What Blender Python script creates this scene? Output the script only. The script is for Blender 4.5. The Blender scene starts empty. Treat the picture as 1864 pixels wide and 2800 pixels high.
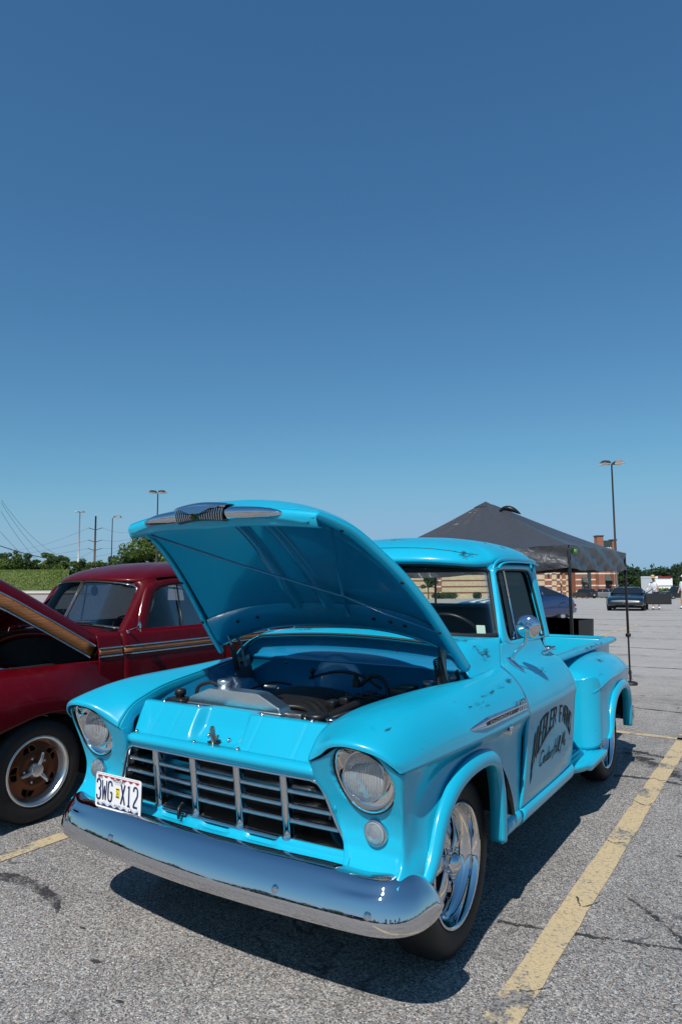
import bpy, bmesh, math, random
import numpy as np
from mathutils import Vector, Matrix
rnd = random.Random(7)
R = math.radians
sc = bpy.context.scene
COL = sc.collection

# ---------------------------------------------------------------- camera, sky, sun
cam_d = bpy.data.cameras.new('camera'); cam = bpy.data.objects.new('camera', cam_d); COL.objects.link(cam)
cam_d.sensor_fit = 'HORIZONTAL'; cam_d.sensor_width = 24.0; cam_d.lens = 24.0*1848.56/1864.0
cam_d.clip_start = 0.05; cam_d.clip_end = 3000
_yaw, _pit, _rol = -0.582, 0.0985, -0.0052
_f = Vector((math.sin(_yaw)*math.cos(_pit), math.cos(_yaw)*math.cos(_pit), math.sin(_pit)))
_r = Vector((math.cos(_yaw), -math.sin(_yaw), 0)); _u = _r.cross(_f)
_r2 = _r*math.cos(_rol)+_u*math.sin(_rol); _u2 = -_r*math.sin(_rol)+_u*math.cos(_rol)
CAMP = Vector((2.0555, -2.768, 1.5691))
cam.matrix_world = Matrix(((_r2.x,_u2.x,-_f.x,CAMP.x),(_r2.y,_u2.y,-_f.y,CAMP.y),(_r2.z,_u2.z,-_f.z,CAMP.z),(0,0,0,1)))
sc.camera = cam
SUN = Vector((0.155, -0.85, 1.0)).normalized()          # direction towards the sun
SUN_EL = math.asin(SUN.z); SUN_AZ = math.atan2(SUN.x, SUN.y)
w = bpy.data.worlds.new('World'); sc.world = w; w.use_nodes = True
nt = w.node_tree; bg = nt.nodes['Background']
sky = nt.nodes.new('ShaderNodeTexSky'); sky.sky_type = 'NISHITA'; sky.sun_disc = False
sky.sun_elevation = SUN_EL; sky.sun_rotation = SUN_AZ
sky.altitude = 200; sky.air_density = 1.0; sky.dust_density = 0.1; sky.ozone_density = 6.0
_sep = nt.nodes.new('ShaderNodeSeparateColor'); _cmb = nt.nodes.new('ShaderNodeCombineColor'); nt.links.new(sky.outputs[0], _sep.inputs[0])
for _i, (_k, _g, _c) in enumerate(((1.05, 0.97, 0.27), (1.25, 0.845, 0.46), (1.15, 0.705, 0.66))):     # one film response for the whole sky
    _p = nt.nodes.new('ShaderNodeMath'); _p.operation = 'POWER'; _m = nt.nodes.new('ShaderNodeMath'); _m.operation = 'MULTIPLY'; _n = nt.nodes.new('ShaderNodeMath'); _n.operation = 'MULTIPLY'
    _n.inputs[1].default_value = 0.06; nt.links.new(_sep.outputs[_i], _n.inputs[0]); nt.links.new(_n.outputs[0], _p.inputs[0]); _p.inputs[1].default_value = _g
    nt.links.new(_p.outputs[0], _m.inputs[0]); _m.inputs[1].default_value = _k/0.1; _q = nt.nodes.new('ShaderNodeMath'); _q.operation = 'SMOOTH_MIN'; nt.links.new(_m.outputs[0], _q.inputs[0]); _q.inputs[1].default_value = _c/0.1; _q.inputs[2].default_value = 1.2; nt.links.new(_q.outputs[0], _cmb.inputs[_i])
nt.links.new(_cmb.outputs[0], bg.inputs[0]); bg.inputs[1].default_value = 0.1
sl = bpy.data.lights.new('sun', 'SUN'); sl.energy = 5.0; sl.angle = R(0.53); sl.color = (1.0, 0.955, 0.89)
so = bpy.data.objects.new('sun', sl); COL.objects.link(so)
so.rotation_euler = SUN.to_track_quat('Z', 'Y').to_euler(); so.location = (3, -6, 9)
sc.view_settings.view_transform = 'Standard'; sc.view_settings.look = 'None'
sc.view_settings.exposure = 0.0; sc.view_settings.gamma = 1.0
try: sc.view_settings.use_curve_mapping = False
except Exception: pass
sc.render.engine = 'CYCLES'
sc.cycles.max_bounces = 10; sc.cycles.transparent_max_bounces = 16; sc.cycles.glossy_bounces = 6
sc.cycles.sample_clamp_indirect = 6.0; sc.cycles.blur_glossy = 0.3
try:
    sc.cycles.use_denoising = True
except Exception: pass

# ---------------------------------------------------------------- materials
MATS = {}
def node_mat(name):
    m = bpy.data.materials.new(name); m.use_nodes = True
    n = m.node_tree; b = n.nodes['Principled BSDF']; MATS[name] = m
    return m, n, b
def pm(name, col, rough=0.5, metal=0.0, coat=0.0, spec=0.5, bump=0.0, bscale=200.0, var=0.0, vscale=20.0, coat_rough=0.03, alpha=None, sheen=0):
    m, n, b = node_mat(name)
    b.inputs['Base Color'].default_value = (*col, 1); b.inputs['Roughness'].default_value = rough
    b.inputs['Metallic'].default_value = metal; b.inputs['Coat Weight'].default_value = coat
    b.inputs['Coat Roughness'].default_value = coat_rough
    b.inputs['Specular IOR Level'].default_value = spec
    tc = n.nodes.new('ShaderNodeTexCoord')
    if var > 0:
        ns = n.nodes.new('ShaderNodeTexNoise'); ns.inputs['Scale'].default_value = vscale; ns.inputs['Detail'].default_value = 6
        n.links.new(tc.outputs['Object'], ns.inputs['Vector'])
        mx = n.nodes.new('ShaderNodeMix'); mx.data_type = 'RGBA'
        mx.inputs[6].default_value = (*[c*(1-var) for c in col], 1); mx.inputs[7].default_value = (*[min(1, c*(1+var)) for c in col], 1)
        n.links.new(ns.outputs[0], mx.inputs[0]); n.links.new(mx.outputs[2], b.inputs['Base Color'])
    if bump > 0:
        ns = n.nodes.new('ShaderNodeTexNoise'); ns.inputs['Scale'].default_value = bscale; ns.inputs['Detail'].default_value = 4
        n.links.new(tc.outputs['Object'], ns.inputs['Vector'])
        bp = n.nodes.new('ShaderNodeBump'); bp.inputs['Strength'].default_value = bump; bp.inputs['Distance'].default_value = 0.01
        n.links.new(ns.outputs[0], bp.inputs['Height']); n.links.new(bp.outputs[0], b.inputs['Normal'])
    return m
def math_node(n, op, a, b=None, clamp=False):
    q = n.nodes.new('ShaderNodeMath'); q.operation = op; q.use_clamp = clamp
    for i, v in enumerate((a, b)):
        if v is None: continue
        if isinstance(v, (int, float)): q.inputs[i].default_value = v
        else: n.links.new(v, q.inputs[i])
    return q.outputs[0]
def ramp(n, src, a, b):
    q = n.nodes.new('ShaderNodeMapRange'); q.interpolation_type = 'SMOOTHSTEP'
    q.inputs[1].default_value = a; q.inputs[2].default_value = b; q.inputs[3].default_value = 0; q.inputs[4].default_value = 1
    n.links.new(src, q.inputs[0]); return q.outputs[0]
def noise(n, vec, scale, detail=4, rough=0.55, out=0):
    q = n.nodes.new('ShaderNodeTexNoise'); q.inputs['Scale'].default_value = scale; q.inputs['Detail'].default_value = detail
    q.inputs['Roughness'].default_value = rough
    n.links.new(vec, q.inputs['Vector']); return q.outputs[out]
def mixc(n, fac, a, b):
    q = n.nodes.new('ShaderNodeMix'); q.data_type = 'RGBA'
    if isinstance(fac, (int, float)): q.inputs[0].default_value = fac
    else: n.links.new(fac, q.inputs[0])
    for i, v in ((6, a), (7, b)):
        if isinstance(v, tuple): q.inputs[i].default_value = (*v[:3], 1)
        else: n.links.new(v, q.inputs[i])
    return q.outputs[2]
def glass_mat(name, tint=(0.9, 0.95, 0.93), refl=1.0, ior=1.45, rough=0.0):
    m = bpy.data.materials.new(name); m.use_nodes = True; n = m.node_tree
    for x in list(n.nodes): n.nodes.remove(x)
    o = n.nodes.new('ShaderNodeOutputMaterial'); t = n.nodes.new('ShaderNodeBsdfTransparent'); g = n.nodes.new('ShaderNodeBsdfGlossy')
    t.inputs[0].default_value = (*tint, 1); g.inputs['Roughness'].default_value = rough
    f = n.nodes.new('ShaderNodeFresnel'); f.inputs[0].default_value = ior
    k = math_node(n, 'MULTIPLY', f.outputs[0], refl, True)
    mx = n.nodes.new('ShaderNodeMixShader'); n.links.new(k, mx.inputs[0])
    n.links.new(t.outputs[0], mx.inputs[1]); n.links.new(g.outputs[0], mx.inputs[2]); n.links.new(mx.outputs[0], o.inputs[0])
    MATS[name] = m; return m

# ---------------------------------------------------------------- mesh helpers
def cr_eval(P, t):
    """Catmull-Rom through the rows of P (k,...) at parameters t in 0..k-1"""
    P = np.asarray(P, float); k = len(P); t = np.clip(np.asarray(t, float), 0, k-1)
    i = np.minimum(t.astype(int), k-2); f = t-i
    sh = (len(f),)+(1,)*(P.ndim-1); f = f.reshape(sh)
    p1 = P[i]; p2 = P[i+1]
    p0 = np.where((i > 0).reshape(sh), P[np.maximum(i-1, 0)], 2*p1-p2)
    p3 = np.where((i < k-2).reshape(sh), P[np.minimum(i+2, k-1)], 2*p2-p1)
    return 0.5*((2*p1)+(p2-p0)*f+(2*p0-5*p1+4*p2-p3)*f*f+(3*p1-p0-3*p2+p3)*f**3)
def cr(P, n):
    """smooth curve through P resampled to n points, even arc length"""
    P = np.asarray(P, float); k = len(P)
    Q = cr_eval(P, np.linspace(0, k-1, max(200, 12*k)))
    d = np.r_[0, np.cumsum(np.linalg.norm(np.diff(Q, axis=0), axis=1))]
    s = np.linspace(0, d[-1], n)
    return np.stack([np.interp(s, d, Q[:, j]) for j in range(Q.shape[1])], -1)
def loft(secs, nu, nv):
    """sections (k lists of m points) -> smooth (nu,nv,3) grid"""
    S = np.asarray(secs, float); k, m = S.shape[:2]
    A = cr_eval(S, np.linspace(0, k-1, nu))
    B = cr_eval(np.swapaxes(A, 0, 1), np.linspace(0, m-1, nv))
    return np.swapaxes(B, 0, 1)
class MB:
    def __init__(s): s.v = []; s.f = []
    def add(s, v, f):
        o = len(s.v); s.v.extend([tuple(map(float, p)) for p in v]); s.f.extend([tuple(o+i for i in q) for q in f]); return s
    def grid(s, G, cu=False, cv=False, keep=None):
        G = np.asarray(G, float); nu, nv = G.shape[:2]; F = []
        for i in range(nu if cu else nu-1):
            for j in range(nv if cv else nv-1):
                a = (i % nu)*nv+j; b = ((i+1) % nu)*nv+j; c = ((i+1) % nu)*nv+(j+1) % nv; d = i*nv+(j+1) % nv
                if keep is None or keep(i, j): F.append((a, b, c, d))
        return s.add(G.reshape(-1, 3), F)
    def box(s, c, d, rot=None, bev=0.0):
        c = np.array(c, float); h = np.array(d, float)/2
        if bev > 0:
            b = min(bev, min(h)*0.9); V = []
            bm = bmesh.new(); bmesh.ops.create_cube(bm, size=1.0)
            for v in bm.verts: v.co = Vector((v.co.x*2*h[0], v.co.y*2*h[1], v.co.z*2*h[2]))
            bmesh.ops.bevel(bm, geom=list(bm.edges), offset=b, segments=2, profile=0.5, affect='EDGES')
            bm.verts.ensure_lookup_table(); bm.verts.index_update()
            V = np.array([v.co[:] for v in bm.verts]); F = [tuple(v.index for v in f.verts) for f in bm.faces]; bm.free()
        else:
            V = np.array([(x, y, z) for x in (-1, 1) for y in (-1, 1) for z in (-1, 1)])*h
            F = [(0, 1, 3, 2), (4, 6, 7, 5), (0, 4, 5, 1), (2, 3, 7, 6), (0, 2, 6, 4), (1, 5, 7, 3)]
        if rot is not None: V = V @ np.array(rot).T
        return s.add(V+c, F)
    def tube(s, P, r, n=8, cap=True, closed=False, flat=None):
        P = np.asarray(P, float); k = len(P); r = np.full(k, r) if np.isscalar(r) else np.asarray(r, float)
        T = np.gradient(P, axis=0) if not closed else (np.roll(P, -1, 0)-np.roll(P, 1, 0))
        T /= np.linalg.norm(T, axis=1)[:, None]+1e-12
        up = np.array([0, 0, 1.0]) if abs(T[0][2]) < 0.9 else np.array([1.0, 0, 0])
        G = []; a = None
        for i in range(k):
            a = (up-T[i]*(up@T[i])) if a is None else (a-T[i]*(a@T[i]))
            a = a/(np.linalg.norm(a)+1e-12); b = np.cross(T[i], a)
            th = np.linspace(0, 2*np.pi, n, endpoint=False)
            fa, fb = (1, 1) if flat is None else flat
            G.append(P[i]+r[i]*(np.cos(th)[:, None]*a*fa+np.sin(th)[:, None]*b*fb))
        o = len(s.v); s.grid(G, cu=closed, cv=True)
        if cap and not closed:
            s.f.append(tuple(o+j for j in range(n-1, -1, -1))); s.f.append(tuple(o+(k-1)*n+j for j in range(n)))
        return s
    def lathe(s, prof, c=(0, 0, 0), axis='x', n=32, a0=0, a1=2*math.pi):
        """prof: (h along axis, radius)"""
        full = abs(a1-a0-2*math.pi) < 1e-6
        th = np.linspace(a0, a1, n, endpoint=not full); G = []
        for h, r in prof:
            ca, sa = r*np.cos(th), r*np.sin(th); hh = np.full(n, h)
            G.append(np.stack({'x': (hh, ca, sa), 'y': (sa, hh, ca), 'z': (ca, sa, hh)}[axis], -1))
        return s.grid(np.array(G)+np.array(c), cv=full)
    def build(s, name, mat, parent=None, smooth=True, thick=0.0, off=-1.0, bevel=0.0, sub=0, mirror=False, angle=None, weld=False):
        me = bpy.data.meshes.new(name)
        v = s.v
        me.from_pydata(v, [], s.f); me.update()
        if weld or mirror:
            bm = bmesh.new(); bm.from_mesh(me)
            if weld: bmesh.ops.remove_doubles(bm, verts=bm.verts, dist=1e-4)
            if mirror:
                for q in bm.verts: q.co.x = -q.co.x
                bmesh.ops.reverse_faces(bm, faces=bm.faces)
            bm.to_mesh(me); bm.free()
        if mat is not None: me.materials.append(MATS[mat] if isinstance(mat, str) else mat)
        if smooth:
            me.polygons.foreach_set('use_smooth', [True]*len(me.polygons))
            if angle is not None:
                try: me.set_sharp_from_angle(angle=R(angle))
                except Exception: pass
        o = bpy.data.objects.new(name, me); COL.objects.link(o)
        if sub:
            md = o.modifiers.new('sub', 'SUBSURF'); md.levels = sub; md.render_levels = sub
        if thick:
            md = o.modifiers.new('sol', 'SOLIDIFY'); md.thickness = thick; md.offset = off
        if bevel:
            md = o.modifiers.new('bev', 'BEVEL'); md.width = bevel; md.segments = 2; md.limit_method = 'ANGLE'; md.angle_limit = R(40)
        if parent is not None: setp(o, parent)
        return o
def setp(o, p):
    o.parent = p
    o.matrix_parent_inverse = wm(p).inverted()
def wm(o):
    m = o.matrix_basis.copy()
    if o.parent is not None: m = wm(o.parent) @ o.matrix_parent_inverse @ m
    return m
def tag(o, label=None, cat=None, group=None, kind=None):
    if label: o['label'] = label
    if cat: o['category'] = cat
    if group: o['group'] = group
    if kind: o['kind'] = kind
    return o
def thing(name, loc, label, cat, group=None):
    o = bpy.data.objects.new(name, None); COL.objects.link(o); o.location = loc; o.empty_display_size = 0.2
    return tag(o, label, cat, group)
def copy_tree(o, parent=None):
    c = o.copy(); COL.objects.link(c)
    if parent is not None: c.parent = parent; c.matrix_parent_inverse = o.matrix_parent_inverse.copy()
    for ch in [q for q in bpy.data.objects if q.parent == o]: copy_tree(ch, c)
    return c
def text_geo(txt, size=1.0, shear=0.0, xs=1.0, depth=0.0, spacing=1.0):
    """built-in font -> (verts Nx3, faces), left-bottom at the origin, centred on x"""
    cu = bpy.data.curves.new('t', 'FONT'); cu.body = txt; cu.size = size; cu.shear = shear; cu.extrude = depth
    cu.align_x = 'CENTER'; cu.space_character = spacing; cu.resolution_u = 3
    o = bpy.data.objects.new('t', cu); COL.objects.link(o)
    dg = bpy.context.evaluated_depsgraph_get(); me = bpy.data.meshes.new_from_object(o.evaluated_get(dg))
    V = np.array([v.co[:] for v in me.vertices]).reshape(-1, 3); F = [tuple(p.vertices) for p in me.polygons]
    V[:, 0] *= xs
    bpy.data.objects.remove(o); bpy.data.curves.remove(cu); bpy.data.meshes.remove(me)
    return V, F
def rotm(ax, a):
    return np.array(Matrix.Rotation(a, 3, ax))
def stroke(mb, P, wd, place, n=None):
    """flat ribbon of width wd along 2-D points P, place(u,v)->3-D"""
    P = np.asarray(P, float)
    if n: P = cr(P, n)
    T = np.gradient(P, axis=0); T /= np.linalg.norm(T, axis=1)[:, None]+1e-9
    N = np.stack([-T[:, 1], T[:, 0]], -1); wd = np.full(len(P), wd) if np.isscalar(wd) else np.asarray(wd)
    A = P+N*wd[:, None]/2; B = P-N*wd[:, None]/2
    G = np.array([[place(*a), place(*b)] for a, b in zip(A, B)])
    return mb.grid(G)
# ---------------------------------------------------------------- material library
def paint(name, base, spots=(), dark=(0.012, 0.016, 0.022), rough=0.28, coat=0.8, flake=0.0, spec=.5):
    m, n, b = node_mat(name); b.inputs['Specular IOR Level'].default_value = spec
    tc = n.nodes.new('ShaderNodeNewGeometry'); pos = tc.outputs['Position']
    col = base
    nz = noise(n, pos, 1.3, 5)
    col = mixc(n, ramp(n, nz, 0.3, 0.7), tuple(c*0.93 for c in base), tuple(min(1, c*1.05) for c in base))
    fine_ = noise(n, pos, 14.0, 6, .65); col = mixc(n, math_node(n, 'MULTIPLY', ramp(n, fine_, .50, .72), .16), col, tuple(min(1, c*.75+.03) for c in base))
    b.inputs['Roughness'].default_value = rough
    b.inputs['Coat Weight'].default_value = coat
    cq = n.nodes.new('ShaderNodeMapRange'); cq.inputs[1].default_value = .3; cq.inputs[2].default_value = .75; cq.inputs[3].default_value = .02; cq.inputs[4].default_value = .13; n.links.new(noise(n, pos, 6.0, 6, .65), cq.inputs[0]); n.links.new(cq.outputs[0], b.inputs['Coat Roughness'])
    if spots:
        msk = None
        for (c, r) in spots:
            s = n.nodes.new('ShaderNodeVectorMath'); s.operation = 'SUBTRACT'; n.links.new(pos, s.inputs[0]); s.inputs[1].default_value = c
            d = n.nodes.new('ShaderNodeVectorMath'); d.operation = 'MULTIPLY'; n.links.new(s.outputs[0], d.inputs[0]); d.inputs[1].default_value = tuple(1/q for q in r)
            l = n.nodes.new('ShaderNodeVectorMath'); l.operation = 'LENGTH'; n.links.new(d.outputs[0], l.inputs[0])
            k = math_node(n, 'SUBTRACT', 1.0, l.outputs['Value'], True)
            msk = k if msk is None else math_node(n, 'MAXIMUM', msk, k)
        stv = n.nodes.new('ShaderNodeMapping'); stv.inputs['Scale'].default_value = (1.2, .38, 1.3); n.links.new(pos, stv.inputs[0]); n1 = noise(n, stv.outputs[0], 42.0, 8, 0.72); n2 = noise(n, pos, 260.0, 3, 0.6)
        q = math_node(n, 'ADD', math_node(n, 'MULTIPLY', n1, 1.0), math_node(n, 'MULTIPLY', n2, 0.45))
        q = math_node(n, 'ADD', q, math_node(n, 'MULTIPLY', msk, 0.30))
        f = math_node(n, 'MULTIPLY', ramp(n, q, 0.88, 1.02), ramp(n, msk, 0.0, 0.30), True)
        col = mixc(n, f, col, dark)
        rr = n.nodes.new('ShaderNodeMapRange'); rr.inputs[3].default_value = rough; rr.inputs[4].default_value = 0.55
        n.links.new(f, rr.inputs[0]); n.links.new(rr.outputs[0], b.inputs['Roughness'])
    n.links.new(col, b.inputs['Base Color'])
    if flake:
        b.inputs['Metallic'].default_value = flake
    bp = n.nodes.new('ShaderNodeBump'); bp.inputs['Strength'].default_value = 0.035; bp.inputs['Distance'].default_value = 0.004
    n.links.new(noise(n, pos, 5.0, 3), bp.inputs['Height']); n.links.new(bp.outputs[0], b.inputs['Normal'])
    return m
SP = [((0.90,-0.50,0.945),(0.035,0.055,0.04)), ((0.912,-0.44,0.90),(0.03,0.05,0.03)),
      ((0.78,-0.64,1.02),(0.03,0.05,0.03)), ((0.83,-0.60,1.02),(0.025,0.04,0.03)), ((0.84,-0.10,1.02),(0.05,0.06,0.05)),
      ((0.885,0.05,1.02),(0.025,0.16,0.025)), ((0.875,0.24,1.035),(0.03,0.24,0.025)), ((0.87,0.40,1.045),(0.03,0.16,0.025)), ((0.865,0.55,1.055),(0.03,0.10,0.025)), ((0.90,0.16,1.0),(0.02,0.20,0.018)),
      ((0.72,0.60,1.175),(0.05,0.12,0.05)), ((0.69,0.56,1.21),(0.03,0.10,0.03)), ((0.74,0.55,1.15),(0.04,0.06,0.05)),
      ((0.86,1.10,1.045),(0.04,0.14,0.04)), ((0.66,1.05,1.60),(0.04,0.03,0.08)),
      ((0.50,1.22,1.765),(0.07,0.06,0.05)), ((0.55,1.35,1.75),(0.06,0.14,0.05)), ((0.61,1.42,1.70),(0.05,0.10,0.05)),
      ((0.02,0.95,1.80),(0.16,0.10,0.05)), ((0.50,0.86,1.70),(0.10,0.10,0.05)),
      ((0.15,-0.45,1.93),(0.13,0.07,0.05)), ((0.35,-0.38,1.90),(0.10,0.05,0.04)),
      ((0.83,2.62,0.95),(0.06,0.16,0.06)), ((0.86,2.85,0.90),(0.06,0.10,0.05)), ((0.90,2.32,0.90),(0.03,0.10,0.04)),
      ((0.86,2.18,0.69),(0.035,0.10,0.10)), ((0.89,2.20,0.54),(0.03,0.10,0.06)), ((0.72,2.9,1.02),(0.03,0.9,0.03)),
      ((-0.80,-0.66,1.0),(0.06,0.04,0.03)), ((-0.87,-0.63,1.0),(0.05,0.05,0.02)),
      ((0.61,0.52,1.245),(0.12,0.06,0.03)), ((0.25,0.47,1.28),(0.22,0.03,0.03)), ((-0.33,0.46,1.28),(0.22,0.03,0.03)),
      ((0.73,1.55,1.205),(0.03,0.12,0.02)), ((0.66,0.06,1.37),(0.03,0.06,0.04))]
paint('truck_paint', (0.006, 0.375, 0.565), SP, rough=0.30, coat=0.42, spec=.35)
paint('bay_paint', (0.003, 0.175, 0.35), (), rough=0.28, coat=0.9)  # body turquoise turned darker and bluer, under-hood shade put into the colour
paint('red_paint', (0.075, 0.0005, 0.0035), (), rough=0.36, coat=0.22, spec=.12)
pm('chrome', (0.66, 0.66, 0.68), 0.02, 1.0)
pm('bezel_chrome', (0.86, 0.85, 0.84), 0.05, 1.0)
pm('chrome_worn', (0.62, 0.61, 0.60), 0.16, 1.0, var=0.12, vscale=40)
pm('aluminium', (0.80, 0.79, 0.77), 0.30, 1.0, bump=0.05, bscale=400, var=0.08, vscale=60)
pm('aluminium_dark', (0.28, 0.285, 0.29), 0.42, 1.0, var=0.2, vscale=80)
pm('steel', (0.22, 0.23, 0.23), 0.42, 0.9, var=0.2, vscale=60)
pm('rubber', (0.008, 0.008, 0.009), 0.62, bump=0.1, bscale=150, var=0.25, vscale=30)
pm('black_plastic', (0.010, 0.010, 0.011), 0.40, var=0.2, vscale=30)
pm('black_matte', (0.006, 0.006, 0.007), 0.9)
pm('interior', (0.018, 0.019, 0.021), 0.6, var=0.2, vscale=12)
pm('headliner', (0.010, 0.010, 0.011), 0.9)
pm('engine_black', (0.007, 0.007, 0.008), 0.5, spec=.35, bump=0.2, bscale=120, var=0.3)
pm('plate_white', (0.72, 0.73, 0.74), 0.35, coat=0.3, var=0.04, vscale=60)
pm('plate_navy', (0.012, 0.022, 0.09), 0.4)
pm('plate_red', (0.30, 0.012, 0.025), 0.4)
pm('plate_grey', (0.50, 0.53, 0.58), 0.4)
pm('sticker_yellow', (0.80, 0.66, 0.03), 0.4)
pm('sticker_paper', (0.62, 0.70, 0.66), 0.5)
pm('letter_black', (0.010, 0.009, 0.010), 0.6, spec=.2, var=0.5, vscale=120)
pm('letter_shadow', (0.13, 0.105, 0.11), 0.5, spec=.3, var=0.4, vscale=90)
glass_mat('windshield_glass', (0.82, 0.90, 0.84), .6)
glass_mat('tint_glass', (0.015, 0.016, 0.018), .10)
glass_mat('car_glass', (0.30, 0.33, 0.36), .25)
glass_mat('lens_clear', (0.96, 0.97, 0.98))
# ribbed headlamp glass
def lens_mat(name, scale, kind):
    m, n, b = node_mat(name)
    b.inputs['Base Color'].default_value = (0.93, 0.95, 0.97, 1); b.inputs['Roughness'].default_value = 0.06
    b.inputs['Transmission Weight'].default_value = 0.9; b.inputs['IOR'].default_value = 1.35
    tc = n.nodes.new('ShaderNodeTexCoord'); wv = n.nodes.new('ShaderNodeTexWave')
    wv.wave_type = kind; wv.inputs['Scale'].default_value = scale; wv.inputs['Distortion'].default_value = 0.4
    if kind == 'RINGS': wv.rings_direction = 'Y'
    n.links.new(tc.outputs['Object'], wv.inputs['Vector'])
    bp = n.nodes.new('ShaderNodeBump'); bp.inputs['Strength'].default_value = 0.55; bp.inputs['Distance'].default_value = 0.004
    n.links.new(wv.outputs[0], bp.inputs['Height']); n.links.new(bp.outputs[0], b.inputs['Normal'])
    return m
def lamp_glass(name, scale, kind, dif):
    m = bpy.data.materials.new(name); m.use_nodes = True; n = m.node_tree
    for x in list(n.nodes): n.nodes.remove(x)
    o = n.nodes.new('ShaderNodeOutputMaterial'); t = n.nodes.new('ShaderNodeBsdfTransparent'); t.inputs[0].default_value = (.97, .98, 1, 1)
    g = n.nodes.new('ShaderNodeBsdfGlossy'); g.inputs['Roughness'].default_value = .08
    tc = n.nodes.new('ShaderNodeTexCoord'); wv = n.nodes.new('ShaderNodeTexWave'); wv.wave_type = kind; wv.inputs['Scale'].default_value = scale; wv.inputs['Distortion'].default_value = .3
    if kind == 'RINGS': wv.rings_direction = 'Y'
    mp = n.nodes.new('ShaderNodeMapping'); n.links.new(tc.outputs['Object'], mp.inputs[0]); n.links.new(mp.outputs[0], wv.inputs['Vector'])
    if kind == 'RINGS': mp.inputs['Location'].default_value = (-.7726, 0, -.665)
    bp = n.nodes.new('ShaderNodeBump'); bp.inputs['Strength'].default_value = .9; bp.inputs['Distance'].default_value = .006; n.links.new(wv.outputs[0], bp.inputs['Height']); n.links.new(bp.outputs[0], g.inputs['Normal'])
    f = n.nodes.new('ShaderNodeFresnel'); f.inputs[0].default_value = 1.55; n.links.new(bp.outputs[0], f.inputs['Normal'])
    k = math_node(n, 'ADD', math_node(n, 'MULTIPLY', f.outputs[0], 1.5), .10, True)
    df = n.nodes.new('ShaderNodeBsdfDiffuse'); df.inputs[0].default_value = (.85, .88, .9, 1); n.links.new(bp.outputs[0], df.inputs['Normal']); m0 = n.nodes.new('ShaderNodeMixShader'); m0.inputs[0].default_value = dif; n.links.new(t.outputs[0], m0.inputs[1]); n.links.new(df.outputs[0], m0.inputs[2])
    mx = n.nodes.new('ShaderNodeMixShader'); n.links.new(k, mx.inputs[0]); n.links.new(m0.outputs[0], mx.inputs[1]); n.links.new(g.outputs[0], mx.inputs[2]); n.links.new(mx.outputs[0], o.inputs[0])
    MATS[name] = m
lamp_glass('headlamp_glass', 34, 'BANDS', .42); lamp_glass('parking_glass', 60, 'RINGS', .38)
def ribbed_chrome(name, scale):
    m, n, b = node_mat(name); b.inputs['Base Color'].default_value = (.92, .93, .95, 1); b.inputs['Metallic'].default_value = 1; b.inputs['Roughness'].default_value = .12
    tc = n.nodes.new('ShaderNodeTexCoord'); wv = n.nodes.new('ShaderNodeTexWave'); wv.inputs['Scale'].default_value = scale; wv.inputs['Distortion'].default_value = 1.5; wv.inputs['Detail'].default_value = 2; n.links.new(tc.outputs['Object'], wv.inputs['Vector'])
    ns = noise(n, tc.outputs['Object'], 90, 3); h = math_node(n, 'ADD', wv.outputs[0], math_node(n, 'MULTIPLY', ns, 1.2))
    bp = n.nodes.new('ShaderNodeBump'); bp.inputs['Strength'].default_value = .8; bp.inputs['Distance'].default_value = .006; n.links.new(h, bp.inputs['Height']); n.links.new(bp.outputs[0], b.inputs['Normal'])
ribbed_chrome('lamp_reflector', 34)
# pine veneer strip
def wood(name):
    m, n, b = node_mat(name); tc = n.nodes.new('ShaderNodeTexCoord')
    mp = n.nodes.new('ShaderNodeMapping'); mp.inputs['Scale'].default_value = (3, 2.2, 38); n.links.new(tc.outputs['Object'], mp.inputs[0])
    g = noise(n, mp.outputs[0], 3.0, 6, 0.6)
    vo = n.nodes.new('ShaderNodeTexVoronoi'); vo.inputs['Scale'].default_value = 5.0; n.links.new(tc.outputs['Object'], vo.inputs['Vector'])
    c = mixc(n, ramp(n, g, 0.3, 0.75), (0.19, 0.062, 0.010), (0.36, 0.14, 0.03))
    c = mixc(n, math_node(n, 'SUBTRACT', 1.0, ramp(n, vo.outputs['Distance'], 0.03, 0.075)), c, (0.05, 0.018, 0.006))
    n.links.new(c, b.inputs['Base Color']); b.inputs['Roughness'].default_value = 0.3; b.inputs['Coat Weight'].default_value = 0.8
    return m
wood('pine_trim')
pm('bronze_wheel', (0.14, 0.048, 0.020), 0.35, 0.6, var=0.15)
pm('red_lamp', (0.25, 0.01, 0.01), 0.2, coat=0.5)
pm('white_wall', (0.6, 0.6, 0.58), 0.7)
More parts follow.
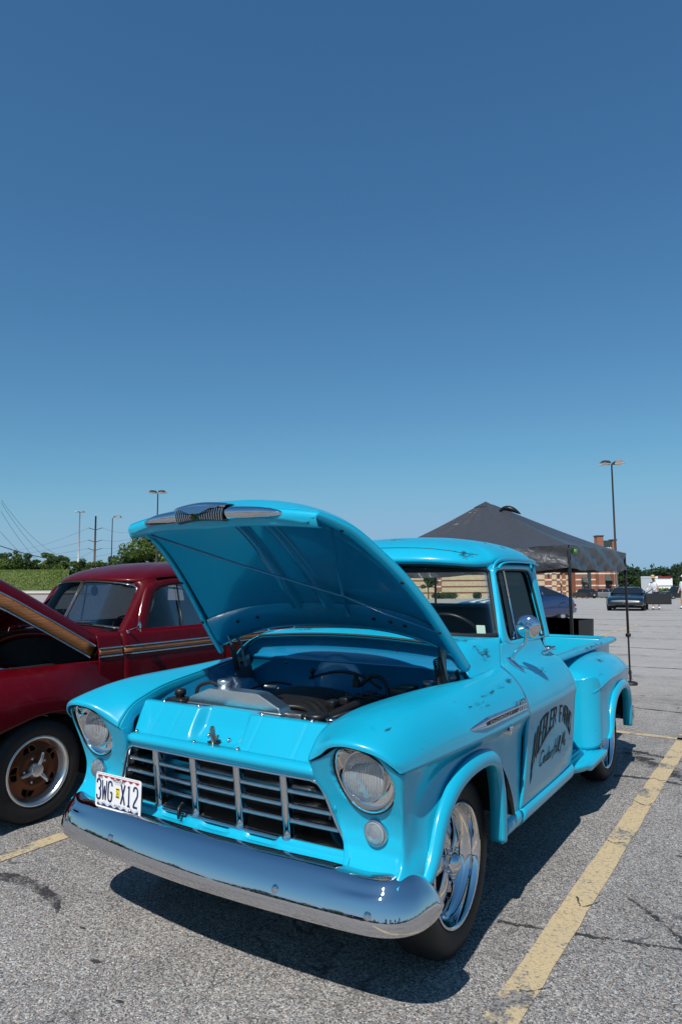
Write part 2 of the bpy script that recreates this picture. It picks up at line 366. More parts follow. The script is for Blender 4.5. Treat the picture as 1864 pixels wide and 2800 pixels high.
# ---------------------------------------------------------------- ground
FH = np.array([math.sin(_yaw), math.cos(_yaw)])
def gz(x, y):
    """lot level near the trucks; beyond ~25 m it falls away ahead and climbs a little to the left"""
    dx, dy = np.asarray(x, float)-CAMP.x, np.asarray(y, float)-CAMP.y
    d = dx*FH[0]+dy*FH[1]; u = dx*math.cos(_yaw)-dy*math.sin(_yaw)
    t = np.clip(d-22, 0, None); t = np.where(t < 16, t*t/32.0, t-8)
    k = np.interp(u/np.maximum(d, 1.0), [-.26, -.06], [.017, -.0232])
    return k*np.minimum(t, 240)
def asphalt():
    m, n, b = node_mat('asphalt'); g = n.nodes.new('ShaderNodeNewGeometry'); pos = g.outputs['Position']
    v1 = n.nodes.new('ShaderNodeTexVoronoi'); v1.inputs['Scale'].default_value = 145.0; n.links.new(pos, v1.inputs['Vector'])
    v2 = n.nodes.new('ShaderNodeTexVoronoi'); v2.inputs['Scale'].default_value = 310.0; n.links.new(pos, v2.inputs['Vector'])
    hs = n.nodes.new('ShaderNodeSeparateColor'); n.links.new(v1.outputs['Color'], hs.inputs[0])
    h2 = n.nodes.new('ShaderNodeSeparateColor'); n.links.new(v2.outputs['Color'], h2.inputs[0])
    k = math_node(n, 'ADD', math_node(n, 'MULTIPLY', hs.outputs[0], 0.6), math_node(n, 'MULTIPLY', h2.outputs[1], 0.4))
    cr_ = n.nodes.new('ShaderNodeValToRGB'); n.links.new(k, cr_.inputs[0]); e = cr_.color_ramp.elements
    e[0].position = 0.16; e[0].color = (0.028, 0.028, 0.031, 1); e[1].position = 0.92; e[1].color = (0.52, 0.51, 0.48, 1)
    for p, c in ((0.32, (0.115, 0.114, 0.114)), (0.55, (0.205, 0.20, 0.195)), (0.75, (0.275, 0.268, 0.258))):
        q = e.new(p); q.color = (*c, 1)
    warm = mixc(n, ramp(n, h2.outputs[2], 0.93, 0.99), cr_.outputs[0], (0.34, 0.22, 0.14))
    big = noise(n, pos, 0.5, 6, 0.65); mid = noise(n, pos, 3.0, 5, 0.6)
    stain = math_node(n, 'ADD', math_node(n, 'MULTIPLY', big, 0.55), math_node(n, 'MULTIPLY', mid, 0.45))
    f = n.nodes.new('ShaderNodeMapRange'); n.links.new(stain, f.inputs[0]); f.inputs[1].default_value = 0.36; f.inputs[2].default_value = 0.64
    f.inputs[3].default_value = 0.95; f.inputs[4].default_value = 1.47
    mul = n.nodes.new('ShaderNodeMix'); mul.data_type = 'RGBA'; mul.blend_type = 'MULTIPLY'; mul.inputs[0].default_value = 1
    n.links.new(warm, mul.inputs[6]); cc = n.nodes.new('ShaderNodeCombineColor')
    for i in range(3): n.links.new(f.outputs[0], cc.inputs[i])
    n.links.new(cc.outputs[0], mul.inputs[7])
    # far lot's colour lightened to stand in for its brightness at grazing view
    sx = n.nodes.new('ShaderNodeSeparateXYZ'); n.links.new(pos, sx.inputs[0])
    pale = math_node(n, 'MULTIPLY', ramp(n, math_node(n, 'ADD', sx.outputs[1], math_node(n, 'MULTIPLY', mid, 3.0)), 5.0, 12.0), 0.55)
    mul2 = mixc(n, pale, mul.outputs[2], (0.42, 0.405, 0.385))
    # long faint rolling seams and tar streaks across the lot
    mp = n.nodes.new('ShaderNodeMapping'); mp.inputs['Scale'].default_value = (0.10, 0.75, 1); mp.inputs['Rotation'].default_value = (0, 0, R(14)); n.links.new(pos, mp.inputs[0])
    st = noise(n, mp.outputs[0], 1.6, 6, 0.62)
    dk = math_node(n, 'MULTIPLY', ramp(n, st, 0.60, 0.72), 0.34)
    col = mixc(n, dk, mul2, (0.10, 0.10, 0.105))
    # hairline cracks
    wp = n.nodes.new('ShaderNodeVectorMath'); wp.operation = 'ADD'; wn = n.nodes.new('ShaderNodeTexNoise'); wn.inputs['Scale'].default_value = 1.6; wn.inputs['Detail'].default_value = 5
    n.links.new(pos, wn.inputs['Vector']); n.links.new(pos, wp.inputs[0]); n.links.new(wn.outputs['Color'], wp.inputs[1])
    vc = n.nodes.new('ShaderNodeTexVoronoi'); vc.feature = 'DISTANCE_TO_EDGE'; vc.inputs['Scale'].default_value = 0.42; n.links.new(wp.outputs[0], vc.inputs['Vector'])
    ck = math_node(n, 'MULTIPLY', math_node(n, 'SUBTRACT', 1.0, ramp(n, vc.outputs['Distance'], 0.001, 0.0055)), math_node(n, 'MULTIPLY', ramp(n, mid, 0.42, 0.6), 0.75))
    col = mixc(n, ck, col, (0.05, 0.05, 0.052))
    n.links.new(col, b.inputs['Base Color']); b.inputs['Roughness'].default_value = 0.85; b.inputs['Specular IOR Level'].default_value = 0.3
    bp = n.nodes.new('ShaderNodeBump'); bp.inputs['Strength'].default_value = 0.6; bp.inputs['Distance'].default_value = 0.004
    hh = math_node(n, 'SUBTRACT', math_node(n, 'MULTIPLY', hs.outputs[1], 0.7), math_node(n, 'MULTIPLY', v1.outputs['Distance'], 0.9))
    n.links.new(hh, bp.inputs['Height']); n.links.new(bp.outputs[0], b.inputs['Normal'])
    return m
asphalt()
def line_paint():
    m, n, b = node_mat('line_paint'); g = n.nodes.new('ShaderNodeNewGeometry'); pos = g.outputs['Position']
    a = noise(n, pos, 2.6, 6, 0.65); c = noise(n, pos, 60, 4, 0.7); d = noise(n, pos, 240, 2, 0.6)
    q = math_node(n, 'ADD', math_node(n, 'MULTIPLY', a, 0.9), math_node(n, 'MULTIPLY', c, 0.42))
    wear = ramp(n, q, 0.685, 0.775)
    fine = math_node(n, 'MULTIPLY', ramp(n, math_node(n, 'ADD', c, math_node(n, 'MULTIPLY', d, 0.4)), 0.74, 0.84), 0.75)
    v1 = n.nodes.new('ShaderNodeTexVoronoi'); v1.inputs['Scale'].default_value = 110.0; n.links.new(pos, v1.inputs['Vector'])
    hs = n.nodes.new('ShaderNodeSeparateColor'); n.links.new(v1.outputs['Color'], hs.inputs[0])
    asp = mixc(n, hs.outputs[0], (0.05, 0.05, 0.055), (0.26, 0.255, 0.25))
    yel = mixc(n, ramp(n, a, 0.35, 0.7), (0.53, 0.415, 0.235), (0.47, 0.38, 0.235))
    col = mixc(n, math_node(n, 'MAXIMUM', wear, fine), yel, asp)
    n.links.new(col, b.inputs['Base Color']); b.inputs['Roughness'].default_value = 0.75
    bp = n.nodes.new('ShaderNodeBump'); bp.inputs['Strength'].default_value = 0.35; bp.inputs['Distance'].default_value = 0.004
    n.links.new(v1.outputs['Distance'], bp.inputs['Height']); n.links.new(bp.outputs[0], b.inputs['Normal'])
line_paint()
pm('tar', (0.042, 0.043, 0.047), 0.6, bump=0.3, bscale=160, var=0.35, vscale=25)
def crack_mat(name, col, lo, hi, amt, s1=7.0, s2=90.0):
    m, n, b = node_mat(name); b.inputs['Base Color'].default_value = (*col, 1); b.inputs['Roughness'].default_value = .75
    g = n.nodes.new('ShaderNodeNewGeometry'); p = g.outputs['Position']
    q = math_node(n, 'ADD', math_node(n, 'MULTIPLY', noise(n, p, s1, 6, .7), .6), math_node(n, 'MULTIPLY', noise(n, p, s2, 3, .6), .4))
    t = n.nodes.new('ShaderNodeBsdfTransparent'); mx = n.nodes.new('ShaderNodeMixShader'); n.links.new(math_node(n, 'MULTIPLY', ramp(n, q, lo, hi), amt), mx.inputs[0])
    n.links.new(t.outputs[0], mx.inputs[1]); n.links.new(b.outputs[0], mx.inputs[2]); n.links.new(mx.outputs[0], n.nodes['Material Output'].inputs[0])
crack_mat('crack_fill', (.03, .031, .034), .44, .54, .9); crack_mat('skid', (.03, .031, .034), .40, .58, .85, 9.0, 140.0); crack_mat('stain', (.06, .06, .062), .46, .66, .5, 3.0, 120.0)
pm('concrete', (0.42, 0.40, 0.36), 0.85, bump=0.2, bscale=60, var=0.12, vscale=3)
pm('soil', (0.16, 0.105, 0.07), 0.95, bump=0.4, bscale=60, var=0.3, vscale=6)
def plane_grid(xs, ys, dz=0.0):
    X, Y = np.meshgrid(xs, ys, indexing='ij'); return np.stack([X, Y, gz(X, Y)+dz], -1)
def nonlin(a, b, n, p=3):
    t = np.linspace(-1, 1, n); s = np.sign(t)*np.abs(t)**p
    return a+(b-a)*(s+1)/2
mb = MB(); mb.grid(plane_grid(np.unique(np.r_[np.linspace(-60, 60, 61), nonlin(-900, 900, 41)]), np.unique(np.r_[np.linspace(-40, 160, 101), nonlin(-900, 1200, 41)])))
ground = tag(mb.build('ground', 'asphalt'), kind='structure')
def ribbon(name, P, wd, mat, dz, n=40, wob=0.0, label=None):
    P = cr(P, n) if len(P) > 2 else np.linspace(P[0], P[1], n)
    T = np.gradient(P, axis=0); T /= np.linalg.norm(T, axis=1)[:, None]; N = np.stack([-T[:, 1], T[:, 0]], -1)
    wd = np.full(n, wd) if np.isscalar(wd) else np.interp(np.linspace(0, 1, n), np.linspace(0, 1, len(wd)), wd)
    a = wd/2*(1+wob*np.array([rnd.uniform(-1, 1) for _ in range(n)])); c = wd/2*(1+wob*np.array([rnd.uniform(-1, 1) for _ in range(n)]))
    A = P+N*a[:, None]; B = P-N*c[:, None]
    G = np.stack([np.stack([A[:, 0], A[:, 1], gz(A[:, 0], A[:, 1])+dz], -1), np.stack([B[:, 0], B[:, 1], gz(B[:, 0], B[:, 1])+dz], -1)], 1)
    return MB().grid(G).build(name, mat, ground)
# stall lines run along +y; the truck stands between x=-1.76 and x=1.11
for P, wd in (([(1.105, -3.2), (1.122, 4.9)], .125), ([(-1.77, -0.62), (-1.745, 4.9)], .115), ([(3.95, -1.2), (3.99, 4.9)], .12), ([(-4.6, -0.6), (-4.55, 4.9)], .115),
              ([(-7.4, -0.6), (-7.3, 4.9)], .115), ([(-9.5, 4.80), (6.0, 4.62)], .10)):
    ribbon('stall_line', P, wd, 'line_paint', 0.004, 60, 0.06)
for k in range(-8, 8):
    x0 = 1.1+2.84*k
    ribbon('stall_line', [(x0-3.4, 16.2), (x0-3.3, 21.5)], .11, 'line_paint', 0.004, 20, 0.06)
    if k % 2 == 0: ribbon('stall_line', [(x0-6, 33), (x0-5.9, 38.5)], .11, 'line_paint', 0.006, 14, 0.06)
# sealed cracks and skid marks
for P, wd in (([(1.25,-1.85),(1.07,-1.35),(1.18,-1.05),(1.06,-.8),(1.15,-.62)],.012),([(0.85,.35),(1.15,.42),(1.6,.55),(2.1,.72),(2.5,1.1)],.014),
              ([(1.28,.95),(1.5,.72),(1.72,.45),(1.95,.52),(2.3,.50)],.016),([(.8,3.05),(1.1,3.10),(1.6,3.0),(2.6,2.8)],.03),([(.75,3.9),(1.15,3.4),(1.5,3.1)],.09),
              ([(.7,4.0),(1.3,3.75),(2.2,3.5),(3.2,3.3)],.05),([(-2.6,-1.55),(-2.25,-1.2),(-1.9,-.98),(-1.72,-.95)],.0),
              ([(-4,6.9),(0,6.2),(3,6.0),(7,6.3)],.03),([(-6,11),(-1,10.2),(4,10.4),(9,9.6)],.05),([(-8,14.2),(0,13.6),(6,14.2)],.05),
              ([(-10,19),(-3,18.4),(2,18.8),(9,17.5)],.06),([(-14,25),(-5,24.2),(3,24.8),(10,23)],.08),([(-14,28.3),(-6,28.0),(2,28.8)],.08),([(-20,41),(-8,39.6),(4,40.5)],.12),
              ([(-22,48),(-8,46.6),(6,47.4)],.14)):
    if wd: ribbon('crack', P, wd*1.5, 'crack_fill', 0.003, 90, 0.8)
ribbon('tyre_mark', [(-1.70,-.66),(-1.54,-.62),(-1.39,-.59),(-1.18,-.60),(-1.02,-.64),(-.92,-.70)], [.05,.075,.085,.07,.06,.01], 'skid', 0.0035, 40, 0.3)
for P, wd in (([(.75,3.7),(1.1,3.5),(1.5,3.2),(2.0,2.95)],.25), ([(1.4,-1.6),(1.9,-1.3),(2.4,-1.2)],.35), ([(-1.3,-1.6),(-.7,-1.45),(-.2,-1.5)],.30), ([(2.2,1.6),(2.3,2.6),(2.2,3.8)],.5), ([(-2.0,7.0),(.5,6.8),(3.5,7.1)],.5), ([(-3,9.2),(1,9.0),(5,9.3)],.4), ([(-7,12.3),(-1,12.0),(5,12.5)],.5), ([(-9,16.5),(-2,16.2),(5,16.8)],.6), ([(-9,21.3),(-2,21.0),(5,21.6)],.6), ([(-12,31),(-4,30.4),(4,31.2)],.7), ([(-14,35.5),(-4,35.0),(4,36)],.8)):
    ribbon('dark_streak', P, [wd*.3, wd, wd*.8, wd*.2], 'stain', 0.0022, 60, 0.2)
for i, (x, y, r_) in enumerate(((-.42,-.86,.018),(-.95,-1.05,.014),(-.12,-.98,.012),(-.70,-.72,.012),(.35,-1.2,.010),(1.6,-.2,.012),(1.9,.9,.014),(1.45,1.6,.012),(2.1,2.3,.016),(-1.1,-.98,.010),(.7,-1.35,.012),(1.75,-.9,.010))):
    ribbon('debris', [(x-r_*1.6, y-r_*.3), (x, y), (x+r_*1.3, y+r_*.5)], [r_*.3, r_*1.3, r_*.3], 'tar', 0.004, 12, 0.25)
for k in range(9):
    a_ = 1.06+.115*rnd.random(); y0 = -1.9+.85*k+rnd.uniform(-.2, .2)
    ribbon('crack', [(1.03, y0), (1.09, y0+rnd.uniform(-.08, .08)), (1.14, y0+rnd.uniform(-.1, .1)), (1.20, y0+rnd.uniform(-.12, .12))], [.004, .010, .008, .003], 'crack_fill', 0.0062, 30, 0.6)
# ---------------------------------------------------------------- turquoise pickup (x to its left side, y to its tail, front axle at y=0)
truck = thing('pickup_truck', (0, 1.4, 0), 'turquoise vintage pickup truck with patina and raised hood, parked between yellow lines', 'pickup truck')
PT = 'truck_paint'
HLC = (.753, .8585); HLR = .126; LNS = (.749, .866)
def rim_y(th): return -.661-.004*math.cos(th)-.059*math.sin(th)+.016*math.cos(2*th)
# --- front fenders -------------------------------------------------------
CROWN = [
 [(.537,-.682,.898),(.600,-.700,.932),(.665,-.728,.972),(.753,-.750,.988),(.845,-.728,.968),(.888,-.700,.935),(.908,-.668,.902)],
 [(.537,-.670,.922),(.600,-.695,.962),(.670,-.722,.996),(.760,-.738,1.008),(.850,-.715,.988),(.900,-.680,.945),(.918,-.625,.903)],
 [(.540,-.612,.982),(.605,-.622,1.008),(.680,-.632,1.030),(.768,-.632,1.037),(.855,-.615,1.010),(.908,-.590,.955),(.925,-.555,.902)],
 [(.549,-.520,1.016),(.615,-.520,1.040),(.690,-.520,1.058),(.775,-.518,1.058),(.862,-.505,1.022),(.914,-.485,.960),(.930,-.455,.900)],
 [(.582,-.350,1.048),(.645,-.350,1.064),(.715,-.350,1.075),(.795,-.345,1.068),(.870,-.335,1.026),(.918,-.320,.962),(.934,-.300,.897)],
 [(.660, .000,1.073),(.708, .000,1.083),(.762, .000,1.085),(.825, .000,1.068),(.884, .000,1.022),(.924, .000,.958),(.940, .000,.891)],
 [(.755, .300,1.087),(.778, .300,1.091),(.812, .300,1.086),(.854, .300,1.062),(.900, .300,1.012),(.930, .300,.952),(.945, .300,.889)],
 [(.788, .657,1.112),(.806, .648,1.101),(.834, .638,1.084),(.870, .628,1.054),(.910, .616,1.004),(.936, .606,.948),(.947, .600,.892)]]
def yface(z): return float(np.interp(z, [.49,.505,.535,.56,.60,.66,.70,.74,.80,.86,.90,.97,1.0], [-.665,-.668,-.655,-.628,-.602,-.590,-.596,-.608,-.634,-.662,-.682,-.716,-.73]))
def face_col(x, ztop, dy=0.0, ytop=None, xf=None):
    zs = np.r_[np.linspace(ztop, .60, 14), np.linspace(.585, .495, 8)]
    return [((xf(z) if xf else x), yface(z)+dy, z) for z in zs]
xin = lambda z: float(np.interp(z, [.49,.555,.58,.62,.66,.74,.79,.815,.84,.9], [.655,.650,.640,.618,.600,.568,.545,.533,.53,.53]))
SIDE = [  # column from the crease down to the wheel arch or bottom edge
 [(0.905,-0.662,0.900),(0.902,-0.648,0.860),(0.888,-0.612,0.760),(0.878,-0.592,0.680),(0.884,-0.596,0.600),(0.892,-0.640,0.535),(0.895,-0.650,0.495)],
 [(0.919,-0.622,0.902),(0.910,-0.612,0.870),(0.890,-0.578,0.770),(0.886,-0.552,0.690),(0.888,-0.545,0.610),(0.909,-0.575,0.545),(0.918,-0.590,0.495)],
 [(0.926,-0.545,0.901),(0.913,-0.540,0.870),(0.891,-0.520,0.780),(0.886,-0.498,0.700),(0.898,-0.480,0.620),(0.919,-0.485,0.550),(0.928,-0.488,0.495)],
 [(0.930,-0.455,0.900),(0.913,-0.455,0.872),(0.892,-0.445,0.800),(0.892,-0.435,0.740),(0.903,-0.428,0.670),(0.922,-0.424,0.610),(0.931,-0.422,0.560)],
 [(0.932,-0.370,0.898),(0.915,-0.370,0.872),(0.896,-0.368,0.830),(0.896,-0.365,0.790),(0.906,-0.362,0.745),(0.923,-0.358,0.700),(0.932,-0.356,0.665)],
 [(0.935,-0.260,0.896),(0.918,-0.260,0.872),(0.900,-0.260,0.850),(0.900,-0.260,0.825),(0.909,-0.258,0.795),(0.925,-0.256,0.765),(0.934,-0.255,0.738)],
 [(0.938,-0.120,0.894),(0.921,-0.120,0.872),(0.904,-0.120,0.855),(0.904,-0.120,0.838),(0.912,-0.120,0.815),(0.926,-0.120,0.793),(0.935,-0.120,0.772)],
 [(0.941,0.040,0.891),(0.924,0.040,0.870),(0.907,0.040,0.855),(0.907,0.040,0.838),(0.914,0.040,0.815),(0.927,0.040,0.795),(0.936,0.040,0.776)],
 [(0.943,0.150,0.890),(0.926,0.150,0.868),(0.909,0.150,0.850),(0.909,0.148,0.825),(0.916,0.146,0.800),(0.928,0.144,0.775),(0.937,0.142,0.752)],
 [(0.944,0.230,0.889),(0.927,0.228,0.866),(0.909,0.226,0.840),(0.906,0.222,0.800),(0.909,0.218,0.755),(0.918,0.214,0.710),(0.925,0.212,0.680)],
 [(0.945,0.290,0.889),(0.928,0.288,0.864),(0.908,0.284,0.820),(0.903,0.278,0.760),(0.905,0.270,0.690),(0.911,0.262,0.620),(0.916,0.256,0.560)],
 [(0.946,0.360,0.889),(0.929,0.358,0.862),(0.908,0.350,0.800),(0.900,0.338,0.710),(0.897,0.322,0.600),(0.898,0.304,0.480),(0.900,0.296,0.375)],
 [(0.946,0.430,0.890),(0.929,0.430,0.862),(0.909,0.428,0.800),(0.899,0.426,0.700),(0.893,0.424,0.580),(0.887,0.420,0.460),(0.885,0.418,0.365)],
 [(0.947,0.600,0.892),(0.930,0.600,0.862),(0.910,0.598,0.800),(0.900,0.596,0.700),(0.893,0.592,0.580),(0.885,0.588,0.460),(0.880,0.585,0.385)]]
ARCH = np.array([c[-1] for c in SIDE[2:12]])
def strip_lip(K, prof, cen):
    """flange swept along an arch: prof = (dx outward, dn away from the wheel centre)"""
    K = cr(K, 60); G = []
    for p in K:
        n = np.array([0, p[1]-cen[0], p[2]-cen[1]]); n /= np.linalg.norm(n)
        if p[2] < .62: n = n*np.array([0, 1, .35]); n /= np.linalg.norm(n)
        G.append([p+np.array([dx, 0, 0])+n*dn for dx, dn in prof])
    return np.array(G)
LIP = [(-.05, -.004), (-.002, -.006), (.010, -.002), (.016, .006), (.017, .020), (.015, .036), (.010, .047), (-.002, .056), (-.016, .064)]
for s in (1, -1):
    fd = MB().grid(loft(CROWN, 72, 36)).build('front_fender', PT, truck, thick=.006, mirror=s < 0)
    MB().grid(strip_lip(ARCH, LIP, (-.04, .36))).build('wheel_lip', PT, fd, thick=.003, mirror=s < 0)
    # nose panel around the lamps, the lamp hole punched and its edge snapped to the bezel
    cols = [face_col(0, .893, .030, xf=lambda z: xin(z)-.004), face_col(0, .893, .006, xf=xin), face_col(0, .900, 0, xf=lambda z: xin(z)+.02), face_col(0, .922, 0, xf=lambda z: max(.60, xin(z)+.03))]
    for x in (.675, .71, .745, .78, .815, .85): cols.append(face_col(x, float(np.interp(x, [.6, .665, .753, .845, .888], [.925, .965, .982, .962, .93]))))
    cols.append(face_col(.870, .943, .001)); cols += [[tuple(p) for p in cr(c, 22)] for c in SIDE]
    nf = len(cols)-len(SIDE); tt_ = np.r_[np.linspace(0, nf, 130, endpoint=False), np.linspace(nf, len(cols)-1, 110)]
    A_ = cr_eval(np.array(cols), tt_); G = np.swapaxes(cr_eval(np.swapaxes(A_, 0, 1), np.linspace(0, 21, 84)), 0, 1)
    dx = G[..., 0]-HLC[0]; dz = G[..., 2]-HLC[1]; rr = np.hypot(dx, dz)
    ins = (rr < HLR-.001) & (G[..., 1] < -.55)
    def keep(i, j): return not (ins[i, j] and ins[i+1, j] and ins[i, j+1] and ins[i+1, j+1])
    G2 = G.copy(); k = np.where(ins, (HLR-.001)/np.maximum(rr, 1e-6), 1.0)
    G2[..., 0] = HLC[0]+dx*k; G2[..., 2] = HLC[1]+dz*k
    for i in range(G2.shape[0]):
        for j in range(G2.shape[1]):
            if ins[i, j]: G2[i, j, 1] = rim_y(math.atan2(dz[i, j], dx[i, j]))
    MB().grid(G2, keep=keep).build('fender_skirt', PT, fd, thick=.005, off=1, mirror=s < 0)
    # inner return of the brow towards the hood opening
    a = np.array([c[0] for c in CROWN[:6]]); b_ = a+np.array([-.004, .012, -.03]); b_[0] = (.529, -.637, .863); b_[1] = (.530,-.630,.875); c_ = a+np.array([.0, .02, -.06]); c_[0] = (.54, -.60, .84); c_[1] = (.545,-.59,.84)
    MB().grid(loft([a, b_, c_], 12, 40)).build('fender_return', PT, fd, thick=.004, mirror=s < 0)
    MB().lathe([(.34, .46), (.90, .47), (.92, .47)], (0, -.03, .36), 'x', 40, R(12), R(168)).build('wheel_well', 'black_matte', fd, mirror=s < 0)
    # inner apron of the engine bay
    ap = [[(.565,-.50,1.012),(.572,-.50,.995),(.535,-.47,.94),(.50,-.46,.80),(.47,-.46,.60)], [(.60,-.30,1.045),(.598,-.30,1.03),(.555,-.30,.97),(.50,-.30,.85),(.47,-.30,.60)],
          [(.665,0,1.068),(.655,0,1.05),(.61,0,.98),(.53,0,.87),(.47,0,.60)], [(.75,.30,1.082),(.735,.30,1.06),(.68,.30,1.0),(.56,.30,.88),(.47,.30,.60)], [(.76,.40,1.085),(.74,.40,1.06),(.69,.40,1.0),(.57,.40,.88),(.47,.40,.60)]]
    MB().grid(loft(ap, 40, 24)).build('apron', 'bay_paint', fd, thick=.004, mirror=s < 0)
    # headlamp
    hl = MB()
    th = np.linspace(0, 2*np.pi, 96, endpoint=False)
    rimc = np.array([(HLC[0]+HLR*math.cos(t), rim_y(t)-.002, HLC[1]+HLR*math.sin(t)) for t in th])
    inn = np.array([(LNS[0]+.088*math.cos(t), -.604, LNS[1]+.088*math.sin(t)) for t in th])
    rings = []
    for q, e in ((0, 0), (.15, .008), (.4, .018), (.7, .014), (1, 0)):
        rr_ = rimc*(1-q)+inn*q; rr_[:, 1] += e; rings.append(rr_)
    hl.grid(np.array([rimc+np.array([0, .02, 0])]+rings), cv=True)
    hl = hl.build('headlight', 'bezel_chrome', truck, mirror=s < 0)
    MB().tube(rimc, .0035, 6, closed=True).build('gasket', 'rubber', hl, mirror=s < 0)
    MB().lathe([(-.595, .090), (-.640, .090), (-.648, .0875), (-.648, .083), (-.63, .081)], (LNS[0], 0, LNS[1]), 'y', 64).build('retaining_ring', 'chrome', hl, mirror=s < 0)
    MB().lathe([(-.644, .083), (-.653, .070), (-.660, .05), (-.664, .025), (-.665, .0005)], (LNS[0], 0, LNS[1]), 'y', 48).build('lens', 'headlamp_glass', hl, mirror=s < 0)
    MB().lathe([(-.638, .082), (-.612, .073), (-.592, .05), (-.580, .02), (-.579, .0005)], (LNS[0], 0, LNS[1]), 'y', 48).build('reflector', 'lamp_reflector', hl, mirror=s < 0)
    MB().lathe([(-.628, .010), (-.600, .011), (-.575, .012)], (LNS[0], 0, LNS[1]), 'y', 12).build('bulb', 'steel', hl, mirror=s < 0)
    # parking lamp
    pk = MB().lathe([(-.575, .046), (-.604, .047), (-.611, .0455), (-.611, .042)], (.7726, 0, .665), 'y', 48).build('parking_light', 'chrome', truck, mirror=s < 0)
    MB().lathe([(-.609, .043), (-.622, .036), (-.633, .022), (-.637, .010), (-.638, .0005)], (.7726, 0, .665), 'y', 48).build('lens', 'parking_glass', pk, mirror=s < 0)
    MB().lathe([(-.606, .042), (-.598, .03), (-.595, .0005)], (.7726, 0, .665), 'y', 32).build('reflector', 'lamp_reflector', pk, mirror=s < 0)

# --- grille shell: header over the grille, valance below, chrome egg-crate ---------------
hx = np.linspace(-.533, .533, 40)
hp = [(-.600, .868), (-.634, .866), (-.648, .858), (-.650, .845), (-.642, .832), (-.634, .826), (-.634, .818), (-.628, .812), (-.600, .810)]
hdr = MB().grid(np.array([[(x, y+.012*(x/.53)**2, z-.004*(x/.53)**2) for y, z in hp] for x in hx])).build('grille_header', PT, truck, thick=.003)
vp = [(-.575, .560), (-.598, .561), (-.606, .556), (-.606, .545), (-.612, .538), (-.650, .530), (-.690, .524), (-.716, .516), (-.722, .506), (-.718, .48)]
vx = np.linspace(-.655, .655, 90); G = []
for x in vx:
    sc_ = max(0, 1-((abs(x)-.245)/.085)**2) if abs(abs(x)-.245) < .085 else 0
    if abs(x) < .085: sc_ = 1-(x/.085)**2
    G.append([(x, y+.02*(abs(x)/.65)**3+(.0 if i > 4 else .0), z-(.022*min(1, sc_*2.2) if i in (0, 1, 2, 3) else (.010*min(1, sc_*2) if i == 4 else 0))) for i, (y, z) in enumerate(vp)])
val = MB().grid(np.array(G)).build('valance', PT, truck, thick=.003)
for s in (1, -1):   # valance corner under the parking lamps, with its seam gap
    cols = [[(x, yy, zz) for yy, zz in ((-.588+d, .575), (-.612+d, .552), (-.652+d, .533), (-.690+d, .524), (-.706+d, .512), (-.700+d, .48))] for x, d in ((.660, .012), (.70, .015), (.75, .02), (.80, .028), (.85, .045))]
    cols.append([(.884,-.585,.575),(.888,-.600,.552),(.890,-.630,.534),(.893,-.655,.525),(.893,-.662,.514),(.885,-.66,.48)])
    MB().grid(loft(cols, 40, 20)).build('valance_corner', PT, truck, thick=.003, mirror=s < 0)
grille = MB()
# outer chrome frame of the opening
def open_pts(n=120):
    P = [(-.50,.812),(0,.814),(.50,.812),(.532,.803),(.552,.78),(.600,.665),(.640,.585),(.645,.567),(.630,.557),(.60,.556),(0,.558),(-.60,.556),(-.63,.557),(-.645,.567),(-.640,.585),(-.600,.665),(-.552,.78),(-.532,.803)]
    P = np.array(P); Q = []
    for i in range(len(P)):
        a, b2 = P[i], P[(i+1) % len(P)]; m_ = max(2, int(np.linalg.norm(b2-a)/.02))
        for k in range(m_): Q.append(a+(b2-a)*k/m_)
    return np.array(Q)
OP = open_pts(); yg = lambda x, z: -.628-.0+(.806-z)*.13+.02*(x/.6)**2
fr = np.array([(x, yg(x, z)-.004, z) for x, z in OP])
grille = MB().tube(fr, .007, 8, closed=True, flat=(1, 1.6)).build('grille', 'chrome', truck)
def bar_at(x):
    prof = [(-.017, .03), (-.017, .004), (-.013, -.006), (0, -.010), (.013, -.006), (.017, .004), (.017, .03)]
    rows = []
    for z, e in ((.812, 1.0), (.70, 1.0), (.60, .98), (.575, 1.02), (.566, 1.25), (.560, 1.45)):
        rows.append([(x+px*e, yg(x, z)+py*e-(.004 if z < .57 else 0), z) for px, py in prof])
    return rows
for x in (-.363, -.125, .125, .363): MB().grid(np.array(bar_at(x))).build('vertical_bar', 'chrome', grille)
edges = [-.70, -.363, -.125, .125, .363, .70]
for k in range(5):
    x0, x1 = edges[k]+.018, edges[k+1]-.018
    for zc in (.752, .694, .636):
        lim = xin(zc)-.012; a = max(x0, -lim); c = min(x1, lim)
        prof = [(.052, .012), (.018, .007), (.004, .002), (.000, -.004), (.003, -.011), (.012, -.012), (.05, -.002)]
        MB().grid(np.array([[(x, yg(x, zc)+py, zc+pz) for py, pz in prof] for x in np.linspace(a, c, 8)])).build('slat', 'chrome_worn', grille)
    lim = xin(.57)-.02; a = max(x0, -lim); c = min(x1, lim)
    MB().grid(np.array([[(x, yg(x, .565)+py, .563+pz) for py, pz in ((.09, .02), (.05, .012), (.01, .004), (-.004, -.001), (-.004, -.008))] for x in np.linspace(a, c, 8)])).build('sill', 'chrome_worn', grille)
for s in (1, -1):   # side plates of the outer bays
    MB().grid(np.array([[(s*(xin(z)-.004), yg(.6, z)+d, z) for d in (0, .05, .10)] for z in np.linspace(.565, .80, 8)])).build('side_plate', 'chrome_worn', grille)
    MB().box((s*.56, -.42, .68), (.04, .02, .28)).build('support_post', 'bay_paint', grille, bevel=.004)
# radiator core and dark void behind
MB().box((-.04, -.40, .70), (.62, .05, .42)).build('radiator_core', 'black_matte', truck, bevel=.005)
MB().box((0, -.36, .64), (1.0, .01, .44)).build('shroud', 'black_matte', truck)
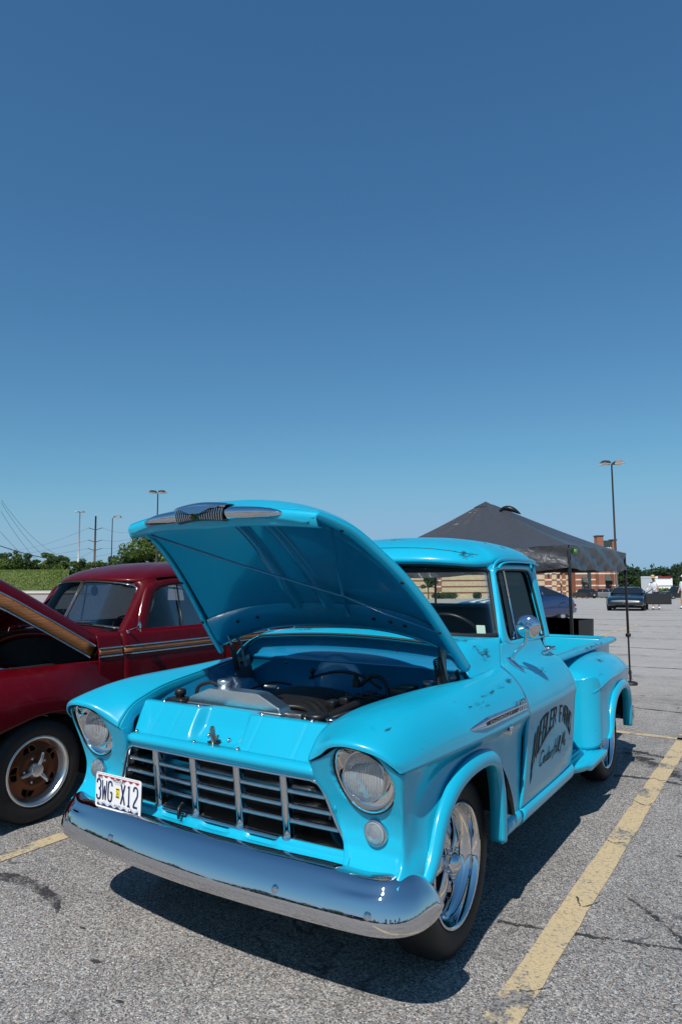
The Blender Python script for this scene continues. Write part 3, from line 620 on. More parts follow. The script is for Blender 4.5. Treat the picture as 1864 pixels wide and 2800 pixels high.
# --- latch panel ---------------------------------------------------------
def latch_pt(u, v):
    """u -1..1 across, v 0 bottom..1 top"""
    x = u*(.520+.03*v); y = -.612+.078*v+.006*u*u; z = .866+.128*v
    d = 0
    for xs in (-.42, -.30, .17, .40): d += .0035*max(0, 1-abs(x-xs-.02*v)/.010)
    rec = np.clip((.16-abs(x+.03))/.05, 0, 1); rec = rec*rec*(3-2*rec)
    vv = np.clip(v/.30, 0, 1)
    y += d+.045*rec*np.clip((v-.05)/.5, 0, 1); z -= .030*rec*vv*(1-v)*1.2
    return (x, y, z)
G = np.array([[latch_pt(u, v) for v in np.linspace(0, 1, 24)] for u in np.linspace(-1, 1, 160)])
top = np.array([[(p[0], p[1]+d, p[2]+e) for d, e in ((.008, .003), (.03, .003), (.06, .0))] for p in G[:, -1]])
lp = MB().grid(np.concatenate([G, top], 1)).build('latch_panel', PT, truck, thick=.003)
for x, v in ((-.50, .02), (-.125, .02), (.125, .02), (-.03-.06, .36), (.03, .33)):
    p = latch_pt(x/.52, v); MB().lathe([(0, .0095), (-.004, .0095), (-.006, .007), (-.010, .006), (-.012, .0005)], (p[0], p[1]-.001, p[2]+.004), 'y', 10).build('bolt', 'chrome_worn', lp)
for x in (-.427, -.20, .17, .427):
    p = latch_pt(x/.55, 1.0); MB().lathe([(0, .010), (.004, .010), (.006, .007), (.012, .006), (.013, .0005)], (p[0], p[1]+.02, p[2]+.003), 'z', 10).build('bolt', 'chrome_worn', lp)
lt = MB().tube([(-.035, -.585, .872), (-.037, -.592, .905), (-.038, -.596, .935), (-.038, -.594, .945)], [.013, .014, .016, .009], 10, flat=(.4, 1)); lt.box((-.022, -.588, .898), (.02, .012, .022), bev=.003)
lt.build('hood_latch', 'steel', truck)
MB().box((-.035, -.580, .875), (.062, .03, .006)).build('latch_slot', 'black_matte', truck)
# --- front bumper ----------------------------------------------------------
def bumper_path(n=120):
    P = [(0,-.795),(.30,-.785),(.55,-.766),(.72,-.748),(.83,-.728),(.90,-.692),(.945,-.635),(.965,-.565),(.970,-.50)]
    P = np.array([(-x, y) for x, y in P[:0:-1]]+P); return cr(P, n)
BP = bumper_path(); Tn = np.gradient(BP, axis=0); Tn /= np.linalg.norm(Tn, axis=1)[:, None]; Nn = np.stack([Tn[:, 1], -Tn[:, 0]], -1)
prof = [(-.095,.586),(-.075,.585),(-.058,.578),(-.042,.563),(-.026,.538),(-.012,.510),(-.001,.480),(.007,.450),(.011,.424),(.008,.400),(-.004,.384),(-.022,.375),(-.038,.377)]
prof = [(d, .375+(z-.375)*.845) for d, z in prof]
G = []
for i, (p, nn) in enumerate(zip(BP, Nn)):
    e = np.clip((abs(p[1])-.50)/.14, 0, 1) if abs(p[0]) > .9 else 1.0     # the wing tips round off
    e = math.sqrt(max(0, 1-(1-e)**2))
    dip = .010*math.exp(-((abs(p[0])-.78)/.10)**2)
    G.append([(p[0]+nn[0]*(d), p[1]+nn[1]*(d), .452+(z-.452)*(.45+.55*e)-(dip if z > .51 else 0)) for d, z in prof])
bump = MB().grid(cr_eval(np.swapaxes(np.array(G), 0, 1), np.linspace(0, 12, 60)).swapaxes(0, 1)).build('front_bumper', 'chrome', truck, thick=.004)
for s in (1, -1):
    for x, y, z in ((.454, -.774, .462), (.816, -.734, .446)):
        MB().lathe([(.006, .016), (-.003, .0155), (-.009, .0125), (-.013, .007), (-.0145, .0005)], (s*x, y, z), 'y', 20).build('bumper_bolt', 'chrome', bump)
    MB().box((s*.42, -.54, .45), (.05, .28, .06)).build('bumper_bracket', 'black_matte', bump)
# --- licence plate -----------------------------------------------------------
PC = np.array([-.488, -.716, .622]); prx = rotm('X', R(-1)) @ rotm('Z', R(0))
def on_plate(u, v, e=0.0): return PC+prx @ np.array([u, -e, v])
def rrect(w_, h_, r_, n=6):
    P = []
    for cx, cy, a0 in ((w_/2-r_, h_/2-r_, 0), (-w_/2+r_, h_/2-r_, 90), (-w_/2+r_, -h_/2+r_, 180), (w_/2-r_, -h_/2+r_, 270)):
        for k in range(n+1):
            t = R(a0+90*k/n); P.append((cx+r_*math.cos(t), cy+r_*math.sin(t)))
    return P
def flat_poly(pts, place, e, name, mat, parent, thick=.0008):
    mb = MB(); mb.add([place(u, v, e) for u, v in pts], [tuple(range(len(pts)))]); return mb.build(name, mat, parent, smooth=False, thick=thick, off=0)
plate = flat_poly(rrect(.305, .152, .014), on_plate, 0, 'license_plate', 'plate_white', truck, .002)
MB().tube(np.array([on_plate(u, v, .001) for u, v in rrect(.301, .148, .013)]), .0022, 6, closed=True).build('rim', 'plate_white', plate)
def plate_text(t, u, v, size, mat, xs=1.0, sp=1.0, name='characters'):
    V, F = text_geo(t, size, 0, xs, spacing=sp)
    MB().add([on_plate(u+a[0], v+a[1], .0026) for a in V], F).build(name, mat, plate, smooth=False)
# tall serial drawn with strokes
def plate_stroke(P, u0, sx, sy, wd=.0085, n=26):
    mb = MB(); P = [(u0+x*sx, -.040+y*sy) for x, y in P]
    stroke(mb, P, wd, lambda u, v: on_plate(u, v, .003), n); mb.build('serial_character', 'plate_navy', plate, smooth=False)
cw, chh = .026, .085
plate_stroke([(0,.80),(.12,.96),(.5,1.0),(.9,.92),(1,.75),(.85,.58),(.5,.53)], -.143, cw, chh); plate_stroke([(.5,.53),(.9,.47),(1,.25),(.88,.06),(.5,0),(.1,.05),(0,.22)], -.143, cw, chh)
for P in ([(0,1),(.22,0)], [(.22,0),(.5,.72)], [(.5,.72),(.78,0)], [(.78,0),(1,1)]): plate_stroke(P, -.106, cw*1.15, chh, .0062, 4)
plate_stroke([(1,.78),(.85,.97),(.5,1.0),(.12,.93),(0,.70),(0,.30),(.12,.07),(.5,0),(.88,.07),(1,.28),(1,.46)], -.065, cw, chh, n=40); plate_stroke([(.55,.46),(1,.46)], -.065, cw, chh, n=3)
for P in ([(0,1),(1,0)], [(1,1),(0,0)]): plate_stroke(P, .022, cw, chh, .0085, 4)
plate_stroke([(.5,1),(.5,0)], .064, .022, chh, n=4); plate_stroke([(.1,.0),(.9,0)], .064, .022, chh, n=3); plate_stroke([(.15,.88),(.5,.98)], .064, .022, chh, .006, 3)
plate_stroke([(0,.78),(.12,.95),(.5,1.0),(.9,.93),(1,.72),(.9,.55),(.2,.2),(0,0)], .105, cw, chh, n=40); plate_stroke([(0,.02),(1,.02)], .105, cw, chh, n=3)
plate_text('MISSOURI', .004, .047, .019, 'plate_navy', .95); plate_text('BICENTENNIAL', .004, .0385, .009, 'plate_grey', .85)
plate_text('NOV', -.122, .049, .019, 'plate_navy', .8); plate_text('1821 • 2021', 0, -.0555, .012, 'plate_navy', .8)
flat_poly([(-.012, .024), (-.012, -.018), (.012, -.018), (.012, .024)], on_plate, .0026, 'sticker', 'sticker_yellow', plate, .0004)
V, F = text_geo('26', .026, 0, .7); MB().add([on_plate(a[0], -.006+a[1], .0034) for a in V], F).build('sticker_number', 'plate_navy', plate, smooth=False)
flat_poly([(-.010, .022), (-.010, .016), (.010, .016), (.010, .022)], on_plate, .0034, 'sticker_band', 'plate_navy', plate, .0003)
flat_poly([(-.010, -.010), (-.010, -.016), (.010, -.016), (.010, -.010)], on_plate, .0034, 'sticker_band', 'plate_navy', plate, .0003)
wu = np.linspace(-.138, .138, 80)
flat_poly([(u, .0655) for u in wu]+[(u, .0605-.0042*math.cos(u*150)-.0005) for u in wu[::-1]], on_plate, .0024, 'red_scallop', 'plate_red', plate, .0004)
flat_poly([(u, -.0665) for u in wu]+[(u, -.060+.0045*math.cos(u*140)) for u in wu[::-1]], on_plate, .0024, 'navy_scallop', 'plate_navy', plate, .0004)
flat_poly([(u, -.0595+.0045*math.cos(u*140)) for u in wu]+[(u, -.050+.0045*math.cos(u*140)) for u in wu[::-1]], on_plate, .0022, 'grey_scallop', 'plate_grey', plate, .0003)
for u in (-.10, .085): 
    p = on_plate(u, -.056, .002); MB().lathe([(.002, .005), (-.003, .0045), (-.005, .0005)], p, 'y', 10).build('screw', 'chrome_worn', plate)
p = on_plate(.085, .0575, .0026); MB().lathe([(0, .0032), (-.0005, .0005)], p, 'y', 10).build('screw_hole', 'black_matte', plate)
MB().box(tuple(PC+np.array([.0, .03, -.03])), (.20, .05, .02)).build('plate_bracket', 'steel', plate)
# zip tie on the grille
MB().tube(cr([(-.205, -.60, .60), (-.20, -.625, .585), (-.195, -.632, .56), (-.20, -.625, .545), (-.205, -.61, .57)], 20), .006, 6).build('zip_tie', 'black_plastic', grille)
# --- engine bay ------------------------------------------------------------
fwx = np.linspace(-.735, .735, 60)
def fw_top(x): return 1.258-.030*(abs(x)/.6)**2-.09*max(0, (abs(x)-.60)/.135)**2
G = []
for x in fwx:
    t = fw_top(x); G.append([(x, .40+.02*0, t), (x, .425, t-.02), (x, .44, t-.06), (x, .445, 1.118), (x, .432, 1.112), (x, .432, 1.104), (x, .445, 1.098), (x, .45, .95), (x, .45, .55)])
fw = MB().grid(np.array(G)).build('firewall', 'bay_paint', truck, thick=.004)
MB().lathe([(.452, .165), (.440, .163), (.432, .155), (.430, .10), (.430, .0005)], (-.08, 0, .985), 'y', 40).build('access_cover', 'bay_paint', fw)
for x, z in ((-.45, 1.08), (.25, .93), (.48, .90), (-.20, 1.20), (.3, 1.19)): MB().lathe([(.442, .008), (.434, .007), (.432, .0005)], (x, 0, z), 'y', 10).build('bolt', 'steel', fw)
MB().tube(np.array([(x, .392, fw_top(x)+.004) for x in np.linspace(-.69, .69, 50)]), .008, 6).build('weatherstrip', 'rubber', truck)
# cowl top with its louvres
def ws_base(x): return float(np.interp(abs(x), [0, .3, .5, .6, .685, .70], [.545, .570, .645, .725, .845, .90]))
G = []
for x in np.linspace(-.70, .70, 90):
    t = fw_top(x)+.008; yb = ws_base(x); zb = 1.283-.04*(abs(x)/.69)**1.6
    row = []
    for k, v in enumerate(np.linspace(0, 1, 30)):
        y = .385+(yb-.385)*v; z = t+(zb-t)*v+.012*math.sin(math.pi*v)
        if abs(x) < .52 and .12 < v < .62: z += .0035*math.sin(v*95)
        row.append((x, y, z))
    G.append([(x, .39, t-.02)]+row)
cowl = MB().grid(np.array(G)).build('cowl_panel', PT, truck, thick=.004)
for s in (1, -1):
    secs = [[(.615,.380,1.232),(.665,.362,1.205),(.712,.340,1.160),(.738,.322,1.120),(.757,.306,1.090)], [(.64,.52,1.253),(.690,.49,1.215),(.728,.45,1.165),(.752,.42,1.128),(.770,.40,1.099)],
            [(.675,.70,1.248),(.708,.66,1.215),(.738,.60,1.165),(.762,.56,1.130),(.781,.545,1.108)], [(.712,.87,1.240),(.730,.805,1.210),(.752,.745,1.165),(.772,.695,1.132),(.7885,.660,1.1125)]]
    MB().grid(loft(secs, 30, 24)).build('cowl_side', PT, cowl, thick=.004, off=1 if s > 0 else 1, mirror=s < 0)
# radiator
rad = MB(); tp = [(-.372,.984),(-.365,1.012),(-.245,1.060),(-.225,1.063),(.045,1.063),(.062,1.060),(.178,1.010),(.186,.984)]
ya, yb = -.415, -.335
G = np.array([[(x, y, z) for x, z in tp] for y in (ya, ya-.004, ya-.004, ya, yb, yb)])
Q = [[(x*1+(.0), ya, z) for x, z in tp], [(x, yb, z) for x, z in tp]]
rad.grid(np.array(Q)); o = len(rad.v)
rad.add([(x, ya, z) for x, z in tp], [tuple(range(len(tp)))]); rad.add([(x, yb, z) for x, z in tp], [tuple(range(len(tp)))[::-1]])
rad = rad.build('radiator', 'aluminium', truck, smooth=False, weld=True, bevel=.004)
MB().box((-.093, (ya+yb)/2, .982), (.57, .088, .014), bev=.004).build('tank_flange', 'aluminium', rad)
for k in range(60): 
    pass
fin = MB()
for x in np.linspace(-.355, .165, 70): fin.box((x, ya+.012, .948), (.0028, .012, .055))
fin.box((-.095, ya+.03, .94), (.53, .03, .07)); fin.build('fin_pack', 'aluminium_dark', rad, smooth=False)['kind'] = 'stuff'
cap = MB().lathe([(1.058, .030), (1.078, .030), (1.080, .034), (1.098, .034), (1.102, .031), (1.103, .0005)], (-.175, (ya+yb)/2, 0), 'z', 28).build('radiator_cap', 'aluminium', rad)
MB().tube(cr([(-.21, -.375, 1.075), (-.28, -.37, 1.08), (-.36, -.36, 1.05), (-.39, -.34, .99), (-.39, -.32, .93)], 30), .009, 8).build('overflow_hose', 'rubber', truck)
MB().box((.22, -.37, .965), (.11, .03, .05), bev=.004).build('radiator_bracket', 'aluminium_dark', rad)
MB().box((-.42, -.40, .962), (.10, .03, .012), bev=.003).build('radiator_bracket', 'aluminium_dark', rad)
# reservoirs
rs = MB().box((-.44, -.40, .985), (.11, .09, .035), bev=.01); rs.build('overflow_tank', 'black_plastic', truck)
MB().lathe([(1.0, .02), (1.012, .02), (1.014, .028), (1.038, .027), (1.042, .022), (1.043, .0005)], (-.44, -.40, 0), 'z', 20).build('tank_cap', 'black_plastic', truck)
MB().lathe([(.90, .04), (.975, .04), (.985, .048), (1.0, .048), (1.004, .04), (1.004, .0005)], (.36, -.38, 0), 'z', 24).build('coolant_cap', 'black_plastic', truck)
MB().lathe([(.90, .02), (.985, .02), (.99, .026), (1.0, .024), (1.002, .0005)], (.46, -.42, 0), 'z', 20).build('filler_neck', 'chrome_worn', truck)
# engine with a ribbed intake cover
eng = MB()
secs = []
for y, wd, h in ((-.22, .12, .90), (-.18, .18, .95), (-.05, .23, .99), (.12, .25, 1.005), (.24, .23, .99), (.31, .19, .95)):
    secs.append([(-.04-wd, y, .86), (-.04-wd*.96, y, h-.07), (-.04-wd*.7, y, h-.015), (-.04-wd*.3, y, h), (-.04+wd*.3, y, h), (-.04+wd*.7, y, h-.015), (-.04+wd*.96, y, h-.07), (-.04+wd, y, .86)])
G = loft(secs, 90, 30)
G[..., 2] += .0025*np.sin(np.arange(90)*1.55)[:, None]
eng.grid(G); eng = eng.build('engine', 'engine_black', truck)
MB().box((-.04, .05, .78), (.60, .60, .24), bev=.03).build('engine_block', 'engine_black', eng)
MB().tube(cr([(.26, -.2, .93), (.30, 0, .97), (.31, .2, .975), (.28, .33, .95)], 24), .022, 8).build('fuel_rail', 'black_plastic', eng)
MB().tube(cr([(.12, -.27, .92), (.20, -.30, .95), (.33, -.28, .95), (.42, -.15, .93)], 24), .016, 8).build('hose', 'rubber', eng)
MB().tube(cr([(.02, -.30, .93), (.14, -.33, .97), (.27, -.30, .945), (.36, -.2, .90)], 24), .02, 8).build('hose', 'steel', eng)
MB().tube(cr([(.18, .25, 1.02), (.24, .28, 1.07), (.33, .25, 1.05), (.38, .2, .95)], 24), .011, 8).build('hose', 'rubber', eng)
MB().lathe([(1.02, .02), (1.055, .022), (1.06, .014), (1.085, .012), (1.09, .0005)], (.19, .20, 0), 'z', 16).build('sensor', 'engine_black', eng)
MB().lathe([(1.03, .008), (1.06, .008), (1.07, .016), (1.085, .016), (1.09, .0005)], (-.12, .25, 0), 'z', 12).build('dipstick', 'black_plastic', eng)
MB().tube([(-.14, -.12, 1.04), (-.05, -.14, 1.045)], .009, 8).build('vacuum_pipe', 'steel', eng)
for k, P in enumerate(([(-.30,.30,.98),(-.36,.20,1.0),(-.40,.0,.97),(-.42,-.2,.93)], [(.30,.36,.98),(.40,.34,1.02),(.50,.25,1.0),(.55,.05,.95)], [(-.20,.33,1.02),(-.05,.38,1.06),(.12,.37,1.05),(.25,.34,1.0)], [(.34,-.34,.95),(.42,-.25,.985),(.45,-.10,.97),(.40,.05,.95)], [(-.33,-.28,.96),(-.40,-.20,.985),(-.44,-.05,.97)], [(.05,-.31,.95),(.10,-.26,.985),(.20,-.24,.98),(.30,-.30,.95)], [(.20,.10,.985),(.30,.06,1.0),(.38,.12,.985),(.46,.20,.95)])):
    MB().tube(cr(P, 24), (.006, .005, .008, .012, .007, .014, .005)[k], 7).build('wire_loom' if k in (0, 1, 4, 6) else 'hose', 'black_plastic' if k % 2 else 'rubber', eng)
for k in range(4): MB().box((.235+.01*k, -.08+.10*k, .985), (.045, .06, .035), None, .006).build('coil_pack', 'black_plastic', eng)
MB().box((.02, -.30, .93), (.62, .05, .10), None, .01).build('fan_shroud', 'black_plastic', truck)
MB().lathe([(-.03, .0005), (-.03, .07), (-.015, .075), (.0, .065), (.015, .075), (.03, .07), (.03, .0005)], (.27, -.28, .90), 'y', 24).build('alternator', 'aluminium_dark', eng)
MB().box((.42, .28, 1.0), (.10, .14, .07), None, .012).build('fuse_box', 'black_plastic', truck)
MB().lathe([(.98, .03), (1.03, .03), (1.04, .034), (1.055, .034), (1.06, .0005)], (.52, .36, 0), 'z', 18).build('brake_reservoir', 'aluminium_dark', truck)
MB().box((0, -.0, .62), (1.0, .9, .02)).build('engine_tray', 'black_matte', truck)
# --- hood, raised ------------------------------------------------------------
HE = [(.793,.239,1.158),(.770,.115,1.285),(.735,-.03,1.440),(.690,-.175,1.578),(.645,-.305,1.680),(.606,-.43,1.762),(.572,-.545,1.806),(.546,-.640,1.829)]
HC = [(0,.300,1.320),(0,.205,1.420),(0,.055,1.565),(0,-.10,1.700),(0,-.25,1.815),(0,-.41,1.898),(0,-.57,1.910),(0,-.700,1.868)]
HE, HC = np.array(HE), np.array(HC)
he = cr_eval(HE, np.linspace(0, 7, 60)); hc = cr_eval(HC, np.linspace(0, 7, 60))
qs = np.sin(np.linspace(-1, 1, 81)*math.pi/2)
def hood_pt(i, q, drop=0.0):
    a = abs(q); g = (1-a**2.6)**.85
    t = i/59.0
    g = g*(1-t**8)+(1-a*a)*t**8
    p = he[i]+(hc[i]-he[i])*g; return np.array([q*he[i][0], p[1], p[2]])+drop*np.array([0, -.573, -.82])
G = np.array([[hood_pt(i, q) for q in qs] for i in range(60)])
hood = MB().grid(G).build('hood', PT, truck, thick=.003, off=1)
# front lip drops from the leading edge; side flanges turn down and in
lipv = np.array([(0, -.010, -.012), (0, -.010, -.03), (0, .002, -.058), (0, .010, -.066), (0, .035, -.064)])
fe = G[-1]; L = [fe]+[np.array([p+lv*np.array([1, 1, 1.3-.33*(abs(p[0])/.546)]) for p in fe]) for lv in lipv]
MB().grid(np.array(L)).build('hood_lip', PT, hood, thick=.002)
for s in (1, -1):
    e0 = np.array([(s*p[0], p[1], p[2]) for p in he]); nrm = np.array([0, -.50, -.72])
    rows = [e0, e0+nrm*.016+np.array([-.001*s, 0, 0]), e0+nrm*.026+np.array([-.006*s, 0, 0]), e0+nrm*.031+np.array([-.011*s, 0, 0]), e0+nrm*.031+np.array([-.036*s, 0, 0]), e0+nrm*.024+np.array([-.040*s, 0, 0]), e0+nrm*.010+np.array([-.040*s, 0, 0])]
    fl = MB().grid(np.array(rows)).build('side_flange', PT, hood, thick=.002)
    for i in (12, 25, 46):
        c = e0[i]+nrm*.032+np.array([-.022*s, 0, 0]); mb = MB().lathe([(0, .009), (-.004, .009), (-.006, .006), (-.006, .0005)], (0, 0, 0), 'z', 12)
        M3 = rotm('X', R(-34)); mb.v = [tuple(M3 @ np.array(v)+c) for v in mb.v]; mb.build('rubber_bumper', 'rubber', hood)
# inner skin: recessed panel, rear stiffener, centre ribs, cross braces and latch striker
Gi = np.array([[hood_pt(i, q*.93, .030+.012*math.sin(math.pi*min(1, (i-3)/53))) for q in qs] for i in range(4, 56)])
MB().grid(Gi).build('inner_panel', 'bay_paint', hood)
def under(i, q, d): return hood_pt(int(i), q, d)
MB().grid(np.array([[under(i, q, d) for q in np.linspace(-.94, .94, 50)] for i, d in ((0, .004), (2, .035), (5, .050), (8, .052), (11, .050), (12, .040))])).build('rear_stiffener', 'bay_paint', hood)
for q in (-.17, .10):
    MB().grid(np.array([[under(i, q+e, d) for e, d in ((-.045, .036), (-.035, .058), (.035, .058), (.045, .036))] for i in range(11, 56)])).build('rib', 'bay_paint', hood)
for q in (-.72, -.55, .55, .66, .42): 
    c = under(9, q, .058); mb = MB().lathe([(0, .010), (-.002, .010), (-.003, .0005)], (0, 0, 0), 'z', 10); M3 = rotm('X', R(-45)); mb.v = [tuple(M3 @ np.array(v)+c) for v in mb.v]; mb.build('drain_hole', 'black_matte', hood)
MB().grid(np.array([[under(54, q, d) for q in np.linspace(-.93, .93, 40)] for d in (.046, .062)]+[[under(57, q, d) for q in np.linspace(-.93, .93, 40)] for d in (.062, .03)])).build('front_stiffener', PT, hood)
J = under(15, .28, .055)
for a in (under(52, -.90, .05), under(12, .95, .05), under(48, .93, .045), under(9, .22, .055)): MB().tube([J, (np.array(J)+a)/2+np.array([0, -.006, -.006]), a], .0065, 6).build('brace_rod', 'bay_paint', hood)
sp_ = under(55, .04, .05); MB().box(tuple(sp_), (.15, .05, .016), rotm('X', R(-34)), .004).build('striker_plate', PT, hood)
MB().box(tuple(sp_+np.array([0, -.008, -.012])), (.05, .025, .01), rotm('X', R(-34))).build('striker_slot', 'black_matte', hood)
# hood ornament: ribbed centre with tapered wings
def lip_y(x): return float(np.interp(abs(x), [0, .3, .546], [-.714, -.690, -.652]))
def lip_z(x): return float(np.interp(abs(x), [0, .3, .546], [1.866, 1.851, 1.829]))
orn = None
for s in (1, -1):
    ow = MB()
    G = []
    for x in np.linspace(.125, .405, 40):
        t = (x-.125)/.28; hh = .026*math.sqrt(max(0, 1-t**2.6))+.0006; bl = .026*math.sqrt(max(0, 1-t**3))+.001
        zc = lip_z(x)-.017+.004*t
        G.append([(s*x, lip_y(x)-bl*cy, zc+hh*cz) for cy, cz in ((-.2, 1.02), (.35, .98), (.8, .72), (1, .3), (1.0, -.2), (.8, -.75), (.35, -1), (-.2, -1.02))])
    ow.grid(np.array(G)); ow = ow.build('hood_ornament' if orn is None else 'ornament_wing', 'chrome', hood if orn is None else orn); orn = orn or ow
G = []
for x in np.linspace(-.14, .14, 40):
    zt = 1.880-.010*(x/.14)**2; e = 0
    G.append([(x, lip_y(x)+.035, zt+.004), (x, lip_y(x)-.012, zt+.002), (x, lip_y(x)-.030+e, zt-.012), (x, lip_y(x)-.032+e, zt-.035), (x, lip_y(x)-.026+e, zt-.056), (x, lip_y(x), zt-.064)])
MB().grid(np.array(G)).build('ornament_block', 'black_plastic', orn)
for x in np.r_[np.linspace(-.135, -.02, 10), np.linspace(.02, .135, 10)]:
    q = abs(x)/.135; zt = 1.880-.010*q*q; z1 = zt-.008-.034*(1-q)**1.3
    P = [(x*1.0, lip_y(x)-.031, z1), (x*.985, lip_y(x)-.036, (z1+zt-.06)/2), (x*.97, lip_y(x)-.029, zt-.060)]
    MB().tube(cr(P, 8), .0022, 6).build('ornament_rib', 'chrome', orn)
mb = MB(); V3 = [(-.105, .004), (-.05, .003), (0, .0), (.05, .003), (.105, .004)]
mb.grid(np.array([[(x, lip_y(x)-.033-.004*k, 1.874-zz*1.0) for k, zz in ((0, .000), (1, .012 if True else 0))] for x in np.linspace(-.115, .115, 20)]))
mb.add([(-.085, -.752, 1.862), (.085, -.752, 1.862), (.03, -.758, 1.842), (.012, -.756, 1.816), (-.012, -.756, 1.816), (-.03, -.758, 1.842)], [(0, 1, 2, 3, 4, 5)])
mb.build('ornament_crest', 'chrome', orn, smooth=False, thick=.004)
G = np.array([[(x, lip_y(x)+dy, 1.884-.010*(x/.14)**2+dz) for dy, dz in ((.05, .0), (.02, .006), (-.01, .006), (-.026, -.002), (-.030, -.010))] for x in np.linspace(-.146, .146, 30)])
MB().grid(G).build('ornament_cap', 'chrome', orn, thick=.003)
# hinges with coil springs
for s in (1, -1):
    hg = MB()
    hg.tube([(s*.66, .27, 1.06), (s*.665, .20, 1.20), (s*.675, .15, 1.30)], .014, 8, flat=(.35, 1)); hg.tube([(s*.64, .30, 1.06), (s*.65, .27, 1.20), (s*.66, .20, 1.27)], .012, 8, flat=(.35, 1))
    hg = hg.build('hood_hinge', 'steel', truck)
    P = [(s*.645+.017*math.cos(t), .235-.045*k, 1.05+.13*k+.017*math.sin(t)) for k, t in [(i/119., i*.75) for i in range(120)]]
    MB().tube(P, .004, 5).build('spring', 'black_plastic', hg)
    MB().box((s*.675, .33, 1.03), (.012, .13, .16), rotm('X', R(20)), .01).build('hinge_plate', 'steel', hg)
    MB().lathe([(-.012, .022), (.012, .022), (.014, .012), (.02, .012), (.02, .0005)], (s*.68, .29, 1.09), 'x', 16).build('pivot', 'steel', hg)
# --- doors and cab sides ----------------------------------------------------
DP = [(.730,1.216),(.738,1.195),(.752,1.160),(.772,1.130),(.806,1.099),(.848,1.072),(.888,1.030),(.918,.985),(.938,.935),(.947,.892),(.940,.864),(.933,.800),(.925,.700),(.914,.580),(.899,.470),(.888,.430)]
DZ = np.array([p[1] for p in DP])[::-1]; DX = np.array([p[0] for p in DP])[::-1]
_q = cr(np.array(DP), 300); _o = np.argsort(_q[:, 1]); DZs, DXs = _q[_o, 1], _q[_o, 0]
def taper(y): return 1.0-.012*max(0, (y-1.1)/.45)**2
def door_x(y, z): return float(np.interp(z, DZs, DXs))*taper(y)
def door_front_y(z): return float(np.interp(z, [.43,.59,.90,1.0,1.05,1.10,1.13,1.165,1.21,1.22], [.592,.602,.607,.622,.636,.655,.701,.752,.812,.83]))
for s in (1, -1):
    prof = cr(np.array(DP), 60)
    G = []
    for u in np.linspace(0, 1, 70):
        col = []
        for x, z in prof:
            y0 = door_front_y(z); y = y0+(1.515-y0)*u; col.append((x*taper(y), y, z))
        G.append(col)
    door = MB().grid(np.array(G)).build('door', PT, truck, thick=.02, off=1, mirror=s < 0)
    # cab corner behind the door
    G = []
    for y, dx in ((1.521, 0), (1.54, -.002), (1.565, -.010), (1.59, -.030), (1.61, -.07), (1.62, -.13)):
        G.append([(max(.60, x*taper(1.52)+dx*(1 if z < 1.12 else .35)), y+(.05 if z > 1.12 else 0)*min(1, (z-1.12)/.08), z) for x, z in prof])
    MB().grid(loft(G, 24, 60)).build('cab_corner', PT, truck, thick=.004, off=1, mirror=s < 0)
    # rocker / running board strip
    rp = [(.875, .436), (.895, .432), (.904, .418), (.904, .395), (.892, .372), (.875, .355), (.850, .350)]
    G = []
    for y in np.r_[np.linspace(.592, 1.50, 20), np.linspace(1.52, 1.66, 10)]:
        e = max(0, (y-1.50)/.16); G.append([(x-.10*e**2.2, y, z) for x, z in rp])
    MB().grid(np.array(G)).build('rocker_panel', PT, truck, thick=.004, mirror=s < 0)
    G = [[(x-.004, y, z) for x, z in rp] for y in np.linspace(.36, .586, 8)]
    MB().grid(np.array(G)).build('rocker_front', PT, truck, thick=.004, mirror=s < 0)
    # window frame on the leaning upper side
    xs = lambda z: .728-(z-1.215)*.205
    OPN = [(1.045,1.205),(1.000,1.215),(.965,1.255),(.962,1.40),(.972,1.555),(.995,1.595),(1.060,1.612),(1.30,1.618),(1.545,1.615),(1.595,1.600),(1.615,1.555),(1.625,1.40),(1.632,1.255),(1.625,1.215),(1.585,1.205),(1.30,1.203)]
    OUT = [(1.045,1.190),(.95,1.195),(.868,1.225),(.905,1.40),(.945,1.575),(.965,1.625),(1.040,1.648),(1.30,1.654),(1.580,1.651),(1.640,1.635),(1.668,1.580),(1.690,1.40),(1.705,1.255),(1.70,1.19),(1.60,1.190),(1.30,1.190)]
    n_ = 120
    def loop(P): return cr_eval(np.array(P+[P[0]]), np.linspace(0, len(P), n_, endpoint=False))
    a, b2 = loop(OPN), loop(OUT); rows = []
    for q, dx in ((0, -.045), (0, -.012), (.08, -.002), (.25, .004), (.6, .006), (.9, .002), (1.0, -.004), (1.0, -.02)):
        L = a*(1-q)+b2*q; rows.append([(xs(z)+dx, y, z) for y, z in L])
    wf = MB().grid(np.array(rows), cv=True).build('window_frame', PT, door, mirror=s < 0)
    L = a*.96+np.array(b2)*.04
    MB().tube(np.array([(xs(z)-.012, y, z) for y, z in a]), .009, 6, closed=True).build('window_seal', 'rubber', door, mirror=s < 0)
    gl = MB(); gl.add([(xs(z)-.028, y, z) for y, z in a], [tuple(range(n_))]); gl.build('window_glass', 'tint_glass', door, smooth=False, mirror=s < 0)
    MB().tube([(xs(1.61)-.008, 1.135, 1.61), (xs(1.40)-.008, 1.118, 1.40), (xs(1.205)-.006, 1.10, 1.205)], .008, 8).build('vent_post', 'chrome', door, mirror=s < 0)
    MB().tube(cr([(xs(1.26)-.01, 1.085, 1.255), (xs(1.25)-.006, 1.05, 1.235), (xs(1.25)+.004, 1.04, 1.228)], 8), .008, 6).build('vent_latch', 'chrome', door, mirror=s < 0)
    # drip rail, two steps
    dr = [(.640,.965,1.590),(.642,.985,1.640),(.650,1.03,1.668),(.657,1.12,1.679),(.660,1.35,1.682),(.655,1.60,1.678),(.648,1.72,1.668)]
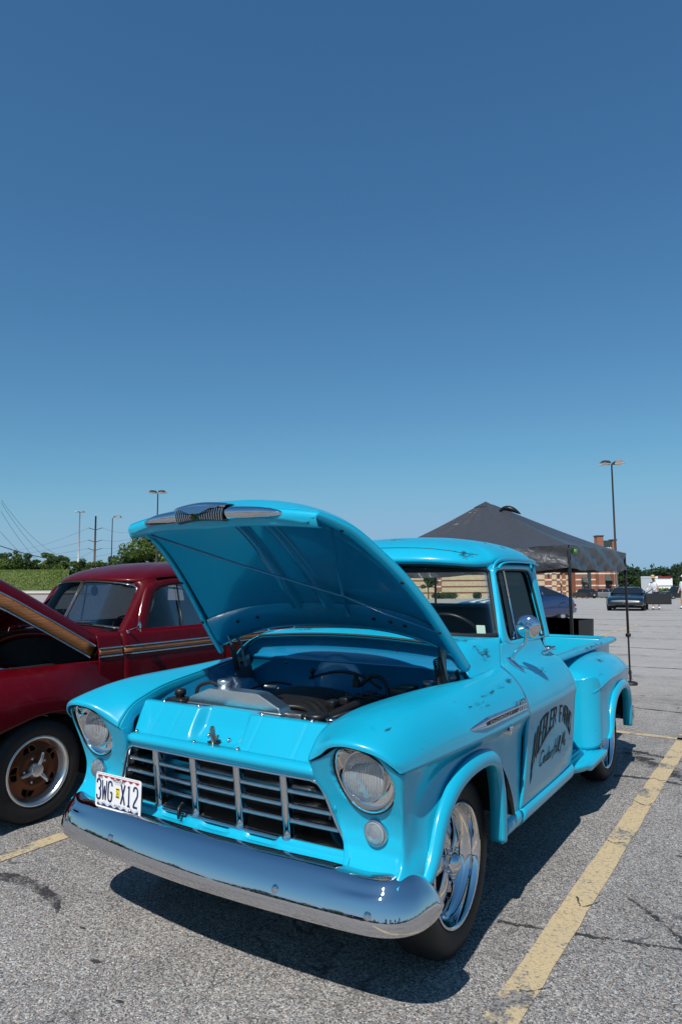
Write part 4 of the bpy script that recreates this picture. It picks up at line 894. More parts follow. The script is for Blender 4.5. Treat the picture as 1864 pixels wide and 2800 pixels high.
    MB().tube(cr(dr, 60), .011, 8, flat=(.6, 1.2)).build('drip_rail', PT, truck, mirror=s < 0)
    dr2 = [(p[0]+.012, p[1]+.018, p[2]-.018) for p in dr[1:]]
    MB().tube(cr(dr2, 60), .009, 8, flat=(.6, 1.2)).build('drip_moulding', PT, truck, mirror=s < 0)
    # pillar between windshield and door frame
    pa = [[(.702,.865,1.236),(.718,.880,1.238),(.724,.905,1.235),(.718,.93,1.23)], [(.676,.905,1.36),(.692,.915,1.36),(.700,.935,1.36),(.694,.955,1.36)],
          [(.648,.940,1.48),(.664,.948,1.48),(.673,.966,1.48),(.668,.985,1.48)], [(.618,.955,1.585),(.636,.962,1.585),(.648,.985,1.585),(.644,1.00,1.585)], [(.600,.945,1.640),(.620,.955,1.645),(.636,.985,1.648),(.636,1.01,1.648)]]
    MB().grid(loft(pa, 40, 16)).build('windshield_pillar', PT, truck, thick=.004, off=1, mirror=s < 0)
    # door handle
    hx_, hz_ = door_x(1.45, 1.125), 1.125
    hd = MB().tube(cr([(hx_+.020, 1.345, hz_-.004), (hx_+.034, 1.40, hz_+.002), (hx_+.034, 1.47, hz_+.007), (hx_+.030, 1.50, hz_+.009)], 16), [.006]+[.010]*13+[.012, .010], 8, flat=(.8, 1.1))
    hd.tube([(hx_-.005, 1.49, hz_+.008), (hx_+.034, 1.49, hz_+.009)], .016, 10); hd.tube([(hx_+.030, 1.49, hz_+.009), (hx_+.05, 1.51, hz_+.012)], .012, 8)
    hd.build('door_handle', 'chrome', door, mirror=s < 0)
    # mirror on a swan-neck arm
    by, bz = .815, 1.128; bx_ = door_x(by, bz)
    ba = MB(); G = []
    for t in np.linspace(0, 1, 12):
        rr_ = .026*math.sin(math.pi*min(1, .25+t*.75))**.6+.001; zz = bz+.016-.075*t
        G.append([(door_x(by, zz)+.004+rr_*.9*max(0, math.cos(a_)), by+rr_*math.sin(a_)+.012*t, zz) for a_ in np.linspace(-math.pi/2, math.pi/2, 10)])
    ba.grid(np.array(G)); mir = ba.build('side_mirror', 'chrome', truck, thick=.002, mirror=s < 0)
    mc = np.array([.895, .785, 1.312])
    MB().tube(cr([(bx_+.012, by, bz-.008), (bx_+.042, by-.012, bz+.045), (.868, .795, 1.225), (.890, .765, 1.285), (.896, .752, 1.308)], 30), .0095, 8).build('mirror_arm', 'chrome', mir, mirror=s < 0)
    mh = MB().lathe([(-.030, .0005), (-.030, .016), (-.024, .019), (-.020, .024), (-.014, .042), (-.004, .057), (.002, .0625), (.008, .0625), (.010, .058)], (0, 0, 0), 'y', 48)
    mh.tube([(0, -.028, 0), (0, -.048, -.012)], .012, 8)
    M3 = rotm('Z', R(10)) @ rotm('X', R(4)); mh.v = [tuple(M3 @ np.array(v)+mc) for v in mh.v]; mh.build('mirror_shell', 'chrome', mir, mirror=s < 0)
    mg = MB().lathe([(.009, .059), (.009, .0005)], (0, 0, 0), 'y', 32); mg.v = [tuple(M3 @ np.array(v)+mc) for v in mg.v]; mg.build('mirror_glass', 'chrome', mir, mirror=s < 0)
    # fender spear with lettering and numerals, V emblem
    G = []
    for y in np.linspace(-.115, .565, 60):
        t = (y+.115)/.68; hh = .021*min(1, (t/.30)**.6)+.0008; zc = .948-.006*t; xb = float(np.interp(y, [-.2, .6], [.925, .931]))
        G.append([(xb+.006+dx*min(1, (t/.2)**.6), y, zc+hh*dz) for dx, dz in ((-.012, 1.05), (.010, .85), (.014, .55), (.006, .45), (.006, -.4), (.014, -.5), (.010, -.85), (-.012, -1.05))])
    sp = MB().grid(np.array(G)).build('fender_spear', 'chrome', truck, mirror=s < 0)
    G = [[(float(np.interp(y, [-.2, .6], [.925, .931]))+.0135, y, .948-.006*(y+.115)/.68+dz) for dz in (.0085, -.0085)] for y in np.linspace(.06, .46, 6)]
    MB().grid(np.array(G)).build('spear_inlay', 'black_plastic', sp, mirror=s < 0)
    V, F = text_geo('CHEVROLET', .020, 0, 2.2, .0008, 1.15); sg = s
    MB().add([(.9435+v[2]+.002, .22+v[0]*1.0, .9385+v[1]*.95) for v in V] if s > 0 else [(-(.9435+v[2]+.002), .22-v[0], .9385+v[1]*.95) for v in V], F).build('spear_lettering', 'chrome', sp, smooth=False)
    V, F = text_geo('3100', .066, 0, 1.05, .006, .95)
    MB().add([((.940+v[2]), .50+v[0], .935+v[1]) for v in V] if s > 0 else [(-(.940+v[2]), .50-v[0], .935+v[1]) for v in V], F).build('spear_numerals', 'chrome', sp, smooth=False)
    ve = MB(); ve.add([(.936, .23, .882), (.944, .315, .852), (.944, .335, .852), (.936, .42, .905), (.948, .345, .868), (.950, .325, .872), (.948, .305, .865)], [(0, 1, 6), (1, 2, 5), (1, 5, 6), (2, 3, 4), (2, 4, 5)])
    ve.lathe([(.936, .016), (.950, .015), (.956, .008), (.957, .0005)], (0, .325, .884), 'x', 14)
    ve.build('v_emblem', 'chrome', truck, smooth=False, thick=.004, off=0, mirror=s < 0)
# --- door lettering (both doors) ------------------------------------------------
KF = {'K': ([(0,0,0,1)], [(1,1,.1,.5)], [(.25,.6,1,0)]), 'U': ([(0,1,0,.15)], [(0,.15,.5,0)], [(.5,0,1,.15)], [(1,.15,1,1)]), 'E': ([(0,0,0,1)], [(0,1,1,1)], [(0,.52,.75,.52)], [(0,0,1,0)]),
      'B': ([(0,0,0,1)], [(0,1,.75,1)], [(.75,1,1,.8)], [(1,.8,.7,.53)], [(0,.53,.7,.53)], [(.7,.53,1,.28)], [(1,.28,.75,0)], [(.75,0,0,0)]), 'L': ([(0,0,0,1)], [(0,0,1,0)], [(1,0,1,.2)]),
      'R': ([(0,0,0,1)], [(0,1,.75,1)], [(.75,1,1,.8)], [(1,.8,.7,.53)], [(0,.53,.7,.53)], [(.5,.53,1,0)]), 'F': ([(0,0,0,1)], [(0,1,1,1)], [(0,.52,.75,.52)]), 'A': ([(0,0,.5,1)], [(.5,1,1,0)], [(.2,.38,.8,.38)]),
      'M': ([(0,0,0,1)], [(0,1,.5,.35)], [(.5,.35,1,1)], [(1,1,1,0)]), 'S': ([(1,.82,.7,1)], [(.7,1,.25,1)], [(.25,1,0,.78)], [(0,.78,.95,.28)], [(.95,.28,.7,0)], [(.7,0,.25,0)], [(.25,0,0,.18)]), ' ': ()}
_AT = np.array([(.722,.775),(.85,.838),(1.0,.853),(1.15,.850),(1.30,.825),(1.452,.752)]); _AB = np.array([(.680,.610),(.815,.690),(.985,.752),(1.15,.768),(1.30,.728),(1.43,.640)])
def arc_place(u, h):
    """u 0..1 along the arch, h 0..1 up the letters -> (y,z) on the door"""
    T = cr_eval(_AT, [u*5])[0]; B = cr_eval(_AB, [u*5])[0]
    return tuple(B+(T-B)*h)
for s in (1, -1):
    word = 'KUEBLER FARMS'; Lm = MB(); Ls = MB()
    def pl(y, z, e): return (s*(door_x(y, z)+e), (y if s > 0 else 2*1.07-y), z)
    for pas, mb_, e, oy, oz in ((0, Ls, .0012, .007, -.008), (1, Lm, .0022, 0, 0)):
        for i, chr_ in enumerate(word):
            u0 = (i+.10)/len(word); du = .78/len(word)
            for seg in KF[chr_]:
                x0, y0, x1, y1 = seg[0]
                k = 6; P = [arc_place(u0+du*(x0+(x1-x0)*t), y0+(y1-y0)*t) for t in np.linspace(0, 1, k)]
                vert = abs(x1-x0) < .3
                stroke(mb_, P, .0125 if vert else .0085, lambda a, b: pl(a+oy, b+oz, e))
                for (xa, ya_) in ((x0, y0), (x1, y1)):
                    if ya_ in (0, 1) and vert:
                        P2 = [arc_place(u0+du*(xa+d), ya_) for d in (-.22, 0, .22)]; stroke(mb_, P2, .009, lambda a, b: pl(a+oy, b+oz, e+.0002))
    # spear tail under the first letter
    stroke(Lm, [(.700, .64), (.694, .60), (.694, .57), (.688, .535)], [.034, .02, .024, .003], lambda a, b: pl(a, b, .0022))
    dd = [o for o in truck.children if o.name.startswith('door') and o.name[:5] in ('door', 'door.')]
    dd = [o for o in truck.children if o.name in ('door', 'door.001')][0 if s > 0 else 1]
    Ls.build('letter_shade', 'letter_shadow', dd, smooth=False)['kind'] = 'stuff'; Lm.build('arched_lettering', 'letter_black', dd, smooth=False)['kind'] = 'stuff'
    # script line
    SC = [[(.06,.85),(.02,1),(-.04,.85),(-.05,.3),(0,0),(.06,.15)], [(.10,.2),(.15,.45),(.12,.5),(.09,.25),(.13,.02),(.18,.2)], [(.25,.45),(.20,.4),(.19,.1),(.23,.05),(.26,.4),(.27,1.05),(.26,.1),(.29,.05)],
          [(.36,.45),(.31,.4),(.30,.1),(.34,.05),(.37,.45),(.37,.1),(.40,.06)], [(.42,.5),(.43,.05),(.43,.35),(.47,.48)], [(.53,1.15),(.52,.5),(.50,-.2)], [(.61,1.15),(.60,.5),(.58,.0)], [(.51,.55),(.61,.6)], [(.65,.5),(.65,.05),(.67,.1)],
          [(.69,.1),(.73,.9),(.71,1.1),(.69,.4),(.71,.0)], [(.73,.1),(.77,.9),(.75,1.1),(.73,.4),(.75,.0),(.78,.1)], [(.79,.05),(.78,-.15)], [(.86,-.3),(.84,-.1),(.87,.5),(.88,1.2),(.90,.3)], [(.88,1.15),(.92,.3),(.97,1.2),(.98,.3),(.99,.1)], [(1.03,.45),(1.00,.3),(1.02,.06),(1.06,.2),(1.04,.45)], [(1.09,.08),(1.10,.06)]]
    Sm = MB()
    for Pq in SC: stroke(Sm, [(.84+.44*a+.03*b, .590+.072*b+.012*a) for a, b in Pq], .0085, lambda a, b: pl(a, b, .0022), 18)
    Sm.build('script_lettering', 'letter_black', dd, smooth=False)
# --- roof ------------------------------------------------------------------------
RE = [(0,.655,1.668),(.30,.690,1.664),(.46,.750,1.655),(.565,.840,1.645),(.622,.945,1.648),(.648,1.05,1.672),(.655,1.30,1.684),(.652,1.55,1.682),(.632,1.70,1.666),(.56,1.790,1.640),(.40,1.830,1.628),(0,1.845,1.622)]
re_ = cr_eval(np.array(RE), np.linspace(0, 11, 90)); full = np.concatenate([re_, (re_*np.array([-1, 1, 1]))[-2:0:-1]])
cen = np.array([0, 1.27, 1.832]); G = []
for r_ in np.r_[np.linspace(0, .8, 12), np.linspace(.84, 1, 12)]:
    zz = (1-r_**2.7)**.62 if r_ < 1 else 0
    G.append([(cen[0]+(p[0]-cen[0])*r_, cen[1]+(p[1]-cen[1])*r_, p[2]+(cen[2]-p[2])*zz) for p in full])
roof = MB().grid(np.array(G), cv=True).build('roof', PT, truck, thick=.02, weld=False)
# header rolls under the roof edge to the windshield
fr_ = np.array([p for p in full if p[1] < 1.0]); fr_ = fr_[np.argsort(fr_[:, 0])]
MB().grid(np.array([fr_, fr_+np.array([0, .012, -.010]), fr_+np.array([0, .035, -.014]), fr_+np.array([0, .09, .0])])).build('visor_lip', PT, roof)
seam = []
for x in np.linspace(-.56, .60, 60):
    k = np.interp(abs(x), [0, .35, .5, .6], [.30, .30, .30, .22]); 
    i = int(np.argmin(np.abs(fr_[:, 0]-x))); e = fr_[i]; r_ = 1-.135+.08*(abs(x)/.6)**3
    zz = (1-r_**2.7)**.62; seam.append((cen[0]+(e[0])*r_, cen[1]+(e[1]-cen[1])*r_, e[2]+(cen[2]-e[2])*zz+.0008))
MB().tube(np.array(seam), .0022, 5).build('roof_seam', 'rubber', roof)
MB().grid(np.array([[(cen[0]+(p[0])*r_, cen[1]+(p[1]-cen[1])*r_, p[2]-.012+(.09)*(1-r_**2.2)) for p in full] for r_ in np.linspace(0, .97, 10)]), cv=True).build('headliner', 'headliner', roof)
# --- windshield ----------------------------------------------------------------
B_ = [(0,.560,1.284),(.30,.585,1.276),(.48,.650,1.262),(.59,.735,1.252),(.660,.820,1.247),(.690,.880,1.252)]
T_ = [(0,.715,1.655),(.30,.745,1.650),(.44,.800,1.643),(.535,.865,1.634),(.590,.930,1.622),(.612,.965,1.606)]
sym = lambda P: np.array([(-a, b, c) for a, b, c in P[:0:-1]]+P)
bb, tt = cr(sym(B_), 60), cr(sym(T_), 60)
ws = MB().grid(np.array([bb*(1-v)+tt*v for v in np.linspace(0, 1, 12)])).build('windshield', 'windshield_glass', truck)
lp_ = np.concatenate([bb, np.linspace(bb[-1], tt[-1], 14)[1:-1], tt[::-1], np.linspace(tt[0], bb[0], 14)[1:-1]])
MB().tube(lp_, .017, 8, closed=True, flat=(1, .8)).build('windshield_gasket', 'rubber', ws)
st = MB(); c0 = bb[53]; c1 = tt[53]
def wsp(i, v): return bb[i]*(1-v)+tt[i]*v+np.array([-.002, .004, 0])
st.add([wsp(56, .045), wsp(54, .045), wsp(54, .16), wsp(56, .16)], [(0, 1, 2, 3)]); st.build('inspection_sticker', 'sticker_paper', ws, smooth=False)
# --- cab interior and rear wall ---------------------------------------------------
inr = MB(); inr.box((0, 1.72, 1.05), (1.30, .02, .66)); inr.box((-.60, 1.715, 1.50), (.10, .02, .26)); inr.box((.60, 1.715, 1.50), (.10, .02, .26)); inr.box((0, 1.72, 1.635), (1.22, .03, .05))
cabr = inr.build('cab_back', 'interior', truck, smooth=False)
MB().box((0, 1.745, 1.05), (1.36, .02, .68)).build('cab_back_outer', PT, cabr, smooth=False)
for s in (1, -1):
    secs = [[(s*.655, 1.64, z) for z in (1.19, 1.35, 1.50, 1.655)], [(s*.700-.0*s, 1.70, z) if False else (s*(.725-(z-1.19)*.17), 1.705, z) for z in (1.19, 1.35, 1.50, 1.655)], [(s*(.69-(z-1.19)*.17), 1.76, z) for z in (1.19, 1.35, 1.50, 1.655)], [(s*.56, 1.775, z) for z in (1.19, 1.35, 1.50, 1.655)]]
    MB().grid(loft(secs, 24, 12)).build('rear_pillar', PT, cabr, thick=.004, off=0)
MB().grid(np.array([[(x, 1.765-.03*(x/.55)**2, z) for z in (1.385, 1.615)] for x in np.linspace(-.56, .56, 16)])).build('rear_window', 'lens_clear', cabr)
MB().box((0, 1.15, .62), (1.25, 1.1, .03)).build('cab_floor', 'interior', truck)
MB().grid(np.array([[(x, .60+.22*(abs(x)/.66)**3+dy, z) for dy, z in ((.02, 1.262), (.10, 1.262), (.20, 1.245), (.245, 1.21), (.25, 1.12), (.20, 1.0))] for x in np.linspace(-.66, .66, 30)])).build('dashboard', 'interior', truck)
seat = MB(); seat.box((0, 1.40, .88), (1.20, .50, .16), bev=.05); seat.build('seat', 'interior', truck)
MB().box((0, 1.60, 1.12), (1.20, .14, .52), rotm('X', R(-8)), .05).build('seat_back', 'interior', truck)
sw = [(.38+.19*math.cos(t), .98-.19*math.sin(t)*.55, 1.20+.19*math.sin(t)*.84) for t in np.linspace(0, 2*np.pi, 40, endpoint=False)]
stw = MB().tube(sw, .012, 8, closed=True); stw.tube([(.38, .98, 1.20), (.38, .80, 1.08)], .02, 8); stw.tube([(.20, .98, 1.20), (.56, .98, 1.20)], .012, 6); stw.build('steering_wheel', 'black_plastic', truck)
for s in (1, -1): MB().box((s*.66, 1.1, .95), (.02, .95, .50)).build('door_card', 'interior', truck)
# --- bed -----------------------------------------------------------------------
for s in (1, -1):
    sp_ = [(.622, 1.005), (.630, 1.022), (.655, 1.032), (.690, 1.032), (.716, 1.024), (.724, 1.010), (.716, .996), (.690, .982), (.660, .968), (.655, .960), (.655, .55)]
    side = MB().grid(np.array([[(s*x, y, z) for x, z in sp_] for y in np.linspace(1.80, 3.765, 20)])).build('bed_side', PT, truck, thick=.003)
    MB().grid(np.array([[(s*x, y, z) for x, z in ((.622, 1.01), (.620, .93), (.615, .925), (.615, .60))] for y in np.linspace(1.80, 3.77, 6)])).build('bed_inner_side', PT, side, thick=.003)
    # rear fender
    RF = []
    for y, xi, xo, zt, dr_ in ((2.085, .66, .80, .87, .0), (2.12, .655, .885, .895, .0), (2.20, .655, .925, .925, 0), (2.45, .655, .940, .962, 0), (2.80, .655, .938, .972, 0), (3.15, .655, .915, .955, 0), (3.45, .655, .875, .91, 0), (3.62, .655, .82, .84, 0), (3.70, .655, .74, .77, 0)):
        ww = xo-xi; RF.append([(xi, y, zt+.005), (xi+ww*.25, y, zt), (xi+ww*.52, y, zt-.016), (xi+ww*.76, y, zt-.05), (xi+ww*.93, y, zt-.095), (xi+ww*1.0, y, min(.835, zt-.12))])
    rf = MB().grid(loft(RF, 60, 30)).build('rear_fender', PT, truck, thick=.005, mirror=s < 0)
    RS = []
    edge = [(2.20,.925,.445),(2.36,.938,.445),(2.455,.938,.50),(2.50,.940,.60),(2.58,.942,.675),(2.72,.942,.715),(2.86,.940,.722),(3.02,.934,.700),(3.14,.925,.635),(3.21,.915,.55),(3.245,.905,.42),(3.27,.900,.36),(3.45,.872,.42),(3.62,.82,.48),(3.70,.742,.55)]
    tops = np.array([r_[-1] for r_ in RF]); tops = cr(tops, 200)
    for y, x, z in edge:
        i = int(np.argmin(abs(tops[:, 1]-y))); t0 = tops[i]; RS.append([tuple(t0*(1-q)+np.array([x, y, z])*q-np.array([.012*math.sin(math.pi*q), 0, 0])) for q in np.linspace(0, 1, 6)])
    MB().grid(loft(RS, 110, 26)).build('fender_skirt', PT, rf, thick=.004, off=1, mirror=s < 0)
    # flat front face of the rear fender
    FF = [[(.655, 2.075, z) for z in (.88, .84, .70, .55, .40)], [(.76, 2.075, z) for z in (.865, .835, .70, .55, .40)], [(.835, 2.085, z) for z in (.875, .835, .70, .55, .40)], [(.885, 2.115, z) for z in (.893, .835, .70, .55, .405)], [(.915, 2.16, z) for z in (.88, .835, .70, .55, .42)], [(.925, 2.20, z) for z in (.84, .825, .70, .56, .445)]]
    MB().grid(loft(FF, 30, 24)).build('fender_front', PT, rf, thick=.004, off=1, mirror=s < 0)
    Ka = np.array([(x, y, z) for y, x, z in edge[1:12]])
    MB().grid(strip_lip(Ka, LIP, (2.84, .36))).build('wheel_lip', PT, rf, thick=.003, mirror=s < 0)
    MB().lathe([(.55, .44), (.92, .45)], (0, 2.87, .33), 'x', 40, R(14), R(166)).build('wheel_well', 'black_matte', rf, mirror=s < 0)
    MB().box((s*.60, 2.9, .55), (.09, 1.6, .5)).build('bed_underside', 'black_matte', rf)
    # ribbed step between cab and fender
    G = []
    for x in np.linspace(.62, .945, 40):
        yb_ = 2.10+.12*max(0, (x-.84)/.10)**2; y0 = 1.60 if x < .80 else 1.60+.25*((x-.80)/.145)**2.5*.9
        G.append([(x, y0+(yb_-y0)*v, .405+(.003*math.sin(x*190) if .03 < v < .97 and x < .90 else 0)-(.0 if x < .93 else .010)) for v in np.linspace(0, 1, 12)])
    G = np.array(G); stp = MB().grid(G).build('side_step', PT, truck, thick=.005, mirror=s < 0)
    ed = np.concatenate([G[::1, 0], G[-1, 1:]]); MB().grid(np.array([ed, ed+np.array([.004, -.004, -.02]), ed+np.array([-.006, .006, -.05])])).build('step_edge', PT, stp, thick=.003, mirror=s < 0)
    bw = MB().box((s*.70, 3.86, .36), (.26, .05, .13), None, .02); bw.build('rear_bumper_end', 'chrome', truck)
    MB().box((s*.765, 3.83, .36), (.10, .02, .12), None, .01).build('rear_bumper_filler', 'black_matte', truck)
MB().box((0, 1.80, .80), (1.24, .03, .42)).build('bed_front', PT, truck, bevel=.005)
tg = MB().box((0, 3.76, .80), (1.24, .04, .42), None, .008); tg.tube([(-.62, 3.76, 1.015), (.62, 3.76, 1.015)], .020, 10); tg.build('tailgate', PT, truck)
for k in range(9): MB().box((-.54+.135*k, 2.78, .60), (.125, 1.92, .02)).build('bed_plank', 'pine_trim', truck, bevel=.003)
# --- wheels ------------------------------------------------------------------------
def truck_wheel(c, rt, steer=0.0):
    wh = MB().lathe([(-.175, rt*.72), (-.175, rt*.90), (-.165, rt*.965), (-.145, rt*.995), (-.09, rt), (-.04, rt*.995), (-.012, rt*.97), (.006, rt*.90), (.012, rt*.82), (.006, .262), (-.004, .250), (-.03, .240)], (0, 0, 0), 'x', 96)
    P = [(-.02, .247), (.000, .251), (.006, .247), (.004, .240), (-.006, .234), (-.030, .228), (-.045, .226), (-.052, .214), (-.060, .206), (-.078, .200), (-.105, .196), (-.12, .19)]
    root = wh
    def place(mb):
        M3 = rotm('Z', steer)
        mb.v = [tuple(M3 @ np.array(v)+np.array(c)) for v in mb.v]; return mb
    t = place(wh).build('wheel', 'rubber', truck, mirror=False)
    g = MB()
    for k in range(3): g.lathe([(-.06-.035*k, rt+.0005), (-.066-.035*k, rt-.006), (-.072-.035*k, rt+.0005)], (0, 0, 0), 'x', 96)
    place(g).build('tread_groove', 'black_matte', t)
    place(MB().lathe(P, (0, 0, 0), 'x', 96)).build('rim', 'chrome', t)
    place(MB().lathe([(-.13, .20), (-.135, .0005)], (0, 0, 0), 'x', 48)).build('brake_backing', 'black_matte', t)
    for k in range(5):
        a = k*2*math.pi/5+.35; mb = MB(); G = []
        for q in np.linspace(0, 1, 14):
            r_ = .035+q*.170; wd = .030+.012*math.sin(q*math.pi)+.030*q**3; tw = a+.30*q
            row = []
            for e in np.linspace(-1, 1, 9):
                an = tw+e*wd/r_*.9; row.append((-.038-.035*q**1.5-.010*e*e+.012*math.sin(q*math.pi), r_*math.cos(an), r_*math.sin(an)))
            G.append(row)
        mb.grid(np.array(G)); place(mb).build('spoke', 'chrome', t, thick=.012)
        mb = MB().lathe([(-.03, .009), (-.018, .009), (-.012, .0005)], (0, .058*math.cos(a+.5), .058*math.sin(a+.5)), 'x', 8); place(mb).build('lug_nut', 'chrome', t)
    place(MB().lathe([(-.05, .046), (-.020, .045), (-.012, .040), (-.006, .034), (.006, .026), (.010, .012), (.011, .0005)], (0, 0, 0), 'x', 32)).build('hub_cap', 'chrome', t)
    mb = MB().tube([(-.05, .19*math.cos(4.3), .19*math.sin(4.3)), (-.02, .20*math.cos(4.3), .20*math.sin(4.3))], .006, 8); place(mb).build('valve_stem', 'chrome', t)
    return t
w0 = truck_wheel((.818, 0, .366), .366, R(1.5))
w1 = truck_wheel((.800, 2.895, .345), .345)
def mirror_copy(o, parent):
    c = o.copy(); c.data = o.data.copy(); COL.objects.link(c)
    c.data.transform(Matrix.Diagonal((-1, 1, 1, 1))); c.data.flip_normals(); c.parent = parent; c.matrix_parent_inverse = wm(parent).inverted()
    for ch in [q for q in bpy.data.objects if q.parent == o and q != c]: mirror_copy(ch, c)
    return c
mirror_copy(w0, truck); mirror_copy(w1, truck)
MB().box((0, 1.5, .36), (1.1, 3.4, .06)).build('chassis', 'black_matte', truck)
# ---------------------------------------------------------------- dark red coupe beside the pickup (mostly its left side shows)
CX = -3.05
coupe = thing('vintage_coupe', (CX, 1.3, 0), 'candy red vintage coupe with pine trim strip and raised hood beside the pickup', 'car')
RP = 'red_paint'
def cx(P, s=1): return [(CX+s*p[0], p[1], p[2]) for p in P]
for s in (1, -1):
    # front fender: pontoon crown from bay edge to outer skirt
    FC = [[(.30,-.95,.80),(.55,-.98,.80),(.80,-.98,.74),(.93,-.94,.62),(.95,-.92,.50)], [(.45,-.75,.93),(.66,-.76,.93),(.86,-.76,.87),(.99,-.74,.72),(1.0,-.74,.55)], [(.66,-.40,.975),(.78,-.40,.965),(.91,-.40,.905),(1.00,-.40,.78),(1.01,-.40,.62)],
          [(.75,-.05,.975),(.84,-.05,.955),(.93,-.05,.90),(.995,-.05,.80),(1.005,-.05,.70)], [(.77,.20,.975),(.84,.20,.93),(.91,.20,.86),(.97,.20,.76),(.985,.20,.655)], [(.785,.45,.975),(.81,.45,.88),(.86,.45,.77),(.93,.45,.62),(.95,.45,.45)], [(.79,.70,.965),(.80,.70,.82),(.82,.70,.66),(.87,.70,.48),(.88,.70,.36)], [(.79,.95,.95),(.795,.95,.80),(.80,.95,.64),(.81,.95,.46),(.82,.95,.34)]]
    fd = MB().grid(loft([cx(r_, s) for r_ in FC], 60, 30)).build('front_fender', RP, coupe, thick=.006, off=0)
    K = np.array(cx([(.95,-.72,.40),(1.0,-.52,.45),(1.008,-.42,.58),(1.008,-.28,.665),(1.006,-.08,.70),(.998,.10,.675),(.985,.24,.60),(.97,.34,.50),(.955,.42,.38)], s))
    G = []
    top = loft([cx(r_, s) for r_ in FC], 60, 30)[:, -1]
    for p in cr(K, 50):
        i = int(np.argmin(abs(top[:, 1]-p[1]))); q = top[i]; G.append([q, (q+p)/2, p, p+np.array([-.03*s, 0, .0]), p+np.array([-.12*s, 0, .02])])
    MB().grid(np.array(G)).build('fender_lip', RP, fd)
    MB().lathe([(.55*s+CX, .42), (1.0*s+CX, .43)], (0, -.06, .32), 'x', 30, R(-15), R(195)).build('wheel_well', 'black_matte', fd)
    # body side and door
    SD = lambda z: float(np.interp(z, [.30,.45,.70,.95,1.08,1.15,1.19], [.78,.80,.81,.80,.785,.760,.720]))
    zs = np.linspace(.33, 1.17, 24)
    for nm, y0, y1 in (('cowl_side', .50, .715), ('door', .725, 1.85), ('quarter_panel', 1.86, 3.35)):
        G = np.array([[(CX+s*(SD(z)*(1-.10*max(0, (y-2.2)/1.2)**2)), y, z) for z in zs] for y in np.linspace(y0, y1, 20)])
        part = MB().grid(G).build(nm, RP, coupe, thick=.01, off=0)
        # pine strip between two bright mouldings
        yy = np.linspace(y0+.004, y1-.004, 10)
        sx = lambda y, z: CX+s*(SD(z)*(1-.10*max(0, (y-2.2)/1.2)**2)+.010)
        MB().grid(np.array([[(sx(y, z), y, z) for z in (1.012, 1.032, 1.050)] for y in yy])).build('pine_strip', 'pine_trim', part, thick=.002, off=0)
        for z in (1.060, 1.000): MB().tube(np.array([(sx(y, z), y, z) for y in yy]), .007, 6).build('moulding', 'chrome', part)
        if nm == 'cowl_side':
            P = [(sx(y, z)+.002*s, y, z) for y, z in ((.56,.50),(.56,.78),(.58,.80),(.66,.80),(.68,.78),(.68,.50))]; MB().tube(cr(P, 30), .003, 5).build('hatch_seam', 'red_paint', part)
    # greenhouse side: frame around door window and quarter glass
    xs2 = lambda z: .725-(z-1.15)*.24
    OPN = [(1.03,1.175),(1.06,1.25),(1.14,1.42),(1.19,1.475),(1.28,1.51),(1.50,1.535),(1.80,1.54),(2.05,1.52),(2.22,1.46),(2.30,1.34),(2.28,1.22),(2.22,1.178),(1.8,1.174),(1.4,1.173)]
    OUT = [(.90,1.150),(.94,1.24),(1.05,1.47),(1.12,1.535),(1.25,1.565),(1.50,1.585),(1.80,1.59),(2.12,1.565),(2.32,1.49),(2.44,1.34),(2.48,1.20),(2.40,1.150),(1.8,1.150),(1.4,1.150)]
    n_ = 110
    lp = lambda P: cr_eval(np.array(P+[P[0]]), np.linspace(0, len(P), n_, endpoint=False))
    a, b2 = lp(OPN), lp(OUT); rows = []
    for q, dx in ((0, -.05), (0, -.012), (.1, .0), (.5, .006), (1, .0), (1, -.03)):
        L = a*(1-q)+b2*q; rows.append([(CX+s*(xs2(z)+dx), y, z) for y, z in L])
    MB().grid(np.array(rows), cv=True).build('window_frame', RP, coupe)
    MB().add([(CX+s*(xs2(z)-.03), y, z) for y, z in a], [tuple(range(n_))]).build('window_glass', 'car_glass', coupe, smooth=False)
    MB().tube([(CX+s*(xs2(1.5)-.02), 1.42, 1.525), (CX+s*(xs2(1.18)-.015), 1.42, 1.178)], .007, 6).build('vent_bar', 'black_plastic', coupe)
    MB().grid(np.array([[(CX+s*(xs2(z)-.035+dx), y, z) for y, z in L_] for L_, dx in (([(1.50,1.18),(1.50,1.53)], 0), ([(2.25,1.18),(2.25,1.45)], -.01))])).build('dark_quarter_glass', 'black_matte', coupe) if s > 0 else None
    # A pillar
    pa = [[(.655,.765,1.150),(.70,.79,1.150),(.722,.87,1.150),(.715,.93,1.150)], [(.60,.92,1.33),(.645,.94,1.33),(.675,1.01,1.33),(.67,1.05,1.33)], [(.535,1.05,1.49),(.58,1.06,1.50),(.62,1.12,1.51),(.62,1.17,1.52)], [(.50,1.05,1.545),(.54,1.08,1.56),(.58,1.15,1.575),(.59,1.22,1.58)]]
    MB().grid(loft([cx(r_, s) for r_ in pa], 30, 16)).build('windshield_pillar', RP, coupe, thick=.004, off=0)
    # windshield pane, half of the vee
    b_ = cx([(.012,.735,1.215),(.25,.755,1.208),(.50,.815,1.190),(.60,.865,1.180),(.635,.90,1.190)], s); t_ = cx([(.012,.925,1.555),(.20,.935,1.553),(.40,.985,1.540),(.50,1.035,1.523),(.535,1.06,1.500)], s)
    bb, tt = cr(b_, 30), cr(t_, 30)
    pane = MB().grid(np.array([bb*(1-v)+tt*v for v in np.linspace(0, 1, 8)])).build('windshield_pane', 'car_glass', coupe)
    lp_ = np.concatenate([bb, np.linspace(bb[-1], tt[-1], 10)[1:-1], tt[::-1], np.linspace(tt[0], bb[0], 10)[1:-1]])
